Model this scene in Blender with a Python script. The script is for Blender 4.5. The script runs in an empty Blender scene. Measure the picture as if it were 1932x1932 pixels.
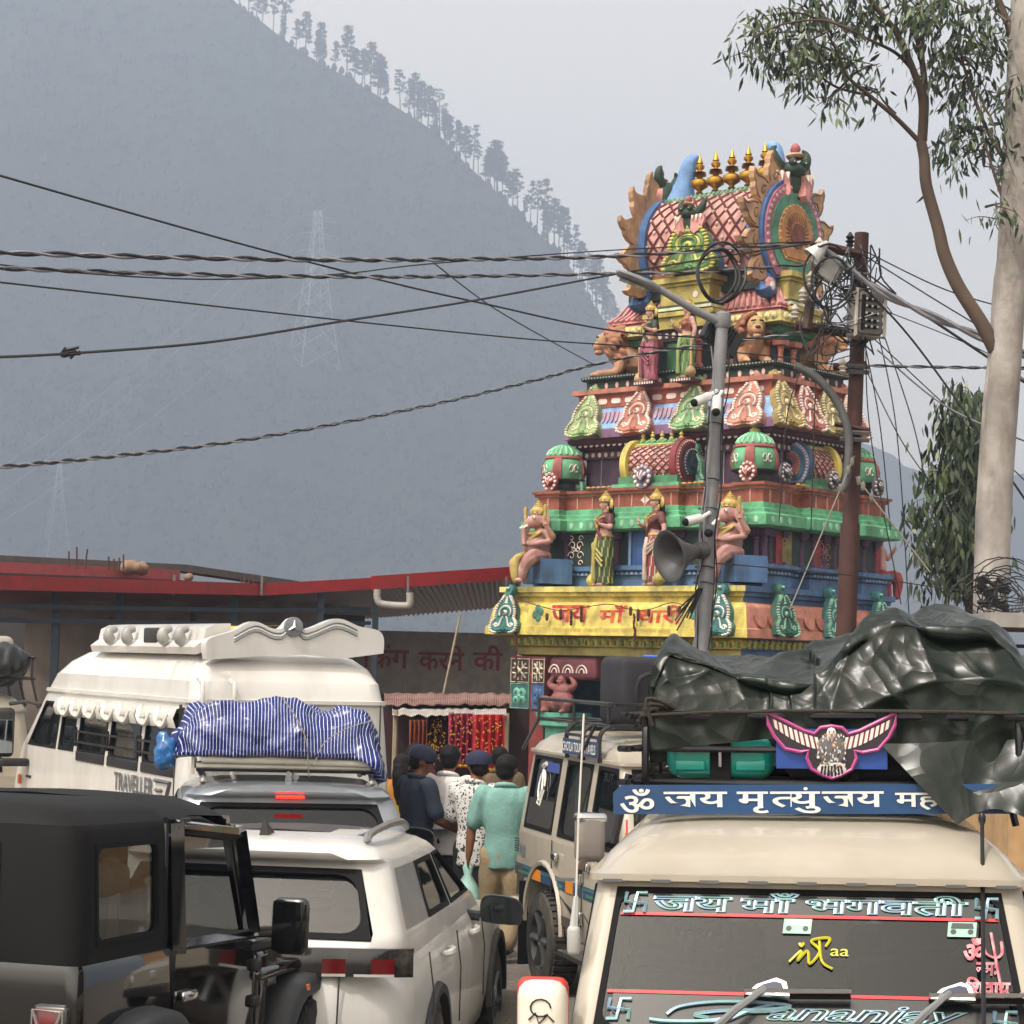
import bpy, bmesh, math, random
from mathutils import Vector, Matrix, noise
random.seed(7)
SC = bpy.context.scene
COL = SC.collection
# ------------------------------------------------------------------ camera
FPX, EYE, ROLL, HZ = 3864.0, 2.5, 0.026, 1250.0      # focal length, horizon etc. in 1932-px units
PITCH = math.atan((HZ - 966) / FPX)
_f0 = Vector((0, math.cos(PITCH), math.sin(PITCH))); _u0 = Vector((0, -math.sin(PITCH), math.cos(PITCH))); _r0 = Vector((1, 0, 0))
_r = _r0 * math.cos(ROLL) + _u0 * math.sin(ROLL); _u = _u0 * math.cos(ROLL) - _r0 * math.sin(ROLL)
cam_d = bpy.data.cameras.new('camera'); cam_d.sensor_width = 36; cam_d.lens = 36 * FPX / 1932
cam_d.clip_start = 0.1; cam_d.clip_end = 8000
cam = bpy.data.objects.new('camera', cam_d); COL.objects.link(cam)
cam.matrix_world = Matrix(((_r.x, _u.x, -_f0.x, 0), (_r.y, _u.y, -_f0.y, 0), (_r.z, _u.z, -_f0.z, EYE), (0, 0, 0, 1)))
SC.camera = cam
# ------------------------------------------------------------------ sky, sun, exposure
SUN_EL, SUN_AZ = math.radians(57), math.radians(-138)    # azimuth from +Y towards +X
SDIR = Vector((math.sin(SUN_AZ) * math.cos(SUN_EL), math.cos(SUN_AZ) * math.cos(SUN_EL), math.sin(SUN_EL)))
w = bpy.data.worlds.new("World"); SC.world = w; w.use_nodes = True
nt = w.node_tree; bg = nt.nodes['Background']
sky = nt.nodes.new('ShaderNodeTexSky'); sky.sky_type = 'NISHITA'; sky.sun_disc = False
sky.sun_elevation = SUN_EL; sky.sun_rotation = SUN_AZ; sky.air_density = 1.0; sky.dust_density = 6.0; sky.ozone_density = 1.0; sky.altitude = 600
hs = nt.nodes.new('ShaderNodeHueSaturation'); hs.inputs['Saturation'].default_value = 0.12; hs.inputs['Value'].default_value = 2.1
tn = nt.nodes.new('ShaderNodeMix'); tn.data_type = 'RGBA'; tn.blend_type = 'MULTIPLY'; tn.inputs[0].default_value = 1; tn.inputs[7].default_value = (1.0, 0.905, 0.78, 1)   # dusty air warms the sky
nt.links.new(sky.outputs[0], hs.inputs['Color']); nt.links.new(hs.outputs[0], tn.inputs[6]); nt.links.new(tn.outputs[2], bg.inputs[0])
bg.inputs[1].default_value = 0.15
sl = bpy.data.lights.new('sun', 'SUN'); sl.energy = 2.15; sl.angle = math.radians(0.6); sl.color = (1, 0.98, 0.945)
so = bpy.data.objects.new('sun', sl); COL.objects.link(so); so.rotation_euler = SDIR.to_track_quat('Z', 'Y').to_euler()
SC.view_settings.view_transform = 'Standard'; SC.view_settings.look = 'None'; SC.view_settings.gamma = 1
SC.view_settings.exposure = 0.40
SC.render.engine = 'CYCLES'
SC.cycles.max_bounces = 6; SC.cycles.diffuse_bounces = 3; SC.cycles.glossy_bounces = 3; SC.cycles.transmission_bounces = 4
SC.cycles.transparent_max_bounces = 12; SC.cycles.volume_bounces = 0; SC.cycles.caustics_reflective = False; SC.cycles.caustics_refractive = False
SC.cycles.use_denoising = True
SC.cycles.sample_clamp_indirect = 6

# ------------------------------------------------------------------ helpers
def P(u, v, Y):
    """world point on the ground-parallel depth plane y=Y seen at photo position (u, v)"""
    x = (u - 966) / FPX; y = (966 - v) / FPX
    X = x * math.cos(ROLL) - y * math.sin(ROLL); Z = x * math.sin(ROLL) + y * math.cos(ROLL)
    d = _f0 + _r0 * X + _u0 * Z
    p = d * (Y / d.y); return Vector((p.x, p.y, p.z + EYE))
def hexc(h, a=1.0):
    if not isinstance(h, str): return (h[0], h[1], h[2], a)
    h = h.lstrip('#'); o = []
    for i in (0, 2, 4):
        c = int(h[i:i + 2], 16) / 255; o.append(c / 12.92 if c <= 0.04045 else ((c + 0.055) / 1.055) ** 2.4)
    return (o[0], o[1], o[2], a)
MATS = {}
def mat(name, col, rough=0.6, metal=0.0, var=0.12, vscale=6.0, bump=0.0, bscale=40.0, coat=0.0, spec=0.5, col2=None, dirt=0.0, dirtcol='#4a4038', dscale=2.5, alpha=1.0, trans=0.0, emit=0.0, rvar=0.0, sheen=0.0):
    """a Principled material whose colour is broken up by object-space noise, with optional blotchy dirt and bump"""
    if name in MATS: return MATS[name]
    m = bpy.data.materials.new(name); m.use_nodes = True; MATS[name] = m
    n = m.node_tree.nodes; L = m.node_tree.links; b = n['Principled BSDF']
    c = hexc(col); tc = n.new('ShaderNodeTexCoord')
    b.inputs['Roughness'].default_value = rough; b.inputs['Metallic'].default_value = metal
    b.inputs['Specular IOR Level'].default_value = spec
    b.inputs['Coat Weight'].default_value = coat; b.inputs['Coat Roughness'].default_value = 0.04
    if sheen: b.inputs['Sheen Weight'].default_value = sheen
    if var > 0 or dirt > 0:
        nz = n.new('ShaderNodeTexNoise'); nz.inputs['Scale'].default_value = vscale; nz.inputs['Detail'].default_value = 4
        L.new(tc.outputs['Object'], nz.inputs['Vector'])
        rp = n.new('ShaderNodeMix'); rp.data_type = 'RGBA'
        c2 = hexc(col2) if col2 else tuple(max(0, x * (1 - 1.6 * var)) for x in c[:3]) + (1,)
        c1 = tuple(min(1, x * (1 + 0.7 * var)) for x in c[:3]) + (1,) if not col2 else c
        rp.inputs[6].default_value = c1; rp.inputs[7].default_value = c2
        mr = n.new('ShaderNodeMapRange'); mr.inputs[1].default_value = 0.35; mr.inputs[2].default_value = 0.68
        L.new(nz.outputs[0], mr.inputs[0]); L.new(mr.outputs[0], rp.inputs[0]); out = rp.outputs[2]
        if dirt > 0:
            nz2 = n.new('ShaderNodeTexNoise'); nz2.inputs['Scale'].default_value = dscale; nz2.inputs['Detail'].default_value = 8; nz2.inputs['Roughness'].default_value = 0.65
            mp = n.new('ShaderNodeMapping'); mp.inputs['Scale'].default_value = (1, 1, 0.35); L.new(tc.outputs['Object'], mp.inputs[0]); L.new(mp.outputs[0], nz2.inputs['Vector'])
            m2 = n.new('ShaderNodeMapRange'); m2.inputs[1].default_value = 0.45; m2.inputs[2].default_value = 0.70; m2.inputs[4].default_value = dirt
            L.new(nz2.outputs[0], m2.inputs[0])
            r2 = n.new('ShaderNodeMix'); r2.data_type = 'RGBA'; r2.inputs[7].default_value = hexc(dirtcol); L.new(m2.outputs[0], r2.inputs[0]); L.new(out, r2.inputs[6]); out = r2.outputs[2]
            if rvar:
                r3 = n.new('ShaderNodeMapRange'); r3.inputs[3].default_value = rough; r3.inputs[4].default_value = min(1, rough + rvar); L.new(m2.outputs[0], r3.inputs[0]); L.new(r3.outputs[0], b.inputs['Roughness'])
        L.new(out, b.inputs['Base Color'])
    else:
        b.inputs['Base Color'].default_value = c
    if bump > 0:
        nb = n.new('ShaderNodeTexNoise'); nb.inputs['Scale'].default_value = bscale; nb.inputs['Detail'].default_value = 5
        L.new(tc.outputs['Object'], nb.inputs['Vector'])
        bp = n.new('ShaderNodeBump'); bp.inputs['Strength'].default_value = bump; bp.inputs['Distance'].default_value = 0.02
        L.new(nb.outputs[0], bp.inputs['Height']); L.new(bp.outputs[0], b.inputs['Normal'])
    if alpha < 1: b.inputs['Alpha'].default_value = alpha
    if trans > 0: b.inputs['Transmission Weight'].default_value = trans; b.inputs['IOR'].default_value = 1.45
    if emit > 0: b.inputs['Emission Color'].default_value = c; b.inputs['Emission Strength'].default_value = emit
    return m
def glass(name, tint='#20282a', alpha=0.55, rough=0.03):
    """thin car glass: tinted see-through sheet with a mirror reflection"""
    if name in MATS: return MATS[name]
    m = bpy.data.materials.new(name); m.use_nodes = True; MATS[name] = m
    n = m.node_tree.nodes; L = m.node_tree.links; n.remove(n['Principled BSDF']); o = n['Material Output']
    t = n.new('ShaderNodeBsdfTransparent'); d = n.new('ShaderNodeBsdfDiffuse'); g = n.new('ShaderNodeBsdfGlossy'); g.inputs['Roughness'].default_value = rough
    d.inputs['Color'].default_value = hexc(tint); tt = hexc(tint); t.inputs['Color'].default_value = tuple(min(1, 0.35 + 1.5 * x) for x in tt[:3]) + (1,)
    m1 = n.new('ShaderNodeMixShader'); m1.inputs[0].default_value = alpha; L.new(t.outputs[0], m1.inputs[1]); L.new(d.outputs[0], m1.inputs[2])
    fr = n.new('ShaderNodeFresnel'); fr.inputs['IOR'].default_value = 1.5
    m2 = n.new('ShaderNodeMixShader'); L.new(fr.outputs[0], m2.inputs[0]); L.new(m1.outputs[0], m2.inputs[1]); L.new(g.outputs[0], m2.inputs[2])
    L.new(m2.outputs[0], o.inputs['Surface']); return m

class MB:
    """collects boxes, tubes, lathes, ... into one mesh; self.M is the current transform, self.m the current material slot"""
    def __init__(s): s.v = []; s.f = []; s.mi = []; s.M = Matrix(); s.m = 0
    def add(s, vs, fs, m=None):
        b = len(s.v); s.v += [s.M @ Vector(p) for p in vs]; s.f += [tuple(b + i for i in f) for f in fs]; s.mi += [s.m if m is None else m] * len(fs); return b
    def box(s, c, d, rz=0, rx=0, ry=0, m=None, taper=1.0):
        x, y, z = d[0] / 2, d[1] / 2, d[2] / 2; R = Matrix.Rotation(rz, 3, 'Z') @ Matrix.Rotation(ry, 3, 'Y') @ Matrix.Rotation(rx, 3, 'X')
        vs = [Vector(c) + R @ Vector((sx * x * (taper if sz > 0 else 1), sy * y * (taper if sz > 0 else 1), sz * z)) for sz in (-1, 1) for sy in (-1, 1) for sx in (-1, 1)]
        s.add(vs, [(0, 2, 3, 1), (4, 5, 7, 6), (0, 1, 5, 4), (2, 6, 7, 3), (0, 4, 6, 2), (1, 3, 7, 5)], m)
    def rbox(s, c, d, r=0.05, n=3, rz=0, m=None):
        """box with rounded edges"""
        r = min(r, d[0] / 2.01, d[1] / 2.01, d[2] / 2.01); rings = []
        for k in range(n + 1):
            a = math.pi / 2 * k / n; rings.append((-d[2] / 2 + r - r * math.cos(a), r - r * math.sin(a)))
        rings += [(-z, i) for z, i in reversed(rings)]
        R = Matrix.Rotation(rz, 3, 'Z'); L = []
        for z, ins in rings:
            L.append([Vector(c) + R @ Vector((x, y, z)) for x, y in rrect(d[0] / 2 - ins, d[1] / 2 - ins, max(0.0005, r - ins), n)])
        s.loft(L, closed=True, cap=True, m=m)
    def tube(s, pts, r, n=6, m=None, cap=True, closed=False):
        pts = [Vector(p) for p in pts]; N = len(pts); rr = r if isinstance(r, (list, tuple)) else [r] * N; L = []; ref = None
        for i, p in enumerate(pts):
            if closed: t = pts[(i + 1) % N] - pts[i - 1]
            else: t = pts[min(i + 1, N - 1)] - pts[max(i - 1, 0)]
            if t.length < 1e-9: t = Vector((0, 0, 1))
            t.normalize()
            if ref is None: ref = Vector((0, 0, 1)) if abs(t.z) < 0.9 else Vector((1, 0, 0))
            a = (ref - t * ref.dot(t)); a = a.normalized() if a.length > 1e-6 else t.orthogonal().normalized(); ref = a; b = t.cross(a)
            L.append([p + (a * math.cos(k * 2 * math.pi / n) + b * math.sin(k * 2 * math.pi / n)) * rr[i] for k in range(n)])
        s.loft(L, closed=True, cap=cap and not closed, m=m, ring=closed)
    def loft(s, rings, closed=True, cap=False, m=None, ring=False):
        n = len(rings[0]); vs = [p for r in rings for p in r]; fs = []
        R = len(rings)
        for i in range(R if ring else R - 1):
            for k in range(n if closed else n - 1):
                a, b = i * n + k, i * n + (k + 1) % n; j = (i + 1) % R
                fs.append((a, b, j * n + (k + 1) % n, j * n + k))
        if cap: fs.append(tuple(range(n))[::-1]); fs.append(tuple((R - 1) * n + k for k in range(n)))
        s.add(vs, fs, m)
    def lathe(s, prof, c=(0, 0, 0), n=12, m=None, sx=1.0, sy=1.0, cap=True):
        c = Vector(c); s.loft([[c + Vector((sx * max(r, 1e-4) * math.cos(2 * math.pi * k / n), sy * max(r, 1e-4) * math.sin(2 * math.pi * k / n), z)) for k in range(n)] for r, z in prof], cap=cap, m=m)
    def ell(s, c, r, n=10, k=7, m=None):
        if not isinstance(r, (list, tuple)): r = (r, r, r)
        c = Vector(c); s.loft([[c + Vector((r[0] * math.sin(math.pi * i / k) * math.cos(2 * math.pi * j / n), r[1] * math.sin(math.pi * i / k) * math.sin(2 * math.pi * j / n), -r[2] * math.cos(math.pi * i / k))) if 0 < i < k else c + Vector((1e-4 * math.cos(2 * math.pi * j / n), 1e-4 * math.sin(2 * math.pi * j / n), -r[2] * math.cos(math.pi * i / k))) for j in range(n)] for i in range(k + 1)], cap=True, m=m)
    def prism(s, poly, z0, z1, m=None, mside=None, inset=0.0):
        """polygon in local xy, extruded in z; the far face may be inset for a soft edge"""
        n = len(poly); cx = sum(p[0] for p in poly) / n; cy = sum(p[1] for p in poly) / n; k = 1 - inset
        vs = [(p[0], p[1], z0) for p in poly] + [(cx + (p[0] - cx) * k, cy + (p[1] - cy) * k, z1) for p in poly]
        fs = [tuple(range(n))[::-1], tuple(range(n, 2 * n))]
        b = s.add(vs, fs, m); q = [(b + i, b + (i + 1) % n, b + n + (i + 1) % n, b + n + i) for i in range(n)]
        s.f += q; s.mi += [(s.m if m is None else m) if mside is None else mside] * n
    def rprism(s, rect, z0, z1, m=None):
        """axis aligned slab; rect = x0,x1,y0,y1"""
        s.box(((rect[0] + rect[1]) / 2, (rect[2] + rect[3]) / 2, (z0 + z1) / 2), (rect[1] - rect[0], rect[3] - rect[2], z1 - z0), m=m)
    def quad(s, a, b, c, d, m=None): s.add([a, b, c, d], [(0, 1, 2, 3)], m)
    def merge(s, o, M=None, m=None):
        T = M or Matrix(); s.add([T @ p for p in o.v], [], None); b = len(s.v) - len(o.v)
        s.f += [tuple(b + i for i in f) for f in o.f]; s.mi += o.mi if m is None else [m] * len(o.f)
    def build(s, name, mats, parent=None, smooth=None, loc=None, rot=None):
        me = bpy.data.meshes.new(name); me.from_pydata([tuple(p) for p in s.v], [], s.f); me.update()
        for m in (mats if isinstance(mats, (list, tuple)) else [mats]): me.materials.append(m)
        me.polygons.foreach_set('material_index', s.mi)
        if smooth:
            me.polygons.foreach_set('use_smooth', [True] * len(s.f))
            if smooth < 180: me.set_sharp_from_angle(angle=math.radians(smooth))
        o = bpy.data.objects.new(name, me); COL.objects.link(o)
        if parent: o.parent = parent
        if loc is not None: o.location = loc
        if rot is not None: o.rotation_euler = rot
        return o
def rrect(hx, hy, r, n=3):
    """rounded rectangle outline, counter-clockwise"""
    o = []; r = max(min(r, hx, hy), 1e-4)
    for k, (sx, sy) in enumerate(((1, 1), (-1, 1), (-1, -1), (1, -1))):
        for i in range(n + 1):
            a = math.pi / 2 * (k + i / n); o.append((sx * (hx - r) + r * math.cos(a), sy * (hy - r) + r * math.sin(a)))
    return o
def tag(o, label=None, cat=None, group=None, kind=None):
    if label: o['label'] = label
    if cat: o['category'] = cat
    if group: o['group'] = group
    if kind: o['kind'] = kind
    return o
def empty(name, loc=(0, 0, 0), rz=0.0, label=None, cat=None, group=None):
    o = bpy.data.objects.new(name, None); COL.objects.link(o); o.location = loc; o.rotation_euler = (0, 0, rz); o.empty_display_size = 0.2
    return tag(o, label, cat, group)
def copy_tree(o, parent=None):
    c = o.copy(); COL.objects.link(c)
    if parent: c.parent = parent
    for ch in list(o.children): copy_tree(ch, c)
    return c
def sag(a, b, d, n=16):
    a, b = Vector(a), Vector(b); return [a.lerp(b, i / n) - Vector((0, 0, d * 4 * (i / n) * (1 - i / n))) for i in range(n + 1)]
def spline(pts, n=6):
    """Catmull-Rom through points"""
    p = [Vector(q) for q in pts]; o = []
    for i in range(len(p) - 1):
        a, b, c, d = p[max(i - 1, 0)], p[i], p[i + 1], p[min(i + 2, len(p) - 1)]
        for k in range(n):
            t = k / n; o.append(0.5 * ((2 * b) + (c - a) * t + (2 * a - 5 * b + 4 * c - d) * t * t + (3 * b - a - 3 * c + d) * t ** 3))
    return o + [p[-1]]
DG = bpy.context.evaluated_depsgraph_get
def finish(o):
    """apply the modifiers of o (no bpy.ops)"""
    me = bpy.data.meshes.new_from_object(o.evaluated_get(DG()), depsgraph=DG()); old = o.data; o.modifiers.clear(); o.data = me
    if old.users == 0: bpy.data.meshes.remove(old)
    return o
def text_geo(chunks, size=1.0, bold=0.0, outline=0.0, shear=0.0, step=0.0004):
    """lettering as flat geometry in xy; chunks are strings or (string, kern, cut) where cut trims the right part of that chunk"""
    V, F = [], []; x = 0.0
    for ch in ([chunks] if isinstance(chunks, str) else chunks):
        s, kern, cut = ch if isinstance(ch, tuple) else (ch, 0, None)
        c = bpy.data.curves.new('lettering', 'FONT'); c.body = s; c.size = size; c.offset = bold; c.shear = shear; c.resolution_u = 5
        if outline: c.fill_mode = 'NONE'; c.bevel_depth = outline; c.bevel_resolution = 0
        o = bpy.data.objects.new('lettering', c); COL.objects.link(o); bpy.context.view_layer.update()
        me = bpy.data.meshes.new_from_object(o.evaluated_get(DG()))
        c2 = bpy.data.curves.new('lettering', 'FONT'); c2.body = s + '.'; 
        bm = bmesh.new(); bm.from_mesh(me); COL.objects.unlink(o); bpy.data.objects.remove(o); bpy.data.curves.remove(c2)
        w_ = max([v.co.x for v in bm.verts] or [0])
        if cut is not None:
            bmesh.ops.bisect_plane(bm, geom=bm.verts[:] + bm.edges[:] + bm.faces[:], plane_co=(w_ * cut, 0, 0), plane_no=(1, 0, 0), clear_outer=True); w_ *= cut
        bm.verts.index_update(); b = len(V); seen = {}; k = 0
        for v in bm.verts:
            if v.index in seen: continue
            st = [v]; seen[v.index] = k
            while st:
                q = st.pop()
                for e in q.link_edges:
                    t = e.other_vert(q)
                    if t.index not in seen: seen[t.index] = k; st.append(t)
            k += 1
        for v in bm.verts: V.append(Vector((v.co.x + x + kern * size, v.co.y, v.co.z * (0.03 if outline else 0.4) + seen[v.index] % 7 * step)))
        F += [tuple(b + v.index for v in f.verts) for f in bm.faces]; bm.free(); x += w_ + kern * size
    return V, F
def put_text(mb, geo, o, ex, ey, width=None, height=None, m=None, off=0.003, bend=None):
    """lay lettering on the plane at o (its lower left), ex along the line, ey up; fitted to width x height"""
    V, F = geo; x0 = min(v.x for v in V); x1 = max(v.x for v in V); y0 = min(v.y for v in V); y1 = max(v.y for v in V)
    sx = width / (x1 - x0) if width else None; sy = height / (y1 - y0) if height else sx; sx = sx or sy
    ex = Vector(ex).normalized(); ey = Vector(ey).normalized(); nz = ex.cross(ey); o = Vector(o)
    mb.add([o + ex * (v.x - x0) * sx + ey * (v.y - y0) * sy + nz * (off + v.z) for v in V], F, m)
# ================================================================== ground, hills, haze
def ground_mat():
    m = bpy.data.materials.new('dusty_asphalt'); m.use_nodes = True; n = m.node_tree.nodes; L = m.node_tree.links; b = n['Principled BSDF']
    tc = n.new('ShaderNodeTexCoord'); a = n.new('ShaderNodeTexNoise'); a.inputs['Scale'].default_value = 0.5; a.inputs['Detail'].default_value = 8
    v = n.new('ShaderNodeTexVoronoi'); v.inputs['Scale'].default_value = 28; L.new(tc.outputs['Object'], a.inputs[0]); L.new(tc.outputs['Object'], v.inputs[0])
    r = n.new('ShaderNodeMix'); r.data_type = 'RGBA'; r.inputs[6].default_value = hexc('#5c5750'); r.inputs[7].default_value = hexc('#7d756b'); L.new(a.outputs[0], r.inputs[0])
    r2 = n.new('ShaderNodeMix'); r2.data_type = 'RGBA'; r2.blend_type = 'MULTIPLY'; r2.inputs[0].default_value = 0.35; L.new(r.outputs[2], r2.inputs[6]); L.new(v.outputs['Color'], r2.inputs[7])
    L.new(r2.outputs[2], b.inputs['Base Color']); b.inputs['Roughness'].default_value = 0.92
    bp = n.new('ShaderNodeBump'); bp.inputs['Strength'].default_value = 0.5; bp.inputs['Distance'].default_value = 0.02; L.new(v.outputs[0], bp.inputs['Height']); L.new(bp.outputs[0], b.inputs['Normal'])
    return m
g = MB(); xs = [-2000, -300, -60, -20, -8, -4, -2, -.6, .2, 1, 3, 8, 20, 60, 300, 2000]; ys = [-80, 0, 6, 8, 9, 10, 11, 12, 13.5, 15, 16.5, 18, 20, 40, 80, 300, 900, 1630]
def gz(x, y):
    k = min(1, max(0, (.6 - x) / 1.0)) * min(1, max(0, (x + 8) / 4)); k = k * k * (3 - 2 * k)
    d = 0 if y <= 8 or y >= 16.5 else (-.3 * (y - 8) / 3 if y < 11 else -.3 if y < 13.5 else -.3 * (16.5 - y) / 3); return d * k
nx_, ny_ = len(xs), len(ys)
g.add([(x, y, gz(x, y)) for y in ys for x in xs], [(j * nx_ + i, j * nx_ + i + 1, (j + 1) * nx_ + i + 1, (j + 1) * nx_ + i) for j in range(ny_ - 1) for i in range(nx_ - 1)])
tag(g.build('road', ground_mat()), kind='structure')

forest_m = mat('hillside_scrub', '#1f2a24', rough=0.95, col2='#2b3129', vscale=0.012)
pine_leaf = mat('pine_needles', '#26352a', rough=0.9, var=0.3, vscale=0.3)
pine_bark = mat('pine_bark', '#3a2f28', rough=0.9)
RIDGE = [(-700, -420), (-300, -330), (0, -260), (180, -140), (330, -60), (430, -5), (470, 22), (520, 62), (560, 92), (600, 118), (660, 148), (720, 185), (780, 222), (830, 255), (880, 310), (950, 375), (1010, 435), (1060, 480), (1100, 540), (1130, 590), (1160, 640), (1210, 720), (1290, 860), (1380, 1000), (1500, 1180), (1640, 1262), (1900, 1290)]
def ridge_at(u):
    for (a, b), (c, d) in zip(RIDGE, RIDGE[1:]):
        if a <= u <= c: return b + (d - b) * (u - a) / (c - a)
    return RIDGE[-1][1]
def slope_pt(u, t, back=False):
    """t=0 on the crest, t=1 at the foot of the hill"""
    crest = P(u, ridge_at(u), 1100 + 0.06 * (u - 600))
    crest.z = min(crest.z, 374)
    foot = Vector((crest.x * 0.95 - 20, 960 if not back else 1480, -14))
    q = crest.lerp(foot, t); k = math.sin(math.pi * min(1, t * 1.02)); s = noise.fractal(q * 0.006, 1.0, 2.0, 6) * 30 * k + noise.noise(q * 0.03) * 5 * k
    gully = math.sin(u * 0.013 + t * 2.2) * 16 * k
    return q + Vector((0, -s * 0.4, s + gully - 25 * k))
us = [RIDGE[0][0] + (RIDGE[-1][0] - RIDGE[0][0]) * i / 150 for i in range(151)]
h = MB(); rows = [[slope_pt(u, 1 - j / 36) for u in us] for j in range(37)] + [[slope_pt(u, j / 5, True) for u in us] for j in range(1, 6)]
h.loft(rows, closed=False)
hill = h.build('hill', forest_m, smooth=180); tag(hill, kind='structure')
from mathutils.bvhtree import BVHTree
_hb = BVHTree.FromPolygons([tuple(v) for v in h.v], h.f)
def hit(u, v):
    d = (P(u, v, 100) - Vector((0, 0, EYE))).normalized(); r = _hb.ray_cast(Vector((0, 0, EYE)), d); return r[0]
# distant second ridge on the right
h2 = MB(); prof = [(1150, 900), (1400, 830), (1560, 800), (1640, 838), (1700, 872), (1760, 900), (1820, 930), (1900, 905), (2000, 870), (2300, 820)]
rows = []
for j in range(8):
    rows.append([])
    for i in range(61):
        u = 1150 + 1150 * i / 60
        for (a, b), (c, d) in zip(prof, prof[1:]):
            if a <= u <= c: vv = b + (d - b) * (u - a) / (c - a)
        q = P(u, vv, 1560); q.z += noise.fractal(Vector((u * 0.02, j, 3)), 1, 2, 5) * 10; q.z *= j / 7; q.y -= (7 - j) * 35; rows[-1].append(q)
h2.loft(rows, closed=False); tag(h2.build('hill', forest_m, smooth=180), kind='structure')

def leaf_clump(mb, c, r, n, s, rng, flat=0.6, m=0):
    for _ in range(n):
        d = Vector((rng.gauss(0, 1), rng.gauss(0, 1), rng.gauss(0, 1) * flat)); d = d.normalized() * r * rng.uniform(0.3, 1.0)
        p = Vector(c) + Vector((d.x, d.y, d.z * flat)); a = Vector((rng.gauss(0, 1), rng.gauss(0, 1), rng.gauss(0, 1))).normalized(); b = a.orthogonal().normalized()
        k = s * rng.uniform(0.6, 1.4); mb.add([p - a * k, p + b * k * 0.5, p + a * k, p - b * k * 0.5], [(0, 1, 2, 3)], m)
def make_pine(seed, H, lean, kind):
    rng = random.Random(seed); root = empty('pine_tree')
    t = MB(); top = Vector((lean * H * 0.1, 0, H)); t.tube([(0, 0, -2), top * 0.5 + Vector((rng.uniform(-.3, .3), 0, 0)), top], [0.32, 0.22, 0.05], 5); t.build('trunk', pine_bark, root)
    c = MB(); z = H * (0.36 if kind == 0 else 0.52)
    while z < H * 0.98:
        f = (z / H); rad = H * (0.17 * (1.08 - f) ** 0.6 + 0.015) * (1 if kind == 0 else 1.1 if rng.random() < .75 else 0.3)
        for k in range(4 if kind == 0 else 3):
            a = rng.uniform(0, 6.28); q = rad * rng.uniform(0.35, 1.0); leaf_clump(c, (top.x * f + q * math.cos(a), q * math.sin(a), z + rng.uniform(-.4, .4)), H * 0.055, 16, H * 0.026, rng)
        z += H * (0.045 if kind == 0 else 0.07)
    c.build('crown', pine_leaf, root); return root
kinds = [make_pine(1, 21, 0, 0), make_pine(2, 17, .6, 0), make_pine(3, 24, .4, 1), make_pine(4, 20, -.5, 1), make_pine(5, 14, .2, 0)]
PL = ['broad dense pine standing out on the hazy ridge line', 'short leaning pine in the row along the hazy ridge', 'tall sparse pine with bare trunk on the hazy ridge', 'loose open crowned pine on the hazy ridge slope', 'small young pine tucked between taller ridge trees']
rng = random.Random(12); first = set()
spots = [(470, 0), (516, 2), (537, 2), (534, 4), (577, 0), (597, 1), (610, 4), (630, 1), (655, 0), (668, 1), (682, 1), (690, 3), (700, 0), (712, 1), (727, 4), (757, 3), (770, 1), (782, 0), (795, 0), (806, 1), (818, 1), (838, 4), (848, 4), (860, 1), (870, 3), (880, 0), (893, 2), (903, 3), (915, 1), (922, 0), (938, 0), (948, 0), (957, 1), (966, 1), (978, 3), (990, 4), (1000, 2), (1013, 2), (1024, 2), (1036, 3), (1046, 0), (1054, 2), (1064, 0), (1072, 3), (1082, 2), (1092, 1), (1100, 3), (1108, 2), (1118, 0), (1126, 3), (1134, 1), (1142, 4), (1152, 3), (1160, 4), (1172, 4)]
for _ in range(22): u = rng.uniform(440, 1165); spots.append((u, rng.choice([0, 1, 1, 4, 3])))
for u, k in spots:
    o = kinds[k] if k not in first else copy_tree(kinds[k]); first.add(k)
    q = slope_pt(u, rng.uniform(0.0, 0.012)); q.z -= 0.3
    o.location = q; o.rotation_euler = (0, 0, rng.uniform(-.6, .6)); s = rng.uniform(1.0, 1.6); o.scale = (s, s, s)
    tag(o, PL[k], 'tree', 'pines along the hazy ridge')
fm = MB(); rng = random.Random(5)
for _ in range(9500):
    u = rng.uniform(-350, 1280); t = rng.random() ** 1.1 * .9; q = slope_pt(u, t); s = rng.uniform(.8, 2.0) * (1 if rng.random() < .94 else 1.7)
    fm.loft([[q + Vector((s * r * math.cos(a + k), s * r * math.sin(a + k) * .8, s * z)) for k in (0, 1.26, 2.5, 3.77, 5.0)] for r, z, a in ((.5, .1, 0), (1, .8, .3), (.75, 1.7, .1), (.15, 2.4, 0))], closed=True, m=0 if rng.random() < .8 else 1)
tag(fm.build('forest', [mat('hill_trees', '#1d2822', rough=.95, var=.1, vscale=.05), mat('dry_leaves', '#2c3229', rough=0.95)]), kind='stuff')

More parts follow.
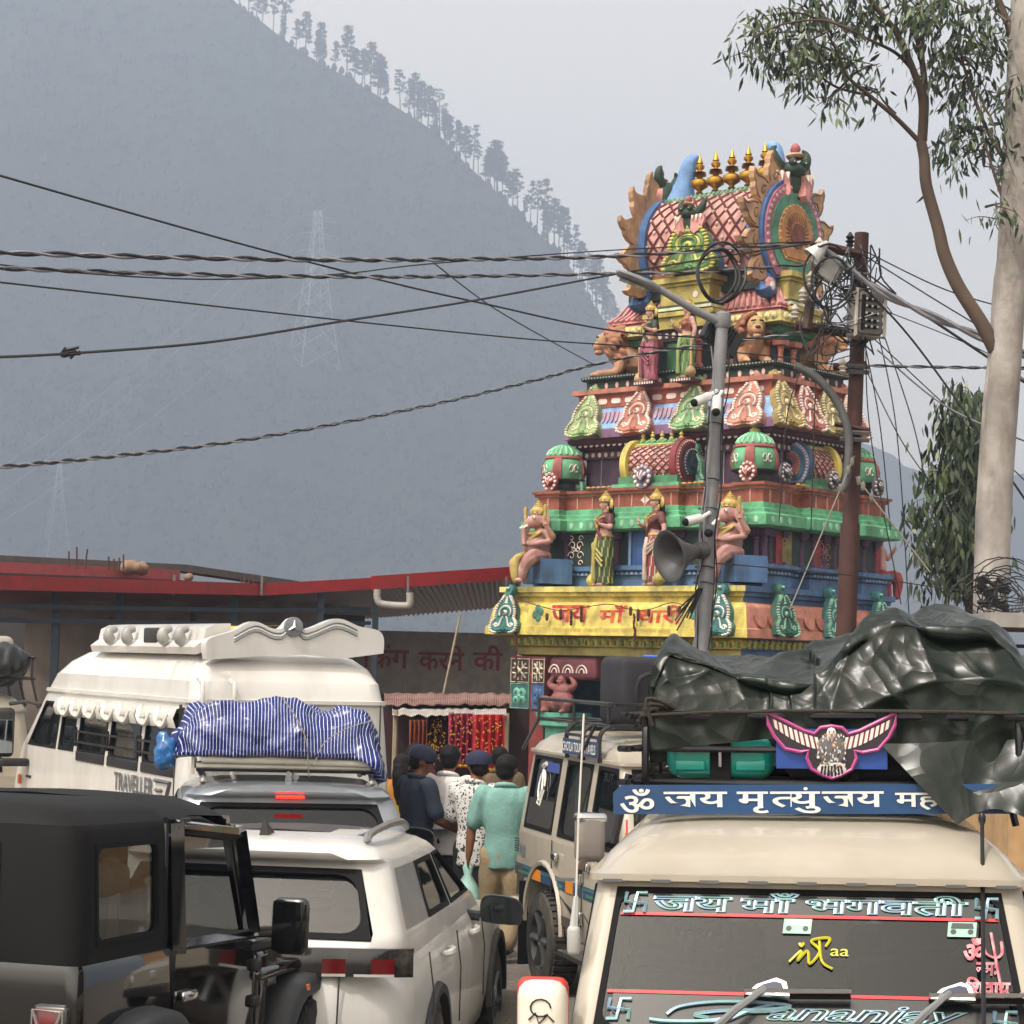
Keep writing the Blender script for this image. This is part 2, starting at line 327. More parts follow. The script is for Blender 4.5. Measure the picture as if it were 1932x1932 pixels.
# lattice pylons on the hillside
def make_pylon():
    m = MB(); H = 1.0; W = lambda z: 0.11 * (1 - z) ** 1.3 + 0.018; lv = [0, .14, .27, .39, .50, .60, .69, .77, .84, .9, .95, 1.0]; r = 0.0024
    for sx in (-1, 1):
        for sy in (-1, 1): m.tube([(sx * W(z), sy * W(z), z) for z in lv], r, 4)
    for a, b in zip(lv, lv[1:]):
        for s in (-1, 1):
            for q in (-1, 1):
                m.tube([(q * W(a), s * W(a), a), (-q * W(b), s * W(b), b)], r * .7, 4); m.tube([(s * W(a), q * W(a), a), (s * W(b), -q * W(b), b)], r * .7, 4)
    arms = MB()
    for z in (.72, .83, .94):
        for s in (-1, 1): arms.tube([(s * W(z), 0, z + .03), (s * .17, 0, z), (s * W(z), 0, z - .005)], r, 4)
    root = empty('transmission_tower'); m.build('lattice_body', mat('galvanised_steel', '#8f9497', rough=.5, metal=.2), root); arms.build('cross_arm', MATS['galvanised_steel'], root); return root
py = make_pylon(); tops = []
for i, (u, v0, v1, lb) in enumerate([(590, 390, 700, 'pale lattice pylon high on the hazy hillside, with crossing wires'), (105, 875, 1052, 'faint lattice pylon low on the hillside above the red shed roof'), (1150, 560, 700, 'faint lattice pylon on the hillside beside the tower')]):
    o = py if i == 0 else copy_tree(py); q = hit(u, v1) or P(u, v1, 600); s = (v1 - v0) / FPX * q.y; o.location = q; o.scale = (s, s, s); o.rotation_euler = (0, 0, .5); tag(o, lb, 'pylon', 'pylons on the hillside'); tops.append((q, s))
for k, (z, s_) in enumerate(((.94, -1), (.83, -1), (.72, 1))):
    q, s = tops[0]; a = q + Vector((s_ * .15 * s, -.07 * s, z * s)); m = MB(); b = P(-80, 935 + 50 * k, a.y * .8)
    m.tube(sag(a, b, 9, 20), 0.10, 4); tag(m.build('transmission_wire', MATS['galvanised_steel']), 'pale thin wire from the ' + ('top', 'middle', 'lowest')[k] + ' arm of the high hillside pylon', 'wire', 'wires of the hillside pylon')
# ================================================================== painted gate tower
def pm(h, rough=0.66, var=0.20, dirt=0.35, **k):
    c = hexc(h); g = .3 * c[0] + .55 * c[1] + .15 * c[2]; c = tuple(g + (x - g) * .82 for x in c[:3])
    return mat('paint_' + h.strip('#'), c, rough=rough, var=var, vscale=5, dirt=min(.7, dirt * 1.4), dirtcol='#2f2822', bump=0.4, bscale=55, **k)
YEL, BLU, LG, TER, PUR, MAR = pm('#cdb52c', dirt=.45), pm('#3d6796'), pm('#4fa673'), pm('#97442a'), pm('#5b3457'), pm('#43121f')
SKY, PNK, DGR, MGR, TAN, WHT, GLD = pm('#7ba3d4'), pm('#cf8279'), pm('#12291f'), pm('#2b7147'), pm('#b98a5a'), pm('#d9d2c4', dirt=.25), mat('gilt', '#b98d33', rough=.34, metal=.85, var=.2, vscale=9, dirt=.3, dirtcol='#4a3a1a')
BRG, OLV, RED, TEAL, SAL, PKG, SKN, PAL, ORG = pm('#6d9b33'), pm('#a99a3c'), pm('#9a1f22'), pm('#1f6e6c'), pm('#bf7358'), pm('#8fb06a'), pm('#c98f80'), pm('#e3c9bd', dirt=.2), pm('#c07a2e')
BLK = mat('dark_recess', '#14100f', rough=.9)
TA = math.radians(-42); TC = Vector((3.43, 37.55, 0)); TS = Vector((0.165, 0.149, 0))
T = empty('temple_tower', TC, TA, 'tall tiered temple gate tower covered in painted sculpture, crowned by a barrel roof', 'temple')
TM = Matrix.Translation(TC) @ Matrix.Rotation(TA, 4, 'Z'); TI = TM.inverted()
CAM0 = Vector((0, 0, EYE))
def TL(u, v, y):
    """local tower point on the plane y (front faces) seen at (u, v)"""
    a = TI @ CAM0; b = TI @ P(u, v, 40); t = (y - a.y) / (b.y - a.y); return a.lerp(b, t)
def TR(u, v, x):
    a = TI @ CAM0; b = TI @ P(u, v, 40); t = (x - a.x) / (b.x - a.x); return a.lerp(b, t)
def plan(L, W, bf=0, cf=0, bs=0, cs=0, d=0.0, c=TS):
    """outline with corner blocks (bf, bs wide) and centre bays (half widths cf, cs), recessed by d between them"""
    def side(h, b, cc):
        if not d: return []
        o = [(-h + b, 0), (-h + b, d)]
        if cc: o += [(-cc, d), (-cc, 0), (cc, 0), (cc, d)]
        return o + [(h - b, d), (h - b, 0)]
    x, y = L / 2, W / 2; q = [(-x, -y)] + [(s, -y + k) for s, k in side(x, bf, cf)] + [(x, -y)] + [(x - k, s) for s, k in side(y, bs, cs)] + [(x, y)] + [(-s, y - k) for s, k in side(x, bf, cf)] + [(-x, y)] + [(-x + k, -s) for s, k in side(y, bs, cs)]
    return [(a + c[0], b + c[1]) for a, b in q]
def mold(mb, poly, prof, mside=None):
    """sweep a profile of (outward offset, z, slot) round an axis-aligned outline; mside[slot] = slot used on the x faces"""
    n = len(poly); rings = []; nr = []
    for i in range(n):
        a, b = poly[i], poly[(i + 1) % n]; e = Vector((b[0] - a[0], b[1] - a[1])); e.normalize(); nr.append(Vector((e.y, -e.x)))
    for off, z, m in prof: rings.append([Vector((poly[i][0] + off * (nr[i - 1].x + nr[i].x), poly[i][1] + off * (nr[i - 1].y + nr[i].y), z)) for i in range(n)])
    b = mb.add([p for r in rings for p in r], [])
    for j in range(len(prof) - 1):
        for i in range(n):
            k = (i + 1) % n; mb.f.append((b + j * n + i, b + j * n + k, b + (j + 1) * n + k, b + (j + 1) * n + i))
            s = prof[j + 1][2]; mb.mi.append(mside[s] if mside and s in mside and abs(nr[i].x) > .5 and nr[i].x > 0 else s)
    mb.f.append(tuple(b + i for i in range(n))[::-1]); mb.mi.append(prof[0][2]); mb.f.append(tuple(b + (len(prof) - 1) * n + i for i in range(n))); mb.mi.append(prof[-1][2])
def edges_of(poly):
    """(start, end, outward normal) for every side that faces the viewer (-y or +x)"""
    o = []; n = len(poly)
    for i in range(n):
        a, b = Vector(poly[i] + (0,)), Vector(poly[(i + 1) % n] + (0,)); e = (b - a).normalized(); nn = Vector((e.y, -e.x, 0))
        if nn.y < -.5 or nn.x > .5: o.append((a, b, nn))
    return o
def frame(o, nn):
    """matrix: local x along the wall, y up, z outward"""
    nn = Vector(nn).normalized(); up = Vector((0, 0, 1)); x = up.cross(nn).normalized(); up = nn.cross(x)
    return Matrix(((x.x, up.x, nn.x, o[0]), (x.y, up.y, nn.y, o[1]), (x.z, up.z, nn.z, o[2]), (0, 0, 0, 1)))
def dots(mb, poly, z, off, w, h, gap, m, kind='oval', edge=0.08, tilt=0):
    for a, b, nn in edges_of(poly):
        L = (b - a).length - 2 * edge + 2 * off * 0; k = int(L / gap)
        if k < 1: continue
        for i in range(k):
            p = a.lerp(b, (edge + (i + .5) * L / k) / (b - a).length) + nn * off; p.z = z; mb.M = frame(p, nn + Vector((0, 0, tilt)))
            if kind == 'oval': mb.prism([(w / 2 * math.cos(t * math.pi / 6), h / 2 * math.sin(t * math.pi / 6)) for t in range(12)], 0, .012, m)
            elif kind == 'slot': mb.prism(rrect(w / 2, h / 2, h * .45), 0, .012, m)
            elif kind == 'dia': mb.prism([(w / 2, 0), (0, h / 2), (-w / 2, 0), (0, -h / 2)], 0, .012, m)
            elif kind == 'bar': mb.box((0, 0, .01), (w, h, .024), m=m)
            elif kind == 'petal': mb.ell((0, 0, 0), (w / 2, h / 2, .05), 8, 5, m)
            elif kind == 'tongue': mb.prism([(-w / 2, h / 2), (-w / 2, -h * .2), (-w * .3, -h * .42), (0, -h / 2), (w * .3, -h * .42), (w / 2, -h * .2), (w / 2, h / 2)], 0, .014, m)
    mb.M = Matrix()

# ---- ornaments
KO = [(.02, 0), (.30, -.03), (.47, .01), (.50, .11), (.46, .2), (.37, .27), (.38, .36), (.36, .46), (.29, .57), (.19, .66), (.12, .73), (.085, .78), (.12, .83), (.135, .89), (.10, .95), (.05, .985), (0, 1)]
def kudu_mesh(mb, w, h, th=0.14, m0=0, m1=1, deep=False):
    pts = [(x * w, y * h) for x, y in KO]; poly = [(-x, y) for x, y in pts[1:-1]] + [pts[-1]] + list(reversed(pts[:-1])); poly = poly[::-1]
    M = mb.M.copy(); mb.prism(poly, 0, th * .8, m0); mb.prism([(x * .95, .02 * h + y * .955) for x, y in poly], th * .8, th, m0, inset=.05)
    bd = [(x * w, y * h) for x, y in KO[1:11]]; s = spline([(x * .93, y, th) for x, y in bd], 2)
    for sg in (-1, 1):
        for i, q in enumerate(s): mb.ell((sg * q.x, q.y, th), (w * .052, h * .028, th * .28), 6, 4, m1)
        mb.tube([(sg * w * (.27 + (.09 - .008 * a) * math.cos(a * .9)), h * (.12 + (.05 - .004 * a) * math.sin(a * .9)), th + .004) for a in range(0, 9)], w * .022, 5, m1); mb.tube([(sg * w * (.05 + .03 * a), h * (.30 - .012 * a * a), th) for a in range(5)], w * .026, 5, m1); mb.tube([(sg * w * (.04 + .02 * a), h * (.25 - .016 * a * a), th) for a in range(4)], w * .022, 5, m0)
        mb.tube([(sg * w * .07 * math.cos(a), h * (.02 + .1 * a / 6), th + .01) for a in range(0, 5)], w * .024, 5, m0)
    for k, (r, mm) in enumerate(((.27, m0), (.21, m1), (.15, m0))):
        mb.tube([(r * w * math.cos(a), h * .40 + r * h * .62 * math.sin(a), th + .006) for a in [math.pi * (-.2 + 1.4 * i / 14) for i in range(15)]], w * .026, 5, mm)
    mb.ell((0, h * .385, th), (w * .085, h * .06, th * .35), 8, 5, m1); mb.ell((0, h * .385, th * 1.25), (w * .04, h * .03, th * .25), 6, 4, m0)
    for a in range(3): mb.tube([(0, h * (.58 + .05 * a), th + .005), (0, h * (.62 + .05 * a), th + .005)], w * .05 * (1 - a * .2), 5, m1)
    mb.ell((0, h * .885, th * .6), (w * .12, h * .08, th * .6), 8, 5, m0); mb.ell((0, h * .90, th * 1.1), (w * .045, h * .03, th * .3), 6, 4, m1); mb.M = M
_kc = {}
def kudu(p, nn, w, h, m0, m1, th=.14, name='kudu_ornament', parent=None, label=None):
    key = (m0.name, m1.name, round(w, 2), round(h, 2), th)
    if key in _kc: o = bpy.data.objects.new(name, _kc[key]); COL.objects.link(o)
    else:
        mb = MB(); kudu_mesh(mb, w, h, th); o = mb.build(name, [m0, m1], smooth=40); _kc[key] = o.data
    o.parent = parent or T; o.matrix_local = frame(p, nn)
    if label: o['label'] = label
    return o
def shell(p, nn, r, m0, m1, parent=None):
    """round lotus boss"""
    mb = MB(); mb.prism([(r * (1 + .0 * a) * math.cos(math.pi * a / 8) * (1.0), r * 1.12 * math.sin(math.pi * a / 8) + (r * .12 if a == 4 else 0)) for a in range(16)], 0, .07, 0)
    for k in range(11):
        a = math.radians(-60 + 30 * k); mb.ell((r * .86 * math.cos(a), r * .95 * math.sin(a), .07), (r * .2, r * .2, .03), 6, 4, 1)
    for k in range(7): a = math.radians(18 + 24 * k); mb.tube([(0, -r * .4, .09), (r * .35 * math.cos(a), -r * .1 + r * .3 * math.sin(a), .11), (r * .62 * math.cos(a), r * .6 * math.sin(a), .08)], [.02, .03, .015], 5, k % 2)
    o = mb.build('lotus_boss', [m0, m1], parent or T, smooth=40); o.matrix_local = frame(p, nn); return o
def pillar(mb, x, y, z0, z1, r, m=0, m2=0):
    mb.lathe([(r * 1.5, z0), (r * 1.5, z0 + .06), (r, z0 + .08), (r * .85, z0 + (z1 - z0) * .55), (r * 1.15, z0 + (z1 - z0) * .6), (r * .9, z0 + (z1 - z0) * .64), (r * 1.3, z0 + (z1 - z0) * .72), (r * .8, z0 + (z1 - z0) * .78)], (x, y, 0), 8, m)
    mb.box((x, y, z0 + (z1 - z0) * .83), (r * 3, r * 3, (z1 - z0) * .08), m=m2); mb.box((x, y, z1 - .04), (r * 4, r * 4, .09), m=m)

_pc = {}
def pillar_part(x, y, z0, z1, r, m, name='pillar'):
    key = (round(z1 - z0, 3), r, m.name)
    if key not in _pc: mb = MB(); pillar(mb, 0, 0, 0, z1 - z0, r); o = mb.build(name, [m], T, smooth=40); _pc[key] = o.data
    else: o = bpy.data.objects.new(name, _pc[key]); COL.objects.link(o); o.parent = T
    o.location = (x, y, z0); return o
def boxpart(name, c, d, m): mb = MB(); mb.box((0, 0, 0), d); return mb.build(name, [m], T, loc=c)
# ---- lower gate
led = plan(5.45, 4.65, c=(0, 0)); lx, ly = 2.725, 2.325
mb = MB(); mold(mb, led, [(-.30, 2.62, 1), (-.22, 2.66, 1), (-.22, 2.80, 0), (-.12, 2.82, 0), (-.12, 2.99, 0)], {0: 2, 1: 2})
dots(mb, led, 2.905, -.12, .155, .17, .165, 3, 'petal'); dots(mb, led, 2.885, -.075, .06, .1, .165, 1, 'petal')
mb.build('petal_frieze', [OLV, BRG, BLU, YEL], T, smooth=35)
mb = MB(); mold(mb, led, [(.10, 3.0, 0), (.21, 3.01, 0), (.20, 3.15, 0), (.165, 3.17, 0), (.16, 3.2, 0), (.10, 3.5, 0), (.06, 3.57, 0), (-.02, 3.6, 0), (-.1, 3.6, 0)], {0: 1})
mb.build('sign_cornice', [YEL, SAL], T, smooth=50)
mb = MB(); mold(mb, led, [(-.1, 3.6, 0), (-.1, 3.69, 0), (-.03, 3.71, 0), (-.03, 3.77, 0), (.03, 3.785, 0), (.03, 3.88, 2), (-.5, 3.884, 2)], {0: 1, 2: 1}); mb.build('ledge', [YEL, BLU, pm('#d6c552', dirt=.6)], T)
mb = MB()
for (x, nn, h) in ((0, (1, 0, .2), 0),):
    for i in range(13):
        y = -2.1 + i * .36; mb.M = frame((lx + .15, y, 3.36), (1, 0, .2)); mb.prism([(.16 * math.cos(math.pi + math.pi * k / 8), .2 * math.sin(math.pi + math.pi * k / 8) + .02) for k in range(9)], 0, .03, i % 2)
mb.M = Matrix(); mb.build('petal_row', [SAL, pm('#a85a45')], T)
# lettering on the cornice
rd = mat('red_sign_paint', '#a8231c', rough=.7, var=.3, vscale=9, dirt=.5, dirtcol='#c2a531', dscale=6); rd2 = mat('pale_red_edge', '#d28d7c', rough=.7)
a = TL(1040, 1140, -ly - .13); b = TL(1292, 1140, -ly - .13)
sx = Vector((1, 0, 0)); sy = Vector((0, .2, 1)).normalized()
def roll_text(mb, s, x0, x1, z, h, m=0, off=.004, bold=.018):
    y = -ly - (.16 - (z - 3.2) * .2); put_text(mb, text_geo(s, 1, bold), (x0, y, z), sx, sy, x1 - x0, h, m, off)
mb = MB(); q = a.x
for s, u0, u1 in (('जय', 1040, 1110), ('माँ', 1131, 1182), ('धारी', 1204, 1288)):
    x0, x1 = TL(u0, 1160, -ly - .13).x, TL(u1, 1160, -ly - .13).x
    roll_text(mb, s, x0 - .015, x1 + .015, 3.225, .325, 1, .003, .03); roll_text(mb, s, x0, x1, 3.24, .31, 0, .009, .018)
for u0 in (1000, 1300):
    x0 = TL(u0 + 15, 1160, -ly - .13).x; mb.M = frame((x0, -ly - .125, 3.4), (0, -1, .2))
    for k in range(4): an = math.pi / 2 * k + .3; mb.ell((.07 * math.cos(an), .09 * math.sin(an), .01), (.06, .075, .012), 8, 4, 2)
    mb.M = Matrix()
mb.build('painted_lettering', [rd, rd2, pm('#2f7d6b')], T)
mb = MB(); put_text(mb, text_geo('उपजन/देव रोकन - या लो जय धारीनगर दव्ह', 1, 0), (-1.25, -ly - .206, 3.04), sx, (0, .05, 1), 2.6, .1); mb.build('faded_small_lettering', [mat('faded_lettering', '#a58a3e', rough=.8)], T)
for u in (957, 1357):
    p = TL(u, 1190, -ly - .2); kudu((p.x, -ly - .2, 3.04), (0, -1, .2), .66, .88, TEAL, WHT)
for i, y in enumerate((-1.5, .05, 1.6)): kudu((lx + .2, y, 3.06), (1, 0, .2), .66, .9, TEAL if i else pm('#23604c'), pm('#7fb59a'))
# pillars and passage
for sx_ in (-1, 1):
    boxpart('gate_pillar', (sx_ * 2.05, -1.95, 1.31), (.82, .72, 2.62), pm('#7a2420')); boxpart('gate_pillar', (sx_ * 2.05, 1.7, 1.31), (.82, .9, 2.62), pm('#7a2420')); boxpart('side_wall', (sx_ * 2.28, -.1, 1.31), (.3, 3.1, 2.62), pm('#2c5f86'))
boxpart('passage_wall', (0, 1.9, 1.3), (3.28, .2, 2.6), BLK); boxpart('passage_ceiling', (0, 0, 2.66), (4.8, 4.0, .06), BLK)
def panel(name, x, z, w, h, kind, c0, c1, y=-2.312, nn=(0, -1, 0)):
    mb = MB(); mb.box((0, 0, .005), (w, h, .03), m=0); mb.tube([(-w / 2, -h / 2, .02), (w / 2, -h / 2, .02), (w / 2, h / 2, .02), (-w / 2, h / 2, .02)], .012, 4, 1, closed=True)
    for k in range(4):
        a = math.pi / 4 + k * math.pi / 2; c, s = math.cos(a), math.sin(a)
        if kind == 'cross': mb.tube([(0, 0, .02), (w * .45 * c, h * .45 * s, .02)], .02, 4, 1); mb.tube([(w * .42 * math.cos(a - .55), h * .42 * math.sin(a - .55), .02), (w * .2 * c, h * .2 * s, .025), (w * .42 * math.cos(a + .55), h * .42 * math.sin(a + .55), .02)], .016, 4, 1)
        else: mb.ell((w * .22 * c, h * .22 * s, .02), (w * .2, h * .2, .03), 8, 4, 1); mb.ell((w * .22 * c, h * .22 * s, .04), (w * .08, h * .1, .025), 6, 4, 0)
    mb.ell((0, 0, .03), (w * .09, h * .09, .03), 8, 4, 1); o = mb.build(name, [c0, c1], T, smooth=40); o.matrix_local = frame((x, y, z), nn)
for s in (-1, 1):
    panel('carved_panel', s * 2.05 - .2 * s * 0 - .17, 2.36, .44, .42, 'cross', pm('#3d261c'), pm('#c9bda4')); panel('carved_panel', s * 2.05 + .27, 2.36, .28, .42, 'cross', pm('#3d261c'), pm('#c9bda4'))
    panel('flower_panel', s * 2.05 - .17, 1.9, .44, .44, 'flower', pm('#27665f'), pm('#5fae94')); panel('flower_panel', s * 2.05 + .27, 1.9, .28, .44, 'flower', pm('#2f5c8c'), pm('#2f5c8c'))
mb = MB(); mb.rbox((-1.05, -2.05, 2.42), (1.1, .42, .40), .08, m=0)
for k in range(3): mb.tube([(-1.45 + .32 * k + .12 * math.cos(a), -2.275, 2.34 + .14 * math.sin(a)) for a in [math.pi * i / 8 for i in range(9)]], .016, 5, 1); mb.tube([(-1.45 + .32 * k + .06 * math.cos(a), -2.275, 2.34 + .08 * math.sin(a)) for a in [math.pi * i / 8 for i in range(9)]], .014, 5, 1)
mb.box((1.05, -2.05, 2.42), (1.1, .42, .40), m=0); mb.build('scroll_bracket', [pm('#6d2733'), PAL], T, smooth=40)
mb = MB(); mold(mb, [(-1.62, -2.42), (-.98, -2.42), (-.98, -1.9), (-1.62, -1.9)], [(-.06, 0, 0), (-.06, 1.35, 0), (.02, 1.4, 0), (.0, 1.5, 0), (.06, 1.55, 0), (.06, 1.63, 0)]); mb.build('bracket_pedestal', [pm('#3f8f76')], T)

# ---- first storey
p1 = plan(5.15, 4.0, .62, .78, .9, .58, .2)
mb = MB(); mold(mb, p1, [(-.02, 3.884, 0), (-.02, 4.08, 0), (.03, 4.1, 1), (.0, 4.15, 1), (.06, 4.19, 1), (.06, 4.27, 0), (-.3, 4.275, 0)]); dots(mb, p1, 4.13, .01, .06, .05, .1, 2); mb.build('plinth', [BLU, pm('#2a4a70'), pm('#7a97bd')], T)
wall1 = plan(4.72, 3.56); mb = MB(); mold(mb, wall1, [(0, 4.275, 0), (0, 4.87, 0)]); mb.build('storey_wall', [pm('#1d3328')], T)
mb = MB()
for a_, b_, nn in edges_of(plan(5.0, 3.85, .62, .78, .9, .58, .2)):
    L = (b_ - a_).length
    if L < .3: continue
    ng = max(2, int(L / .27))
    for i in range(ng): q = a_.lerp(b_, (.06 + (L - .12) * i / (ng - 1)) / L) - nn * .16; pillar_part(q.x, q.y, 4.275, 4.885, .052, PUR, 'purple_pillar')
def wall_panels(specs, z0, z1):
    for name, u, v, w, col, side in specs:
        p = TR(u, v, 2.53) if side else TL(u, v, -1.50); mb = MB(); mb.box((0, 0, 0), (w, z1 - z0, .05)); o = mb.build(name, [col], T); o.matrix_local = frame((p.x, p.y, (z0 + z1) / 2), (1, 0, 0) if side else (0, -1, 0))
wall_panels([('red_panel', 1468, 1040, .2, RED, 1), ('mustard_panel', 1482, 1050, .3, pm('#8a7a1c'), 1), ('red_panel', 1540, 1060, .2, RED, 1), ('red_panel', 1655, 1065, .16, RED, 1)], 4.3, 4.86)
mb = MB(); mb.box((0.05 + TS.x, -1.55, 4.4), (.62, .5, 1.0)); mb.build('blue_doorway', [pm('#1d4a82')], T)
mb = MB()
for s in (-1, 1): mb.box((TS.x + .05 + s * .36, -1.78, 4.4), (.06, .08, 1.0))
mb.build('door_jambs', [pm('#5f86b5')], T)
def scroll(mb, k=1, m=0):
    for sg in (-1, 1):
        for j, (cx, cy, r) in enumerate(((.1, .12, .1), (.12, -.1, .1), (.05, .02, .06), (.13, .27, .07), (.13, -.26, .07))):
            mb.tube([(sg * (cx * k + r * k * (1 - i / 16) * math.cos(i * .55)), cy * k + r * k * (1 - i / 16) * math.sin(i * .55), 0) for i in range(12)], .012 * k, 4, m)
for u in (1086, 1262):
    p = TL(u, 1040, -1.66); mb = MB(); scroll(mb, .85); o = mb.build('white_scroll_relief', [PAL], T); o.matrix_local = frame((p.x, -1.655, 4.56), (0, -1, 0))
p = TR(1555, 1060, 2.54); mb = MB(); scroll(mb, .85); o = mb.build('white_scroll_relief', [SAL], T); o.matrix_local = frame((2.545, p.y, 4.56), (1, 0, 0))
mb = MB(); mold(mb, p1, [(-.1, 4.88, 0), (.10, 4.89, 0), (.16, 4.92, 0), (.16, 5.10, 0), (.06, 5.14, 0), (.06, 5.2, 0), (.0, 5.22, 0), (.0, 5.3, 0), (-.05, 5.31, 0), (-.05, 5.32, 0)]); dots(mb, plan(5.47, 4.32, .62, .78, .9, .58, .2), 5.01, .0, .09, .12, .2, 1)
mb.build('green_cornice', [LG, pm('#8ec79d')], T)
mb = MB(); mold(mb, p1, [(-.06, 5.31, 0), (-.06, 5.54, 0), (-.01, 5.56, 1), (-.01, 5.6, 0), (.03, 5.61, 1), (.03, 5.66, 0), (-.3, 5.665, 0)]); dots(mb, p1, 5.43, -.06, .022, .22, .27, 1, 'bar', .05); dots(mb, plan(5.03, 3.88, .62, .78, .9, .58, .2), 5.43, 0, .2, .16, .7, 2, 'dia', .25)
mb.build('terracotta_band', [TER, pm('#c98f76'), PAL], T)

# ---- row of little shrines
def dome(x, y, z, r, finial=True):
    d = empty('corner_dome', (x, y, z)); d.parent = T; n = 16
    mb = MB(); mb.lathe([(r * .75, 0), (r * .8, .05), (r * .68, .08), (r * .68, .16), (r * .9, .2)], n=n, m=0); mb.lathe([(r * .9, .2), (r * 1.04, .235), (r * 1.04, .25), (r * .9, .26)], n=n, m=0); mb.build('dome_base', [pm('#243b2b')], d, smooth=35)
    pr = [(r * .92, .26), (r * 1.0, .36), (r * 1.0, .46), (r * .93, .56), (r * .78, .66)]
    mb = MB(); mb.lathe(pr, n=n); mb.build('dome_shell', [LG], d, smooth=60)
    mb = MB()
    for k in range(8):
        a = k * math.pi / 4 + math.pi / 8
        if k % 2 == 0:
            mb.loft([[Vector(((q + .025) * math.cos(a + t), (q + .025) * math.sin(a + t), z_)) for t in (-.2, -.1, 0, .1, .2)] for q, z_ in pr], closed=False)
            mb.loft([[Vector(((q + o_) * math.cos(a + t), (q + o_) * math.sin(a + t), z_)) for o_ in (-.02, .025)] for q, z_ in pr for t in (-.2,)], closed=False); mb.loft([[Vector(((q + o_) * math.cos(a + .2), (q + o_) * math.sin(a + .2), z_)) for o_ in (.025, -.02)] for q, z_ in pr], closed=False)
        else:
            for sg in (-1, 1): mb.tube([((r * 1.015) * math.cos(a + sg * (.12 + .1 * math.cos(i * .7))), (r * 1.015) * math.sin(a + sg * (.12 + .1 * math.cos(i * .7))), .44 + .07 * math.sin(i * .7)) for i in range(9)], .011, 4, 1)
    mb.lathe([(r * .86, .62), (r * .9, .64), (r * .82, .7), (r * .72, .7)], n=n); mb.build('dome_ribs', [pm('#9c4038'), PAL], d, smooth=40)
    mb = MB(); mb.lathe([(r * .84, .69), (r * .74, .75), (r * .55, .83), (r * .38, .87), (r * .36, .9), (.02, .9)], n=n)
    for k in range(18): a = k * math.pi / 9; mb.tube([(r * .8 * math.cos(a), r * .8 * math.sin(a), .70), (r * .7 * math.cos(a), r * .7 * math.sin(a), .78), (r * .4 * math.cos(a), r * .4 * math.sin(a), .87)], [.03, .028, .016], 5, 1)
    mb.build('lotus_cap', [LG, pm('#7dbd92')], d, smooth=50)
    if finial: mb = MB(); mb.lathe([(.09, .9), (.1, .95), (.05, .98), (.075, 1.03), (.03, 1.07), (.05, 1.1), (.012, 1.18)], n=8); mb.build('finial', [pm('#b3a040')], d, smooth=60)
    return d
zz = 5.665
for (u, v, s, fin) in ((1064, 880, 0, False), (1424, 865, 0, True)):
    p = TL(u, v, -1.45 + TS.y); dome(p.x, -1.45 + TS.y, zz, .40, fin)
dome(2.17 + TS.x, 1.5 + TS.y, zz, .40, False)
for s, y in ((-2.2, -1.86), (2.23, -1.86)): shell((s + TS.x, y + TS.y - .08, zz + .17), (0, -1, 0), .16, pm('#9b3a31'), PAL)
for y in (-1.5, -.02, 1.45): shell((2.62 + TS.x, y + TS.y, zz + .17), (1, 0, 0), .15, pm('#4a4048'), pm('#a89a9a'))
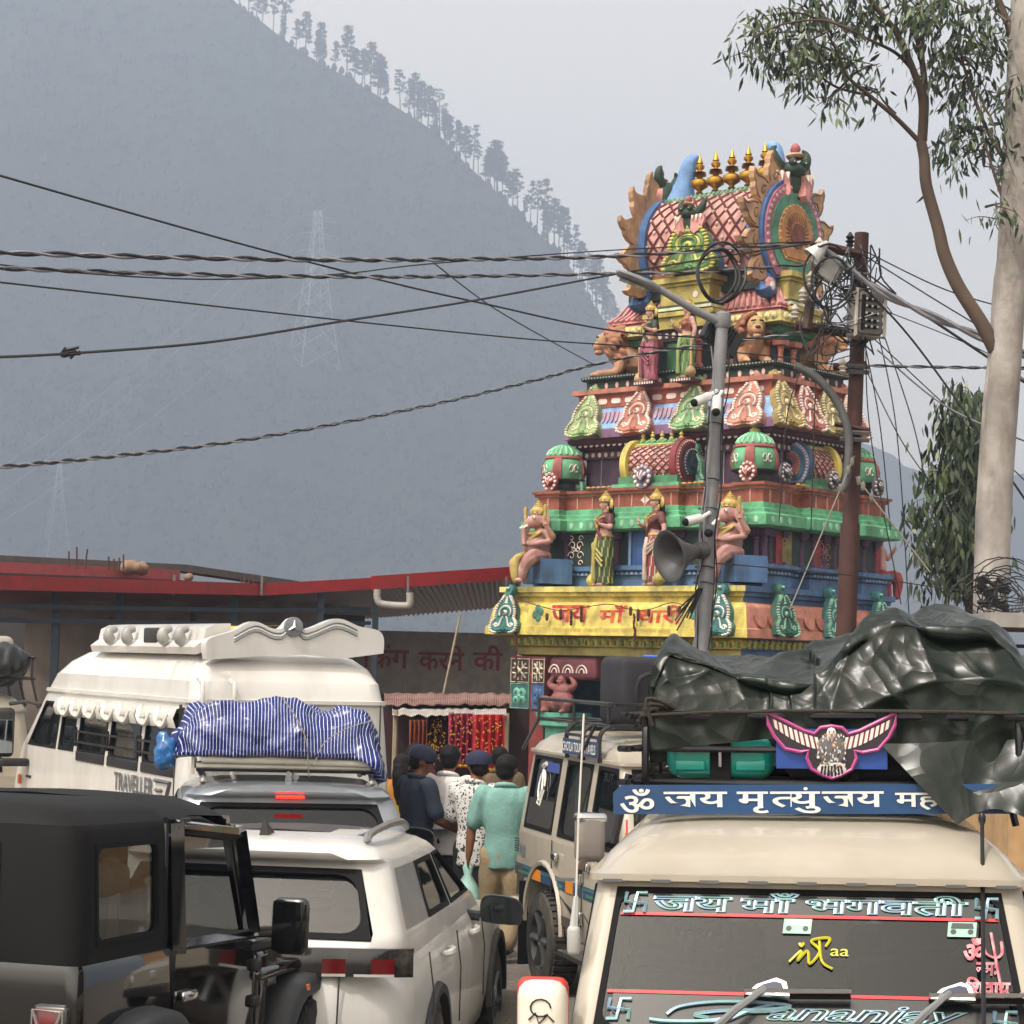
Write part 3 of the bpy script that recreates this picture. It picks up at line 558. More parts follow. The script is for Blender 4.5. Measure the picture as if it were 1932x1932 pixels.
def gable(name, R, th, parent, x, flip, cols, flames=True, deep=.22, foot=True, h=1.0):
    """horseshoe gable plate standing across the ridge at x, facing +x (or -x)"""
    g = empty(name, (x, 0, 0), math.pi if flip else 0); g.parent = parent
    def arc(r, a0=-52, a1=232, n=26, hh=1.08): return [(r * math.cos(math.radians(a0 + (a1 - a0) * i / n)), r * hh * math.sin(math.radians(a0 + (a1 - a0) * i / n))) for i in range(n + 1)]
    Mf = frame((0, 0, 0), (1, 0, 0)); mb = MB(); mb.M = Mf; mb.prism(arc(R), -th, 0, 0); mb.prism(arc(R * .93), 0, .03, 1)
    for i, q in enumerate(arc(R * .86, -40, 220, 30)): mb.ell((q[0], q[1], .03), (R * .05, R * .05, .02), 5, 3, 4)
    mb.prism(arc(R * .76), .03, .055, 2); mb.prism(arc(R * .56), .055, .075, 3); mb.prism(arc(R * .50), .075, .09, 4 if False else 3); mb.prism(arc(R * .22, 0, 360, 16), .09, .12, 5)
    for i in range(21): a = math.radians(-20 + 220 * i / 20); mb.tube([(R * .25 * math.cos(a), R * .28 * math.sin(a), .095), (R * .38 * math.cos(a), R * .45 * math.sin(a), .095)], R * .011, 4, 5)
    for q in arc(R * .54, -50, 230, 22): mb.ell((q[0], q[1], .08), (R * .02, R * .02, .02), 5, 3, 4)
    mb.M = Matrix(); mb.build('gable_face', cols, g, smooth=35)
    if flames:
        for i in range(11):
            a = -38 + 256 * i / 10
            if 72 < a < 108: continue
            ar = math.radians(a); mb = MB(); mb.M = Mf @ Matrix.Translation((R * .97 * math.cos(ar), R * 1.05 * math.sin(ar), -th * .75)) @ Matrix.Rotation(ar - math.pi / 2, 4, 'Z'); k = 1 if math.cos(ar) > 0 else -1
            pl = [(.27, -.04), (.31, .10), (.28, .24), (.20, .33), (.13, .40), (.12, .47), (.16, .55), (.04, .52), (-.06, .44), (-.10, .37), (-.20, .32), (-.28, .20), (-.29, .08), (-.26, -.04)]
            if k > 0: pl = [(-x_, y_) for x_, y_ in pl][::-1]
            pl = [(x_ * .86 * R, y_ * 1.12 * R) for x_, y_ in pl]; mb.prism(pl, th * .2, th * .52, 0, inset=.06); mb.tube([(x_ * .8, y_ * .86 + .03 * R, th * .53) for x_, y_ in pl[1:-1]], R * .016, 4, 1); mb.tube([(R * (.12 * math.cos(t * .8) * (1 - t / 9)), R * (.13 + .1 * math.sin(t * .8) * (1 - t / 9)), th * .5 + .004) for t in range(8)], R * .022, 4, 1); mb.build('flame_leaf', [TAN, pm('#7a4f33')], g)
    if foot:
        for s in (-1, 1):
            mb = MB(); mb.M = Mf; mb.tube(spline([(s * R * .62, -R * .78, -th * .4), (s * R * .58, -R * .95, -th * .3), (s * R * .66, -R * 1.1, -th * .2), (s * R * .84, -R * 1.1, -th * .2), (s * R * .88, -R * .98, -th * .2)], 4), [R * .13] * 6 + [R * .15] * 8 + [R * .08] * 3, 8, 0); mb.ell((s * R * .72, -R * 1.05, .0), (R * .17, R * .19, .06), 10, 5, 1); mb.ell((s * R * .72, -R * 1.05, .05), (R * .09, R * .1, .03), 8, 4, 2); mb.M = Matrix(); mb.build('curled_foot', [cols[0], PNK, PAL], g, smooth=60)
    return g
def kirti(parent, M, k, body=None, name='monster_head'):
    """grotesque guardian head: green face, open pink mouth, fangs, knob eyes and a crest; local y up, z out"""
    r = empty(name); r.parent = parent; r.matrix_local = M
    mb = MB(); mb.ell((0, .36 * k, -.05 * k), (.46 * k, .42 * k, .26 * k), 12, 8, 0); mb.ell((0, .56 * k, .14 * k), (.26 * k, .16 * k, .22 * k), 10, 6, 0)
    for s in (-1, 1):
        mb.tube(spline([(s * .2 * k, .6 * k, .0), (s * .36 * k, .74 * k, .02 * k), (s * .42 * k, .95 * k, .0), (s * .32 * k, 1.05 * k, 0)], 3), [.14 * k, .13 * k, .12 * k, .12 * k, .11 * k, .1 * k, .08 * k, .06 * k, .04 * k, .02 * k], 7, 0)
        mb.ell((s * .14 * k, .68 * k, .3 * k), .085 * k, 8, 6, 0)
        for j in range(5): mb.ell((s * (.12 + .07 * j) * k, (.02 - .03 * j + .03 * j * j * .6) * k, .1 * k), .06 * k, 6, 4, 0)
    mb.build('head', [pm('#1d3a25', dirt=.2)], r, smooth=60)
    mb = MB()
    for s in (-1, 1):
        mb.M = Matrix.Rotation(s * .5, 4, 'Y'); mb.prism([(x * k, y * k) for x, y in ((s * .02, .46), (s * .40, .56), (s * .46, .40), (s * .34, .06), (s * .14, -.10), (s * .02, .02))][::s], .10 * k, .33 * k, 0, inset=.08)
        for j, (x, y, l) in enumerate(((.08, .45, .14), (.20, .48, .20), (.32, .50, .12))): mb.tube([(s * x * k, y * k, .34 * k), (s * x * k, (y - l) * k, .39 * k)], [.045 * k, .004 * k], 6, 1)
        mb.M = Matrix(); mb.ell((s * .14 * k, .67 * k, .365 * k), (.034 * k, .022 * k, .025 * k), 8, 5, 1); mb.ell((s * .14 * k, .67 * k, .385 * k), .014 * k, 6, 4, 3)
    mb.build('mouth', [PNK, pm('#e6ddcb', dirt=.1), pm('#7a1a1a'), BLK], r, smooth=40)
    mb = MB(); mb.lathe([(.16 * k, .0), (.2 * k, .05 * k), (.14 * k, .1 * k), (.02, .12 * k)], (0, 0, 0), 10, 0); mb.lathe([(.06 * k, .1 * k), (.11 * k, .18 * k), (.08 * k, .27 * k), (.01, .33 * k)], (0, 0, 0), 8, 1); o = mb.build('crest_bud', [TAN, pm('#a34a4f')], r, smooth=50); o.location = (.0, .78 * k, .2 * k); o.rotation_euler = (-math.pi / 2, 0, 0)
    if body:
        mb = MB(); mb.tube(spline([(0, .1 * k, -.25 * k), (0, .45 * k, -.35 * k), (0, .75 * k, -.42 * k), (0, 1.15 * k, -.5 * k), (0, 1.3 * k, -.7 * k)], 4), [.42 * k, .42 * k, .4 * k, .36 * k, .32 * k, .28 * k, .25 * k, .22 * k, .2 * k, .19 * k, .18 * k, .17 * k, .16 * k, .14 * k, .11 * k, .07 * k, .02 * k], 10, 0); mb.tube(spline([(0, .2 * k, -.3 * k), (0, .1 * k, -.6 * k), (0, -.02 * k, -.95 * k)], 4), [.34 * k, .3 * k, .27 * k, .24 * k, .2 * k, .17 * k, .13 * k, .1 * k, .06 * k], 8, 0); mb.build('body_fin', [body], r, smooth=60)
    return r
def barrel(name, M, L, R, z0, cols, nfin, fin_h, fin_mat, fin_gap, bands, lat=9, gab=None):
    """waggon-vault roof with its ridge along local x"""
    b = empty(name); b.parent = T; b.matrix_local = M
    def sec(t, r=R):  # t 0..1 from the lower front edge over the crown to the back
        a = math.radians(-38 + 256 * t); return Vector((0, -r * math.cos(a), r * 1.12 * math.sin(a)))
    mb = MB(); mb.loft([[sec(i / 24) + Vector((x, 0, 0)) for i in range(25)] for x in (-L / 2, L / 2)], closed=False)
    nx = max(3, int(L / .26 * (R / .75) ** -.6)); dx = L / nx
    for k in range(-lat, nx + lat):
        for sg in (-1, 1):
            pts = []
            for i in range(13):
                t = .02 + .36 * i / 12; x = -L / 2 + dx * k + sg * dx * 2.2 * i / 6
                if abs(x) <= L / 2: pts.append(sec(t, R + .008) + Vector((x, 0, 0)))
            if len(pts) > 1: mb.tube(pts, .022 * (R / .75) ** .5, 4, 1)
    rows = 7
    for j in range(rows):
        for k in range(nx + 1):
            t = .02 + .36 * (j + .0) / (rows - 1) * 1.0; x = -L / 2 + dx * (k + (0.5 if j % 2 else 0)); 
            if abs(x) < L / 2 - .03:
                q = sec(t, R + .012); mb.M = Matrix.Translation(q + Vector((x, 0, 0))); mb.ell((0, 0, 0), (.026 * R / .75 + .006, .03, .026 * R / .75 + .006), 6, 4, 2); mb.M = Matrix()
    mb.build('vault', cols[:3], b, smooth=40)
    mb = MB()
    for (t0, t1, r, m, leaf) in bands:
        mb.loft([[sec(t0 + (t1 - t0) * i / 4, R + r) + Vector((x, 0, 0)) for i in range(5)] for x in (-L / 2, L / 2)], closed=False, m=m); mb.loft([[sec(t0, R - .02) + Vector((x, 0, 0)), sec(t0, R + r) + Vector((x, 0, 0))] for x in (-L / 2, L / 2)], closed=False, m=m)
        nl = int(L / leaf) if leaf else 0
        for i in range(nl):
            x = -L / 2 + L * (i + .5) / nl; mb.tube([sec(t1, R + r) + Vector((x - leaf * .2, 0, 0)), sec((t0 + t1) / 2, R + r + .015) + Vector((x + leaf * .12, 0, 0)), sec(t0, R + r + .005) + Vector((x, 0, -.015))], [leaf * .2, leaf * .34, leaf * .16], 5, m)
    mb.build('roof_bands', cols[3:], b, smooth=40)
    for i in range(nfin):
        x = (i - (nfin - 1) / 2) * fin_gap; k = fin_h; mb = MB()
        pr = [(.15, 0), (.17, .03), (.10, .06), (.06, .1), (.09, .13), (.05, .17), (.07, .2), (.19, .28), (.205, .34), (.19, .40), (.07, .46), (.06, .49), (.15, .515), (.06, .53), (.15, .55), (.06, .565), (.14, .59), (.05, .61), (.05, .64), (.10, .69), (.105, .73), (.06, .78), (.075, .8), (.04, .88), (.004, 1.0)]
        if fin_h < .5: pr = [(.2, 0), (.2, .1), (.1, .14), (.2, .3), (.2, .45), (.08, .55), (.16, .65), (.14, .75), (.07, .8), (.1, .86), (.02, 1.0)]
        mb.lathe([(r_ * k, z_ * k) for r_, z_ in pr], n=14); o = mb.build('kalash_finial', [fin_mat], b, smooth=35); o.location = (x + (.12 if R > .5 else 0), 0, R * 1.12 - .01)
    if gab:
        for (x, flip, gc, fl, ft) in gab: gable('gable', R * (1.1 if R > .5 else 1.32), .3 * (R / .75), b, x, flip, gc, fl, foot=ft)
    return b
mini = [pm('#cf9a8e'), pm('#7d2a24'), pm('#d9b3a6'), LG, pm('#c7b548'), pm('#8b3a30')]
mb_bands = [(.40, .44, .03, 1, 0), (.44, .56, .045, 0, .12)]
bz = zz + .42
pc = TL(1252, 870, -1.5)
barrel('small_barrel_roof', Matrix.Translation((TS.x + .02, -1.52 + TS.y, bz)), 1.25, .33, 0, mini, 5, .26, pm('#b9a437'), .215, mb_bands, gab=[(.62, False, [pm('#7d2028'), pm('#a34040'), pm('#5e1620'), pm('#274a5c'), PAL, pm('#1d3646')], False, False), (-.62, True, [pm('#c9b02f'), pm('#3c69a8'), BLU, BLU, YEL, BLU], False, False)])
barrel('small_barrel_roof', Matrix.Translation((2.1 + TS.x, TS.y, bz)) @ Matrix.Rotation(math.pi / 2, 4, 'Z'), 1.0, .31, 0, mini, 4, .26, pm('#b9a437'), .2, mb_bands, gab=[(.5, False, [YEL, pm('#b01f2e'), RED, RED, YEL, RED], False, False), (-.5, True, [pm('#2b5570'), pm('#8b8fb5'), pm('#34708c'), pm('#b0675c'), PAL, pm('#1d3646')], False, False)])
for R0, R1 in (((TS.x - .75, TS.x + .75, -1.98 + TS.y, -1.1 + TS.y), (TS.x - .66, TS.x + .66, -1.9 + TS.y, -1.15 + TS.y)), ((1.7 + TS.x, 2.5 + TS.x, -.58 + TS.y, .58 + TS.y), (1.75 + TS.x, 2.42 + TS.x, -.5 + TS.y, .5 + TS.y))): mb = MB(); mb.rprism(R0, zz, zz + .06, 0); mb.rprism(R1, zz + .06, zz + .2, 1); mb.build('shrine_base', [LG, pm('#3c7d50')], T)
shell((TS.x, -1.99 + TS.y, zz + .17), (0, -1, 0), .19, pm('#6d5f7d'), PAL)
for u, v in ((1081, 915), (1308, 905)): p = TL(u, v, -1.3); kudu((p.x, -1.3 + TS.y, zz + .02), (0, -1, 0), .42, .78, pm('#3f9070'), pm('#8fc7a6'), .12)
mb = MB(); dots(mb, plan(4.9, 3.7), zz + .03, .0, .1, .06, .12, 0, 'petal', 1.0); mb.build('yellow_scallops', [pm('#b98a22')], T)

# ---- second storey wall, brackets, cornice
pd = plan(4.75, 2.9)
mb = MB(); mold(mb, pd, [(-.32, zz, 0), (-.32, 6.3, 0), (-.26, 6.3, 1), (-.26, 6.45, 1), (-.2, 6.46, 1), (-.17, 6.5, 1), (-.08, 6.58, 1), (-.06, 6.62, 1), (-.06, 6.65, 1)])
dots(mb, plan(4.23, 2.38), 6.375, 0, .075, .085, .15, 2, 'slot', .04); dots(mb, plan(4.54, 2.69), 6.55, -.02, .075, .1, .135, 2, 'slot', .02, .5); dots(mb, plan(4.11, 2.26), 6.0, 0, .02, .7, .5, 3, 'bar', .1)
mb.build('storey_wall', [pm('#3d2440'), pm('#4a1a26'), pm('#b9aba4'), pm('#8d7d94')], T)
mb = MB(); mold(mb, pd, [(-.1, 6.65, 0), (.0, 6.66, 0), (-.02, 6.83, 0), (-.03, 6.85, 1), (-.1, 7.05, 1), (-.16, 7.2, 1), (-.22, 7.24, 1), (-.22, 7.25, 1)], {1: 2})
dots(mb, plan(4.55, 2.7), 7.04, .016, .075, .22, .1, 3, 'tongue', .15, .38); mb.build('sloping_cornice', [pm('#7d527c'), SKY, pm('#5b3a63'), pm('#a88296')], T, smooth=50)
mb = MB(); mold(mb, pd, [(-.2, 7.24, 0), (-.2, 7.48, 0), (-.11, 7.5, 1), (-.11, 7.585, 1), (-.3, 7.59, 1)]); dots(mb, plan(4.35, 2.5), 7.36, .0, .22, .1, .3, 2, 'slot', .1); mb.build('terracotta_band', [pm('#a24a2c'), pm('#b56a4e'), PAL], T)
kc = [pm('#86a35f'), pm('#b8694f'), pm('#6f9f62'), pm('#bf7a60')]; ks = [pm('#a98d3e'), pm('#ad5b48'), pm('#9c8a48'), pm('#a5614f')]
for i, x in enumerate((-1.83, -.62, .6, 1.82)): kudu((x + TS.x, -1.46 + TS.y, 6.68), (0, -1, .36), .78, 1.04, kc[i], pm('#cdc7a0') if i % 2 == 0 else PAL, .15)
for i, y in enumerate((-1.08, -.36, .36, 1.08)): kudu((2.38 + TS.x, y + TS.y, 6.68), (1, 0, .36), .76, 1.06, ks[i], PAL if i % 2 else pm('#d3c48f'), .15)
pe = plan(4.3, 2.25)
mb = MB(); mold(mb, pe, [(-.03, 7.59, 0), (-.03, 7.77, 0), (.03, 7.78, 0), (.05, 7.81, 0), (.05, 7.855, 0), (-.3, 7.86, 0)]); dots(mb, plan(4.24, 2.19), 7.68, .0, .075, .11, .25, 1, 'oval', .1); dots(mb, plan(4.4, 2.35), 7.83, .0, .025, .025, .07, 2, 'oval', .02); mb.build('dark_ledge', [DGR, pm('#d1a19b'), pm('#a9b3a4')], T)

# ---- third storey
pf = plan(4.0, 1.5)
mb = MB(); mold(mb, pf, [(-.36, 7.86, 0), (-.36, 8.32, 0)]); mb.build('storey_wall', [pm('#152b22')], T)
mb = MB(); mold(mb, pf, [(-.36, 8.31, 0), (-.30, 8.33, 0), (-.28, 8.4, 0), (-.18, 8.48, 0), (-.16, 8.55, 0), (-.1, 8.6, 0)]); mb.build('green_bracket_cornice', [MGR], T)
mb = MB(); mold(mb, pf, [(-.08, 8.59, 0), (.04, 8.62, 0), (-.02, 8.82, 0), (-.06, 8.85, 1), (-.06, 8.88, 1)])
dots(mb, pf, 8.72, .02, .13, .15, .15, 2, 'petal', .05); dots(mb, pf, 8.70, .055, .05, .06, .15, 0, 'petal', .05); mb.build('floral_cornice', [pm('#c2ad4a'), pm('#9b4a42'), pm('#d8cd92')], T, smooth=40)
mb = MB(); mold(mb, pf, [(-.02, 8.88, 0), (-.1, 8.94, 0), (-.22, 9.05, 0), (-.29, 9.18, 0), (-.32, 9.3, 0), (-.5, 9.31, 0)]); mb.build('lotus_roof', [PNK], T, smooth=60)
mb = MB()
for a_, b_, nn in edges_of(pf):
    L = (b_ - a_).length; k = int(L / .13)
    for i in range(k): q = a_.lerp(b_, (i + .5) / k); c_ = (0.5 - (i + .5) / k) * .5; d = (b_ - a_).normalized(); mb.tube([q + nn * -.05 + Vector((0, 0, 8.93)), q - nn * .18 + d * c_ * .5 + Vector((0, 0, 9.06)), q - nn * .3 + d * c_ + Vector((0, 0, 9.28))], [.045, .035, .02], 5)
mb.build('lotus_petals', [pm('#c77f78')], T, smooth=60)
mb = MB(); c = TS
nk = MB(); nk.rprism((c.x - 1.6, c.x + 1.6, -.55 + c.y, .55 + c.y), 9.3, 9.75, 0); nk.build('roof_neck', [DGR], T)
mb.rprism((c.x - .62, c.x + .62, -1.0 + c.y, 0), 7.86, 8.4, 3); mb.rprism((c.x - .72, c.x + .72, -1.02 + c.y, 0), 8.4, 8.62, 4)
for z0, z1, w_, m_ in ((8.62, 8.84, .74, 0), (8.84, 8.92, .8, 0), (8.92, 8.97, .66, 2), (8.97, 9.02, .68, 1), (9.02, 9.07, .64, 2), (9.07, 9.42, .55, 0), (9.42, 9.48, .6, 0), (9.48, 9.58, .68, 0)):
    mb.rprism((c.x - w_, c.x + w_, -.45 - w_ * .85 + c.y, .1), z0, z1, m_); mb.rprism((1.0 + c.x, 1.35 + w_ * .95 + c.x, -w_ * .62 + c.y, w_ * .62 + c.y), z0, z1, m_)
mb.build('projecting_bay', [pm('#b3a036'), pm('#c9c9a5'), pm('#1f4a30'), pm('#152b22'), pm('#3a2038')], T)
mb = MB(); dots(mb, [(c.x - .72, -1.02 + c.y), (c.x + .72, -1.02 + c.y), (c.x + .72, .0), (c.x - .72, .0)], 8.51, .0, .08, .1, .15, 0, 'slot', .03); dots(mb, [(c.x - .55, -.45 - .4675 + c.y), (c.x + .55, -.45 - .4675 + c.y), (c.x + .55, 0), (c.x - .55, 0)], 9.24, 0, .12, .13, .36, 0, 'oval', .05); mb.build('white_studs', [PAL], T)
mb = MB(); mb.box((c.x + .0, -1.06 + c.y, 8.02), (.42, .12, .62)); mb.build('green_doorway', [pm('#1f6638')], T)
for y in (-.42, -.02): pillar_part(1.78 + c.x, y + c.y, 7.86, 8.33, .055, pm('#b8654c'), 'terracotta_pillar')
for x in (-.5, .5): pillar_part(x + c.x, -1.12 + c.y, 7.86, 8.4, .055, pm('#b8654c'), 'terracotta_pillar')
for x, y in ((1.62, -.36), (1.62, -.2), (.9, -.5), (-.9, -.5), (-1.5, -.5)): boxpart('purple_pillar', (x + c.x, y + c.y - .02, 8.1), (.1, .1, .48), pm('#3b2448'))
# ---- great barrel roof
BM = Matrix.Translation((c.x + .22, c.y, 10.27))
main_cols = [pm('#c98d80'), pm('#6a1f1a'), pm('#e0b8a8'), pm('#255f43'), pm('#b9575a'), pm('#6b9a72')]
bb = barrel('barrel_roof', BM, 2.86, .875, 0, main_cols, 5, .86, GLD, .37, [(.40, .43, .02, 2, .1), (.43, .475, .03, 1, 0), (.475, .58, .06, 0, .11)], 14,
    gab=[(1.50, False, [pm('#35629a'), pm('#b9607a'), pm('#3f8a6c'), pm('#bf7f2c'), pm('#d8b0a0'), pm('#7a3a1a')], True, True), (-1.50, True, [pm('#35629a')] * 6, True, True)])
kirti(bb, frame((1.42, 0, .70), (1, -.35, .05)), .90, pm('#5f8fc4')); kirti(bb, frame((-1.42, 0, .70), (-1, -.2, .05)), .90, pm('#5f8fc4'))
# front dormer
mb = MB(); mb.M = frame((0, -1.0, -.62), (0, -1, 0)); kudu_mesh(mb, 1.2, 1.2, .14, 0, 1); mb.M = Matrix(); mb.build('dormer_face', [pm('#5d8a42'), pm('#c7bd3c')], bb, smooth=40)
mb = MB(); mb.loft([[Vector((x * 1.1, y, z * 1.0 - .62)) for x, z in ((.5, 0), (.5, .2), (.4, .4), (.3, .65), (0, .8), (-.3, .65), (-.4, .4), (-.5, .2), (-.5, 0))] for y in (-.95, -.3)], closed=False); mb.build('dormer_side', [BLU], bb, smooth=50)
kirti(bb, frame((0, -1.08, .05), (0, -1, .1)), .62)
# dried garlands strung over the sign
gm = mat('dried_marigold', '#4a2616', rough=.9, var=.4)
gt = empty('dried_garland', (0, 0, 0), 0, 'dried brown garland looped and hanging over the yellow sign cornice', 'garland'); gt.matrix_world = TM
def beads(name, pts, r):
    mb = MB()
    for i, q in enumerate(pts): mb.ell(q, (r * (1 + .4 * math.sin(i * 2.3)), r, r * 1.2), 6, 4)
    mb.build(name, [gm], gt, smooth=60)
yg = -ly - .24
for (u, v0, v1) in ((973, 1128, 1290), (1196, 1160, 1228)):
    a = TL(u, v0, yg); b = TL(u + 2, v1, yg); n_ = int((a - b).length / .035); beads('hanging_strand', [a.lerp(b, i / n_) + Vector((.012 * math.sin(i), 0, 0)) for i in range(n_)], .022)
kn = [(970, 1128), (1020, 1144), (1060, 1152), (1100, 1146), (1150, 1140), (1190, 1150), (1225, 1150), (1268, 1137), (1310, 1149)]
mb = MB(); mb.tube(spline([TL(u, v, yg) for u, v in kn], 5), .008, 4); mb.build('string', [gm], gt)
for u, v, l in ((1058, 1152, 14), (1078, 1155, 22), (1097, 1146, 24), (1190, 1148, 10), (1204, 1152, 16), (1224, 1152, 8), (1262, 1146, 12), (1282, 1146, 9), (1032, 1160, 8)):
    a = TL(u, v, yg); beads('dry_bunch', [a - Vector((0, 0, .0095 * i * l / 8)) for i in range(9)], .03)
# ================================================================== figures: shared builders, tower statues, people
def fuse(mb, name, m, parent, vox, smooth=5, wrinkle=0.0, wscale=9.0):
    """melt overlapping solids into one continuous skin"""
    o = mb.build(name, m, parent, smooth=180); r = o.modifiers.new('r', 'REMESH'); r.mode = 'VOXEL'; r.voxel_size = vox; r.use_smooth_shade = True
    if smooth: s = o.modifiers.new('s', 'SMOOTH'); s.iterations = smooth; s.factor = .5
    finish(o)
    if wrinkle:
        me = o.data
        for v in me.vertices:
            q = v.co; k = noise.noise(Vector((q.x * wscale, q.y * wscale, q.z * wscale * .6))) + .5 * noise.noise(Vector((q.x * wscale * 2.3, q.y * wscale * 2.3, q.z * wscale * 1.1 + 5)))
            v.co = q + v.normal * wrinkle * k
    return o
def limb(mb, pts, rad, n=9, m=0):
    p = spline(pts, 4); N = len(pts); R = []
    for i in range(len(p)): t = i / (len(p) - 1) * (N - 1); j = min(int(t), N - 2); R.append(rad[j] + (rad[j + 1] - rad[j]) * (t - j))
    mb.tube(p, R, n, m)
    mb.ell(p[0], R[0], 8, 5, m); mb.ell(p[-1], R[-1], 8, 5, m)
def hand(mb, wr, d, side, s, curl=.35, m=0):
    """palm, four bent fingers of unequal length and a thumb; d = pointing direction, side = towards the thumb"""
    d = Vector(d).normalized(); t = Vector(side); t = (t - d * t.dot(d)).normalized(); nrm = d.cross(t); wr = Vector(wr)
    mb.loft([[wr + d * (s * k) + t * (.24 * s * w_ * math.cos(a)) + nrm * (.11 * s * math.sin(a)) for a in [i * math.pi / 4 for i in range(8)]] for k, w_ in ((-.05, .7), (.2, .95), (.5, 1.0), (.6, .8))], cap=True, m=m)
    for i, (o, l) in enumerate(((.2, .42), (.07, .5), (-.07, .46), (-.19, .34))):
        b = wr + d * (s * .52) + t * (o * s); e1 = b + d * (l * .5 * s) + nrm * (curl * .25 * s); e2 = e1 + d * (l * .45 * s) * (1 - curl * .8) + nrm * (curl * .6 * l * s); mb.tube([b, e1, e2], [.055 * s, .05 * s, .035 * s], 5, m)
    b = wr + d * (s * .14) + t * (.2 * s); mb.tube([b, b + d * .2 * s + t * .16 * s + nrm * .05 * s, b + d * .4 * s + t * .14 * s + nrm * .12 * s], [.07 * s, .06 * s, .04 * s], 5, m)
def head(mb, c, r, yaw=0.0, pitch=0.0, female=False, m=0):
    """skull, jaw, nose, lips and ears, facing -y before yaw"""
    M0 = mb.M.copy(); mb.M = M0 @ Matrix.Translation(Vector(c)) @ Matrix.Rotation(yaw, 4, 'Z') @ Matrix.Rotation(pitch, 4, 'X')
    mb.ell((0, .012 / .09 * r, .16 * r), (.74 * r, .92 * r, .86 * r), 12, 8, m); mb.ell((0, -.18 * r, -.38 * r), (.55 * r, .66 * r, .62 * r), 10, 7, m); mb.ell((0, -.42 * r, -.74 * r), (.3 * r, .3 * r, .24 * r), 8, 5, m)
    mb.tube([(0, -.82 * r, .2 * r), (0, -1.0 * r, -.12 * r), (0, -.84 * r, -.2 * r)], [.09 * r, .17 * r, .12 * r], 6, m); mb.ell((0, -.80 * r, -.42 * r), (.22 * r, .1 * r, .09 * r), 8, 5, m)
    for s in (-1, 1): mb.ell((s * .76 * r, .06 * r, -.06 * r), (.1 * r, .2 * r, .28 * r), 7, 5, m); mb.ell((s * .42 * r, -.62 * r, -.12 * r), (.2 * r, .16 * r, .16 * r), 7, 5, m)
    M1 = mb.M.copy(); mb.M = M0; return M1
def face_paint(parent, M1, r, white, iris, lip, name='face_features'):
    mb = MB(); mb.M = M1
    for s in (-1, 1):
        mb.ell((s * .32 * r, -.84 * r, .08 * r), (.17 * r, .06 * r, .09 * r), 8, 5, 0); mb.ell((s * .32 * r, -.88 * r, .08 * r), (.075 * r, .04 * r, .08 * r), 6, 4, 1)
        mb.tube([(s * .1 * r, -.9 * r, .25 * r), (s * .34 * r, -.9 * r, .33 * r), (s * .55 * r, -.74 * r, .24 * r)], .035 * r, 4, 1)
        mb.tube([(s * .14 * r, -.88 * r, .10 * r), (s * .32 * r, -.92 * r, .18 * r), (s * .52 * r, -.78 * r, .10 * r)], .025 * r, 4, 1)
    mb.ell((0, -.88 * r, -.43 * r), (.2 * r, .05 * r, .06 * r), 8, 4, 2); return mb.build(name, [white, iris, lip], parent, smooth=60)

# ---- painted statues on the tower
S_W, S_K, S_L = mat('eye_white', '#e8e0d2', var=0, rough=.4), mat('painted_black', '#120d0c', rough=.5), mat('lip_paint', '#a32c2c', rough=.5)
JWL = pm('#bd9b2c', rough=.45)
def crown(mb, c, r, m=0):
    mb.lathe([(r * .98, 0), (r * 1.06, .1 * r), (r * 1.0, .25 * r), (r * 1.04, .5 * r), (r * .9, .8 * r), (r * .7, 1.1 * r), (r * .74, 1.2 * r), (r * .5, 1.35 * r), (r * .55, 1.45 * r), (r * .3, 1.6 * r), (r * .34, 1.72 * r), (r * .1, 1.9 * r), (.01, 2.1 * r)], c, 14, m, sy=1.12)
    for k in range(10): a = k * math.pi / 5; mb.ell((c[0] + r * 1.02 * math.cos(a), c[1] + r * 1.12 * math.sin(a), c[2] + .42 * r), (.14 * r, .14 * r, .24 * r), 6, 4, m)
def mace(parent, x, y, z0, z1, r, m):
    mb = MB(); mb.lathe([(.02, 0), (r * .7, .02), (r, r * .7), (r * 1.02, r * 1.1), (r * .8, r * 1.7), (r * .35, r * 2.1), (r * .3, r * 2.4), (r * .42, r * 2.5), (r * .25, r * 2.7), (r * .2, (z1 - z0) * .8), (r * .3, (z1 - z0) * .97), (.01, z1 - z0)], (x, y, z0), 12, 0); return mb.build('mace', [m], parent, smooth=50)
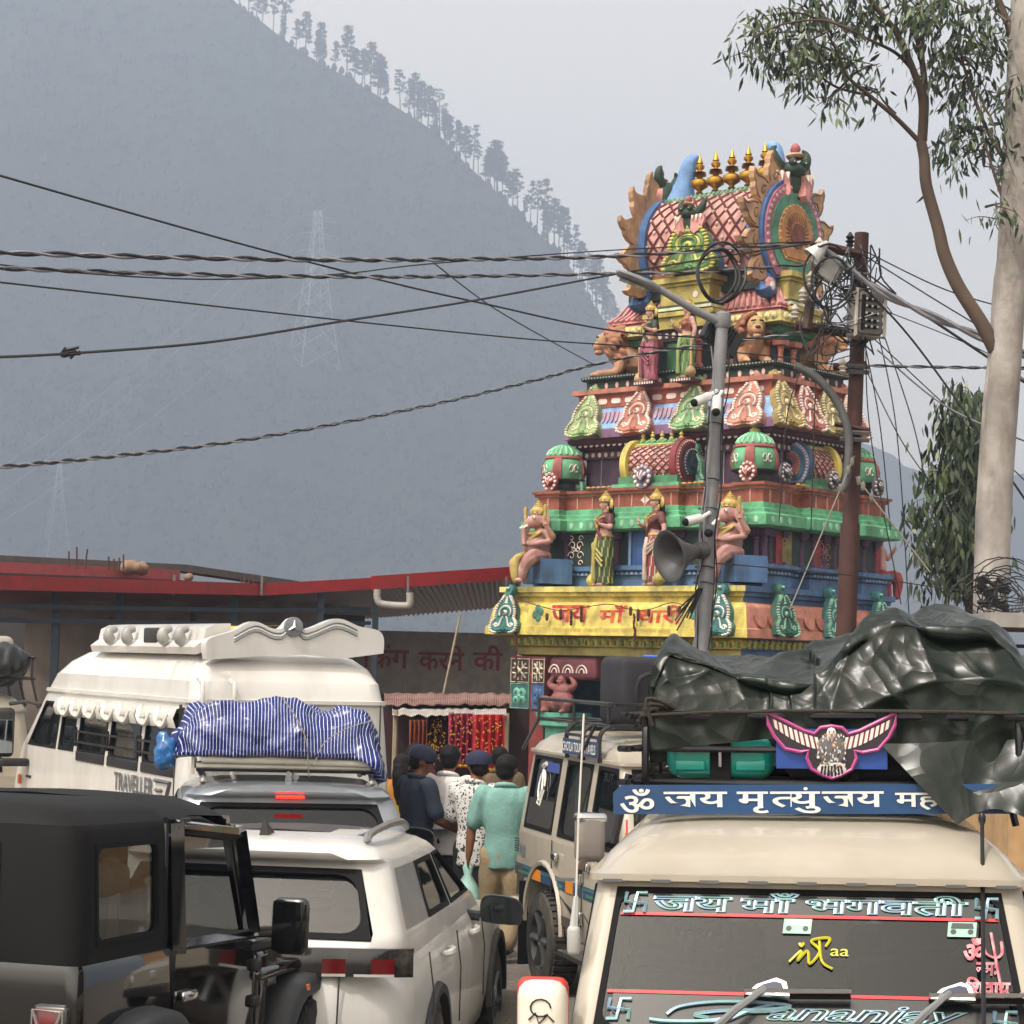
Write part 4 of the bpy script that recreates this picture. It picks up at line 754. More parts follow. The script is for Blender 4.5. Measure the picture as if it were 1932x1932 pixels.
def standing_statue(name, label, loc, rz, H, skin, blouse, skirt_a, skirt_b, raise_side, mace_m, bare=False, group=None):
    """guardian figure facing -y; raise_side = +1/-1 is the side whose hand is lifted, the other hand rests on a mace"""
    r0 = empty(name, (0, 0, 0), 0, label, 'statue', group); r0.matrix_world = TM @ Matrix.Translation(loc) @ Matrix.Rotation(rz, 4, 'Z') @ Matrix.Scale(H, 4)
    s = raise_side; k = MB(); sk = MB()
    limb(sk, [(0, .0, .70), (0, -.0, .79)], [.035, .032]); M1 = head(sk, (0, -.012, .845), .058, s * .0, 0)
    limb(sk, [(0, .0, .50), (.004 * s, -.005, .58), (0, -.008, .66), (0, 0, .70)], [.085, .068, .088, .06])
    for q in (-1, 1): sk.ell((q * .042, -.065, .655), (.04, .042, .04), 8, 6)
    ra = [(s * .105, .0, .71), (s * .155, -.02, .60), (s * .135, -.13, .63)]; da = [(-s * .105, 0, .71), (-s * .16, .01, .58), (-s * .185, -.03, .45)]
    if bare: ra = [(s * .105, 0, .71), (s * .16, -.01, .59), (s * .15, -.13, .66)]
    for pts in (ra, da): limb(sk, [pts[0], Vector(pts[0]).lerp(Vector(pts[1]), .5), pts[1], Vector(pts[1]).lerp(Vector(pts[2]), .5), pts[2]], [.036, .033, .027, .026, .018])
    hand(sk, ra[2], (s * .0, -.3, .9), (-s, 0, 0), .085, .3); hand(sk, da[2], (-.1 * s, -.2, -1), (s * .4, -1, 0), .085, .5)
    for q in (-1, 1): sk.ell((q * .05, -.06, .015), (.032, .07, .022), 8, 5)
    fuse(sk, 'body', [skin], r0, .0085, 3); face_paint(r0, M1, .058, S_W, S_K, S_L)
    b = MB(); limb(b, [(0, 0, .60), (0, -.006, .66), (0, .0, .715)], [.078, .092, .066])
    for q in (-1, 1): b.ell((q * .044, -.066, .655), (.045, .045, .043), 8, 6)
    if not bare:
        for pts in (ra, da): limb(b, [pts[0], Vector(pts[0]).lerp(Vector(pts[1]), .55)], [.044, .04])
        b.loft([[Vector((x - s * .02, y, z)) for x, y, z in ((-.1 * s, -.05, .73 - t * .02), (-.03 * s, -.11, .68 - t * .02), (.05 * s, -.105, .58 - t * .02), (.1 * s, -.07, .50 - t * .02), (.1 * s, -.05, .50 - t * .02), (.05 * s, -.085, .58 - t * .02), (-.03 * s, -.09, .68 - t * .02), (-.1 * s, -.03, .73 - t * .02))] for t in (0, 1, 2, 3)], cap=True)
    fuse(b, 'blouse', [blouse], r0, .009, 2)
    g = MB(); prof = [(.10, .075, .52), (.118, .09, .47), (.122, .095, .40), (.112, .09, .30), (.10, .085, .20), (.095, .085, .10), (.108, .095, .035), (.10, .09, .02)]; n = 40
    V = [[Vector((a * (1 + .05 * math.sin(9 * t + z * 9) * (1.2 - z)) * math.cos(t) + .02 * s * (.5 - z), bb * (1 + .05 * math.sin(9 * t + z * 9) * (1.2 - z)) * math.sin(t), z)) for t in [2 * math.pi * i / n for i in range(n)]] for a, bb, z in prof]
    bs = g.add([p for r in V for p in r], [])
    for i in range(len(V) - 1):
        for j in range(n): g.f.append((bs + i * n + j, bs + (i + 1) * n + j, bs + (i + 1) * n + (j + 1) % n, bs + i * n + (j + 1) % n)); g.mi.append(1 if (j + i) % 4 == 0 else 0)
    g.tube([(.1 * math.cos(t), -.1 + .1 * math.sin(t) * 0, .5) for t in (0, 1)], .001, 3, 1)
    for q in range(3): g.tube([(-.11 * s, -.07, .46 - q * .03), (0, -.115, .40 - q * .045), (.11 * s, -.08, .30 - q * .05)], .014, 5, 1)
    g.tube([(0, -.1, .49), (.005, -.125, .36), (-.01, -.12, .2), (.0, -.115, .06)], [.02, .024, .02, .03], 6, 1); g.build('skirt', [skirt_a, skirt_b], r0, smooth=60)
    j = MB(); crown(j, (0, .0, .872), .06); j.tube([(.075 * math.cos(t), -.045 + .062 * math.sin(t) * -1, .70 + .02 * math.cos(t * 2)) for t in [math.pi * i / 10 for i in range(11)]], .01, 5)
    j.lathe([(.104, 0), (.112, .012), (.104, .025)], (0, 0, .505), 20, sy=.78); j.ell((0, -.10, .615), (.022, .015, .03), 8, 5); j.tube([(-.04, -.1, .69), (0, -.115, .63), (.04, -.1, .69)], .008, 4)
    for q in (-1, 1): j.ell((q * .058, -.005, .80), (.014, .014, .03), 6, 4); j.lathe([(.0, 0), (.045, .0), (.05, .01), (.0, .02)], (0, 0, 0), 12) if 0 else j.ell((q * .05, .035, .85), (.045, .02, .055), 8, 6)
    for pts in (ra, da):
        for f, rr in ((.5, .037), (.0, .022)):
            p = Vector(pts[1]).lerp(Vector(pts[0]), f) if f else Vector(pts[2]); j.ell(p, (rr, rr, .01), 8, 4)
    j.build('crown_and_jewels', [JWL], r0, smooth=50)
    hr = MB(); hr.ell((0, .03, .85), (.058, .05, .062), 10, 7); hr.tube([(0, .06, .84), (-.03, .075, .76), (.03, .08, .66)], [.03, .035, .02], 7); hr.build('hair', [S_K], r0, smooth=60)
    mace(r0, -s * .19, -.05, 0, .46, .062, mace_m); return r0
def gstat(u, v, y, z, *a, **k):
    p = TL(u, v, y); return standing_statue(a[0], a[1], (p.x, y, z), a[2] - .45, *a[3:], **k)
pink = pm('#bf8a7c', dirt=.3)
gstat(1140, 1100, -2.12, 3.885, 'guardian_statue', 'standing statue in green saree with yellow bands, lower hand on a yellow mace', 0, 1.72, pink, pm('#5e2324'), pm('#2f4a27'), pm('#a39a34'), 1, pm('#b4a232'), group='painted guardian statues')
gstat(1236, 1100, -2.12, 3.885, 'guardian_statue', 'standing statue in red and white striped saree, one hand lifted, beside the horn loudspeaker', 0, 1.72, pink, pm('#6b2a24'), pm('#8d2f30'), pm('#c9b09f'), -1, pm('#b4a232'), group='painted guardian statues')
gstat(1226, 715, -1.32, 7.60, 'guardian_statue', 'upper statue with dark green blouse and pink draped skirt beside the lion', 0, 1.5, pink, pm('#1d3323'), pm('#b05569'), pm('#8f3f55'), 1, pm('#b08a52'), group='painted guardian statues')
gstat(1296, 715, -1.32, 7.60, 'guardian_statue', 'upper statue with bare midriff and green draped skirt', 0, 1.5, pink, pm('#a35a44'), pm('#4c7a35'), pm('#8aa04a'), -1, pm('#b08a52'), bare=True, group='painted guardian statues')
for u in (1226, 1296):
    p = TL(u, 715, -1.32); mb = MB(); mb.box((p.x, -1.32, 7.575), (.44, .36, .05)); [mb.box((p.x - .2 + .057 * i, -1.505, 7.575), (.03, .006, .045), m=1) for i in range(8)]; mb.build('statue_slab', [pm('#5a2c3c'), PAL], T)
def elephant_statue(label, loc, rz, S):
    r0 = empty('elephant_headed_statue', (0, 0, 0), 0, label, 'statue', 'seated elephant headed statues'); r0.matrix_world = TM @ Matrix.Translation(loc) @ Matrix.Rotation(rz, 4, 'Z') @ Matrix.Scale(S, 4)
    k = MB(); k.ell((0, -.06, .50), (.2, .2, .19), 12, 8); k.ell((0, -.0, .66), (.18, .13, .12), 12, 8)
    for s in (-1, 1):
        limb(k, [(s * .17, 0, .70), (s * .27, .02, .58), (s * .25, -.12, .55), (s * .14, -.2, .52)], [.055, .05, .042, .032]); hand(k, (s * .14, -.2, .52), (-s * .5, -.6, .1), (0, 0, 1), .1, .4)
        limb(k, [(s * .17, .03, .72), (s * .31, .04, .64), (s * .33, -.04, .74), (s * .33, -.09, .82)], [.055, .05, .04, .03]); hand(k, (s * .33, -.09, .82), (0, -.1, 1), (-s, 0, 0), .1, .5)
    k.ell((0, -.06, .90), (.115, .125, .13), 12, 8); k.ell((0, -.14, .86), (.085, .09, .1), 10, 6)
    limb(k, [(0, -.2, .86), (0, -.25, .76), (.0, -.27, .64), (.03, -.29, .54), (.08, -.3, .53)], [.06, .055, .045, .034, .026])
    for s in (-1, 1): k.loft([[Vector((s * (.1 + .02 * e), -.02 + e * .01, .9)) + Vector((s * .11 * (1 + math.cos(t)) * .7, .03 * math.cos(t) + e * .012, .13 * math.sin(t) - .02)) for t in [2 * math.pi * i / 10 for i in range(10)]] for e in (0, 1)], cap=True)
    fuse(k, 'body', [pm('#b37d70', dirt=.4)], r0, .012, 3)
    e = MB()
    for s in (-1, 1): e.ell((s * .085, -.165, .92), (.028, .02, .022), 8, 5, 0); e.ell((s * .088, -.182, .92), (.012, .008, .014), 6, 4, 1); e.tube([(s * .045, -.25, .80), (s * .06, -.32, .76)], [.02, .008], 6, 0)
    e.build('face_features', [S_W, S_K], r0, smooth=50)
    d = MB(); limb(d, [(-.12, -.05, .34), (-.24, -.2, .30), (-.18, -.33, .24), (-.05, -.36, .2)], [.12, .115, .09, .06]); limb(d, [(.12, -.05, .34), (.2, -.24, .33), (.16, -.34, .18), (.12, -.34, .02)], [.12, .115, .08, .055]); d.ell((0, 0, .36), (.2, .16, .12), 12, 7); fuse(d, 'dhoti', [pm('#8f3f3f', col2='#c9a79b')], r0, .013, 2)
    f = MB(); f.ell((-.02, -.37, .17), (.05, .07, .035), 8, 5); f.ell((.12, -.38, .0), (.045, .085, .035), 8, 5); f.build('feet', [pm('#c08a80', dirt=.2)], r0, smooth=60)
    y = MB(); y.tube(spline([(-.05, -.2, .40), (-.06, -.36, .3), (-.04, -.38, .12), (0, -.36, -.02)], 4), [.03, .04, .05, .06, .07, .08, .085, .085, .08, .08, .075, .07, .06], 8); y.tube([(.17, -.08, .72), (.06, -.2, .6), (-.12, -.2, .42)], .03, 6); y.build('sash', [pm('#b3982f')], r0, smooth=60)
    j = MB(); crown(j, (0, -.05, .97), .105); j.tube([(.14 * math.cos(t), -.06 - .14 * math.sin(t), .72 - .05 * math.sin(t)) for t in [math.pi * i / 10 for i in range(11)]], .016, 5)
    for s in (-1, 1): j.ell((s * .33, -.09, .81), (.04, .04, .015), 8, 4); j.ell((s * .29, .03, .61), (.055, .055, .015), 8, 4); j.lathe([(.02, 0), (.028, .1), (.02, .12), (.04, .17), (.02, .22)], (s * .33, -.1, .88), 8)
    j.build('crown_and_jewels', [JWL], r0, smooth=50); b = MB(); b.ell((0, .05, .92), (.1, .06, .11), 8, 6); b.build('hair', [S_K], r0, smooth=60)
    st = MB(); st.box((0, .12, .14), (.62, .5, .36)); st.box((0, .2, .5), (.5, .2, .5)) if 0 else None; st.build('seat_block', [BLU], r0); return r0
p = TL(1012, 1085, -2.22); elephant_statue('seated elephant headed statue at the free end of the yellow ledge', (p.x, -2.12, 3.99), -.4, 1.25)
p = TL(1374, 1085, -2.22); elephant_statue('seated elephant headed statue behind the lamp post, at the corner of the ledge', (p.x, -2.12, 3.99), -.4, 1.25)
# a red seated figure on the far right edge of the ledge
p = TR(1688, 1090, 2.5); r0 = empty('seated_statue', (0, 0, 0), 0, 'red skirted seated statue half hidden at the far end of the blue ledge', 'statue'); r0.matrix_world = TM @ Matrix.Translation((2.35, 2.42, 3.95)) @ Matrix.Rotation(math.pi / 2, 4, 'Z')
k = MB(); limb(k, [(0, 0, .3), (0, 0, .6), (0, 0, .85)], [.17, .14, .1]); head(k, (0, -.02, 1.0), .1)
for s in (-1, 1): limb(k, [(s * .15, 0, .8), (s * .3, 0, .65), (s * .33, -.15, .85)], [.06, .05, .035]); hand(k, (s * .33, -.15, .85), (0, 0, 1), (-s, 0, 0), .12)
fuse(k, 'body', [pm('#c08a80', dirt=.2)], r0, .016, 2); k = MB(); k.ell((0, 0, .22), (.24, .22, .2), 10, 6)
for s in (-1, 1): limb(k, [(s * .1, 0, .25), (s * .22, -.25, .3), (s * .15, -.3, -.05)], [.13, .12, .07])
fuse(k, 'dhoti', [RED], r0, .018, 2); k = MB(); crown(k, (0, 0, 1.06), .1); k.build('crown', [JWL], r0, smooth=50)
def lion(label, loc, rz, S):
    r0 = empty('lion_statue', (0, 0, 0), 0, label, 'statue', 'tan lion statues'); r0.matrix_world = TM @ Matrix.Translation(loc) @ Matrix.Rotation(rz, 4, 'Z') @ Matrix.Scale(S, 4); tn = pm('#b98255', dirt=.25)
    k = MB(); limb(k, [(0, .85, .26), (0, .5, .27), (0, .15, .33), (0, -.02, .45)], [.2, .2, .23, .2]); k.ell((0, -.2, .62), (.15, .17, .18), 12, 8); k.ell((0, -.34, .55), (.1, .1, .09), 10, 6); k.ell((0, -.33, .45), (.075, .09, .05), 8, 5)
    for s in (-1, 1):
        limb(k, [(s * .16, .05, .28), (s * .18, -.02, .1), (s * .17, -.3, .07)], [.12, .08, .065]); k.ell((s * .17, -.36, .05), (.075, .09, .05), 8, 5); limb(k, [(s * .16, .75, .22), (s * .26, .6, .2), (s * .24, .5, .08)], [.16, .14, .07]); k.ell((s * .24, .42, .05), (.07, .11, .05), 8, 5); k.ell((s * .12, -.14, .79), (.04, .03, .05), 6, 4)
        for t in (-1, 0, 1): k.ell((s * .17 + t * .04, -.43, .04), (.022, .03, .03), 6, 4)
    limb(k, [(.05, 1.0, .2), (.3, 1.0, .12), (.4, .8, .1)], [.05, .04, .05]); fuse(k, 'body', [tn], r0, .014, 3)
    f = MB(); f.ell((0, -.29, .63), (.12, .09, .13), 10, 6, 0); f.ell((0, -.41, .575), (.05, .04, .035), 8, 5, 1); f.ell((0, -.395, .485), (.05, .02, .014), 8, 4, 1)
    for s in (-1, 1): f.ell((s * .065, -.365, .66), (.02, .012, .011), 6, 4, 3); f.ell((s * .065, -.376, .66), (.010, .007, .010), 6, 4, 1); f.tube([(s * .03, -.375, .70), (s * .10, -.33, .69)], .012, 4, 1)
    f.build('painted_face', [pm('#b5953c'), S_K, S_L, S_W], r0, smooth=60)
    mn = MB(); rg = random.Random(3)
    for i in range(90):
        a = rg.uniform(-.75, 3.89); b = rg.uniform(0, 1); rr = .21 + .09 * b; q = Vector((rr * math.cos(a), -.24 + .36 * b, .6 + rr * 1.1 * math.sin(a) - .05 * b)); mn.tube([q, q + Vector((.04 * math.cos(a), .07, .05 * math.sin(a) - .03)), q + Vector((.05 * math.cos(a), .13, .02 * math.sin(a) - .1))], [.045, .05, .015], 5)
    mn.ell((0, 0, .58), (.22, .22, .26), 12, 8); fuse(mn, 'mane', [pm('#9c5f38', dirt=.3)], r0, .016, 1); return r0
p = TL(1160, 690, -.95); lion('crouching lion statue with yellow face at the outer corner of the dark ledge', (-1.75 + TS.x, -.62 + TS.y, 7.86), -1.0, 1.15)
p = TL(1400, 690, -.95); lion('crouching lion statue behind the lamp post and floodlight', (1.35 + TS.x, -.62 + TS.y, 7.86), .75, 1.12)
lion('lion statue seen from behind at the rear of the dark ledge, beside the rusty pole', (1.75 + TS.x, .95 + TS.y, 7.86), 2.0, 1.12)
# squat dwarf bearing the bracket on the gate pillar
r0 = empty('dwarf_statue', (0, 0, 0), 0, 'squat maroon dwarf statue holding up the scroll bracket of the gate', 'statue'); r0.matrix_world = TM @ Matrix.Translation((-1.3, -2.2, 1.63))
k = MB(); k.ell((0, 0, .22), (.24, .2, .2), 12, 8); k.ell((0, 0, .4), (.2, .15, .14), 10, 6); M1 = head(k, (0, -.04, .56), .11)
for s in (-1, 1): limb(k, [(s * .18, 0, .44), (s * .3, -.02, .5), (s * .2, -.02, .64)], [.07, .06, .04]); hand(k, (s * .2, -.02, .62), (-s * .2, 0, .8), (0, -1, 0), .1); limb(k, [(s * .12, -.05, .12), (s * .3, -.2, .2), (s * .22, -.2, .02)], [.12, .1, .07]); k.ell((s * .22, -.26, .03), (.06, .1, .04), 7, 4)
fuse(k, 'body', [pm('#8c4a44')], r0, .014, 3); face_paint(r0, M1, .11, S_W, S_K, S_L)
# ================================================================== vehicles
class Hull:
    """body shell stacked from rounded-rectangle levels; x forward, y left, z up.
    level = (z, x_rear, x_front, half_width, rear_corner, front_corner); side/front/rear give interior column breaks"""
    def __init__(s, levels, side, front=(), rear=(), zb=1.0, zt=1.7, nc=4, bow=0.0, rbow=0.0, fbow=0.0):
        s.L = levels; s.cells = {'R': [], 'F': [], 'L': [], 'B': []}; s.G = []; n = len(side)
        for j, (z, xr, xf, hw, rr, rf) in enumerate(levels):
            t = min(1, max(0, (z - zb) / (zt - zb))); xs = [xr + rr] + [b if not isinstance(b, tuple) else b[0] + (b[1] - b[0]) * t for b in side] + [xf - rf]
            for i in range(1, len(xs) - 1): xs[i] = min(max(xs[i], xr + rr + .001 * i), xf - rf - .001 * (len(xs) - i))
            yb = lambda x: hw - bow * ((x - (xr + xf) / 2) / ((xf - xr) / 2)) ** 2
            R = []
            R += [Vector((x, -yb(x), z)) for x in xs]
            c = lambda cx, cy, r, a0: [Vector((cx + r * math.cos(a0 + math.pi / 2 * i / nc), cy + r * math.sin(a0 + math.pi / 2 * i / nc), z)) for i in range(1, nc)]
            ef = yb(xf - rf); er = yb(xr + rr)
            R += c(xf - rf, -ef + rf, rf, -math.pi / 2)
            fy = [-ef + rf] + [b * (ef - rf) for b in front] + [ef - rf]; R += [Vector((xf + fbow * (1 - (y / ef) ** 2), y, z)) for y in fy]
            R += c(xf - rf, ef - rf, rf, 0)
            R += [Vector((x, yb(x), z)) for x in reversed(xs)]
            R += c(xr + rr, er - rr, rr, math.pi / 2)
            ry = [er - rr] + [-b * (er - rr) for b in rear] + [-er + rr]; R += [Vector((xr - rbow * (1 - (y / er) ** 2), y, z)) for y in ry]
            R += c(xr + rr, -er + rr, rr, math.pi); s.G.append(R)
        k = 0; ns = n + 1; s.cells['R'] = list(range(k, k + ns)); k += n + 2 + nc - 2 + 0
        k = n + 2 + nc - 1; s.cells['F'] = list(range(k, k + len(front) + 1)); k += len(front) + 2 + nc - 1
        s.cells['L'] = list(reversed(range(k, k + ns))); k += n + 2 + nc - 1; s.cells['B'] = list(range(k, k + len(rear) + 1))
    def mesh(s, mb, holes=(), cap_top=True, cap_bot=False, mfun=None):
        n = len(s.G[0]); b = mb.add([p for r in s.G for p in r], []); H = {(s.cells[f][i], j) for f, i, j in holes}
        for j in range(len(s.G) - 1):
            for k in range(n):
                if (k, j) in H: continue
                a = (k + 1) % n; mb.f.append((b + j * n + k, b + j * n + a, b + (j + 1) * n + a, b + (j + 1) * n + k)); mb.mi.append(mfun(k, j) if mfun else mb.m)
        if cap_top:
            o = b + (len(s.G) - 1) * n; mb.f.append(tuple(o + k for k in range(n))); mb.mi.append(mb.m)
        if cap_bot: mb.f.append(tuple(b + k for k in range(n))[::-1]); mb.mi.append(mb.m)
    def quad(s, f, i, j, j2=None):
        n = len(s.G[0]); k = s.cells[f][i]; a = (k + 1) % n; j2 = j + 1 if j2 is None else j2; return s.G[j][k], s.G[j][a], s.G[j2][a], s.G[j2][k]
def bil(q, s, t): return q[0] * (1 - s) * (1 - t) + q[1] * s * (1 - t) + q[2] * s * t + q[3] * (1 - s) * t
def qn(q): return (q[2] - q[0]).cross(q[3] - q[1]).normalized()
def window(name, q, parent, gm, rm, gw=.03, rad=.07, inset=.012, out=.006):
    """glass pane with a rounded rubber surround fitted into the opening q (corners anticlockwise from outside)"""
    n = qn(q); lx = ((q[1] - q[0]).length + (q[2] - q[3]).length) / 2; ly = ((q[3] - q[0]).length + (q[2] - q[1]).length) / 2
    mb = MB(); pts = [bil(q, .5 + x / lx, .5 + y / ly) for x, y in rrect(lx / 2, ly / 2, .002, 4)]; inn = [bil(q, .5 + x / lx, .5 + y / ly) for x, y in rrect(lx / 2 - gw, ly / 2 - gw, rad, 4)]
    mb.loft([[p - n * .01 for p in pts], [p + n * out for p in pts], [p + n * out for p in inn], [p - n * (inset + .01) for p in inn]], m=1)
    g = 4; b = mb.add([bil(q, .01 + .98 * i / g, .01 + .98 * j / g) - n * inset for j in range(g + 1) for i in range(g + 1)], [(j * (g + 1) + i, j * (g + 1) + i + 1, (j + 1) * (g + 1) + i + 1, (j + 1) * (g + 1) + i) for j in range(g) for i in range(g)], 0)
    return mb.build(name, [gm, rm], parent)
RUB = mat('black_rubber', '#0b0b0c', rough=.75, var=.1, spec=.2); BPL = mat('black_plastic', '#1b1b1c', rough=.5, var=.1, dirt=.3, dirtcol='#5c554c'); CHR = mat('chrome', '#c9c9c9', rough=.12, metal=1, var=0)
ALU = mat('alloy', '#8f9090', rough=.3, metal=.9, var=.1); TYR = mat('tyre', '#1a1918', rough=.85, dirt=.6, dirtcol='#6b6258'); GLS = glass('car_glass', '#0d1112', .55); GLD_D = glass('dark_glass', '#060809', .85); GLC = glass('clear_glass', '#2a3538', .14)
REDL = mat('red_lens', '#5c0a0e', rough=.12, var=.1, coat=.6); AMB = mat('amber_lens', '#c5601a', rough=.2, coat=.5); SEAT = mat('seat_cloth', '#26262a', rough=.9); STEEL = mat('black_steel', '#17171b', rough=.35, metal=.3, var=.15, dirt=.25, dirtcol='#5a4d42'); MIRR = mat('mirror_glass', '#9aa3a8', rough=.03, metal=1, var=0)
WPT = dict(rough=.28, coat=.5, var=.05, vscale=2.0, dirt=.30, dirtcol='#8f8676', dscale=2.2, rvar=.35)
CREAM = mat('white_jeep_paint', '#a29a8c', **{**WPT, 'dirt': .42}); WHITE = mat('white_van_paint', '#c6c3bd', **{**WPT, 'dirt': .3}); PEARL = mat('pearl_white_paint', '#c6c4bf', **{**WPT, 'dirt': .34, 'dirtcol': '#a39a8b'}); SILV = mat('silver_paint', '#8e959c', rough=.3, metal=.55, coat=.6, var=.06, dirt=.3, dirtcol='#8b857b', rvar=.3)
GLOSSBLK = mat('gloss_black_paint', '#060607', rough=.06, coat=1.0, var=0, dirt=.0); MATTBLK = mat('matt_black_hardtop', '#0d0c0c', rough=.68, spec=.2, var=.08, bump=.08, bscale=260); FLARE = mat('grey_flare_plastic', '#2d2e30', rough=.6, var=.1)
def wheel(parent, x, y, R, w, out, spokes=6):
    """tyre and alloy rim; out=-1 for the right-hand side"""
    wl = empty('wheel', (x, y, R)); wl.parent = parent; mb = MB(); mb.M = Matrix.Rotation(math.pi / 2, 4, 'X')
    pr = [(R * .62, -w / 2), (R * .8, -w * .52), (R * .95, -w * .47), (R, -w * .33), (R, w * .33), (R * .95, w * .47), (R * .8, w * .52), (R * .62, w / 2)]
    mb.lathe(pr, n=28, cap=False)
    for k in range(40): a = k * math.pi / 20; mb.box((R * 1.0 * math.cos(a), R * 1.0 * math.sin(a), 0), (.022, .03, w * .8), rz=a)
    mb.build('tyre', [TYR], wl, smooth=40); mb = MB(); mb.M = Matrix.Rotation(math.pi / 2 * -out, 4, 'X')
    mb.lathe([(R * .63, -w * .2), (R * .65, w * .5), (R * .60, w * .48), (R * .57, w * .3), (R * .55, 0), (.01, -.02)], n=28, m=1)
    mb.lathe([(R * .16, w * .1), (R * .16, w * .38), (R * .1, w * .42), (.005, w * .43)], n=12, m=0)
    for k in range(spokes): a = 2 * math.pi * k / spokes; mb.tube([(R * .1 * math.cos(a), R * .1 * math.sin(a), w * .33), (R * .36 * math.cos(a), R * .36 * math.sin(a), w * .36), (R * .6 * math.cos(a), R * .6 * math.sin(a), w * .38)], [R * .1, R * .07, R * .1], 6, 0)
    mb.build('rim', [ALU, mat('rim_shadow', '#2b2b2b', rough=.6)], wl, smooth=40); return wl
def bool_cut(o, cutters):
    for c in cutters:
        m = o.modifiers.new('b', 'BOOLEAN'); m.operation = 'DIFFERENCE'; m.object = c; m.solver = 'EXACT'
    bpy.context.view_layer.update(); finish(o)
    for c in cutters: d = c.data; bpy.data.objects.remove(c); bpy.data.meshes.remove(d)
    return o
def arch_cutter(x, y, R, w):
    mb = MB(); mb.M = Matrix.Translation((x, y, R * .95)) @ Matrix.Rotation(math.pi / 2, 4, 'X'); mb.lathe([(R, -w / 2), (R, w / 2)], n=28); return mb.build('cutter', [BPL])
def place(o, p, heading_deg):
    """heading measured from +Y towards +X"""
    o.location = p; o.rotation_euler = (0, 0, math.radians(90 - heading_deg)); return o
def body_from(parent, lower, upper, upper_holes, mats, arches=(), mfun=None, lower_f=None, extra=None, smooth=32):
    mb = MB(); lower.mesh(mb, cap_top=True, cap_bot=True); o = mb.build('body', mats, parent)
    bpy.context.view_layer.update()
    if arches: o.parent = None; o.matrix_world = Matrix(); bool_cut(o, [arch_cutter(*a) for a in arches])
    m2 = MB(); m2.v = [v.co.copy() for v in o.data.vertices]; m2.f = [tuple(p.vertices) for p in o.data.polygons]; m2.mi = [0] * len(m2.f)
    if upper: upper.mesh(m2, upper_holes, mfun=mfun)
    if extra: extra(m2)
    d = o.data; bpy.data.objects.remove(o); bpy.data.meshes.remove(d); return m2.build('body', mats, parent, smooth=smooth)
def seat(parent, x, y, z, m=SEAT, h=.62):
    mb = MB(); mb.rbox((x, y, z), (.46, .46, .16), .06); mb.rbox((x - .22, y, z + .36), (.14, .46, h), .06); mb.rbox((x - .25, y, z + .36 + h / 2 + .09), (.1, .26, .18), .05); return mb.build('seat', [m], parent, smooth=50)

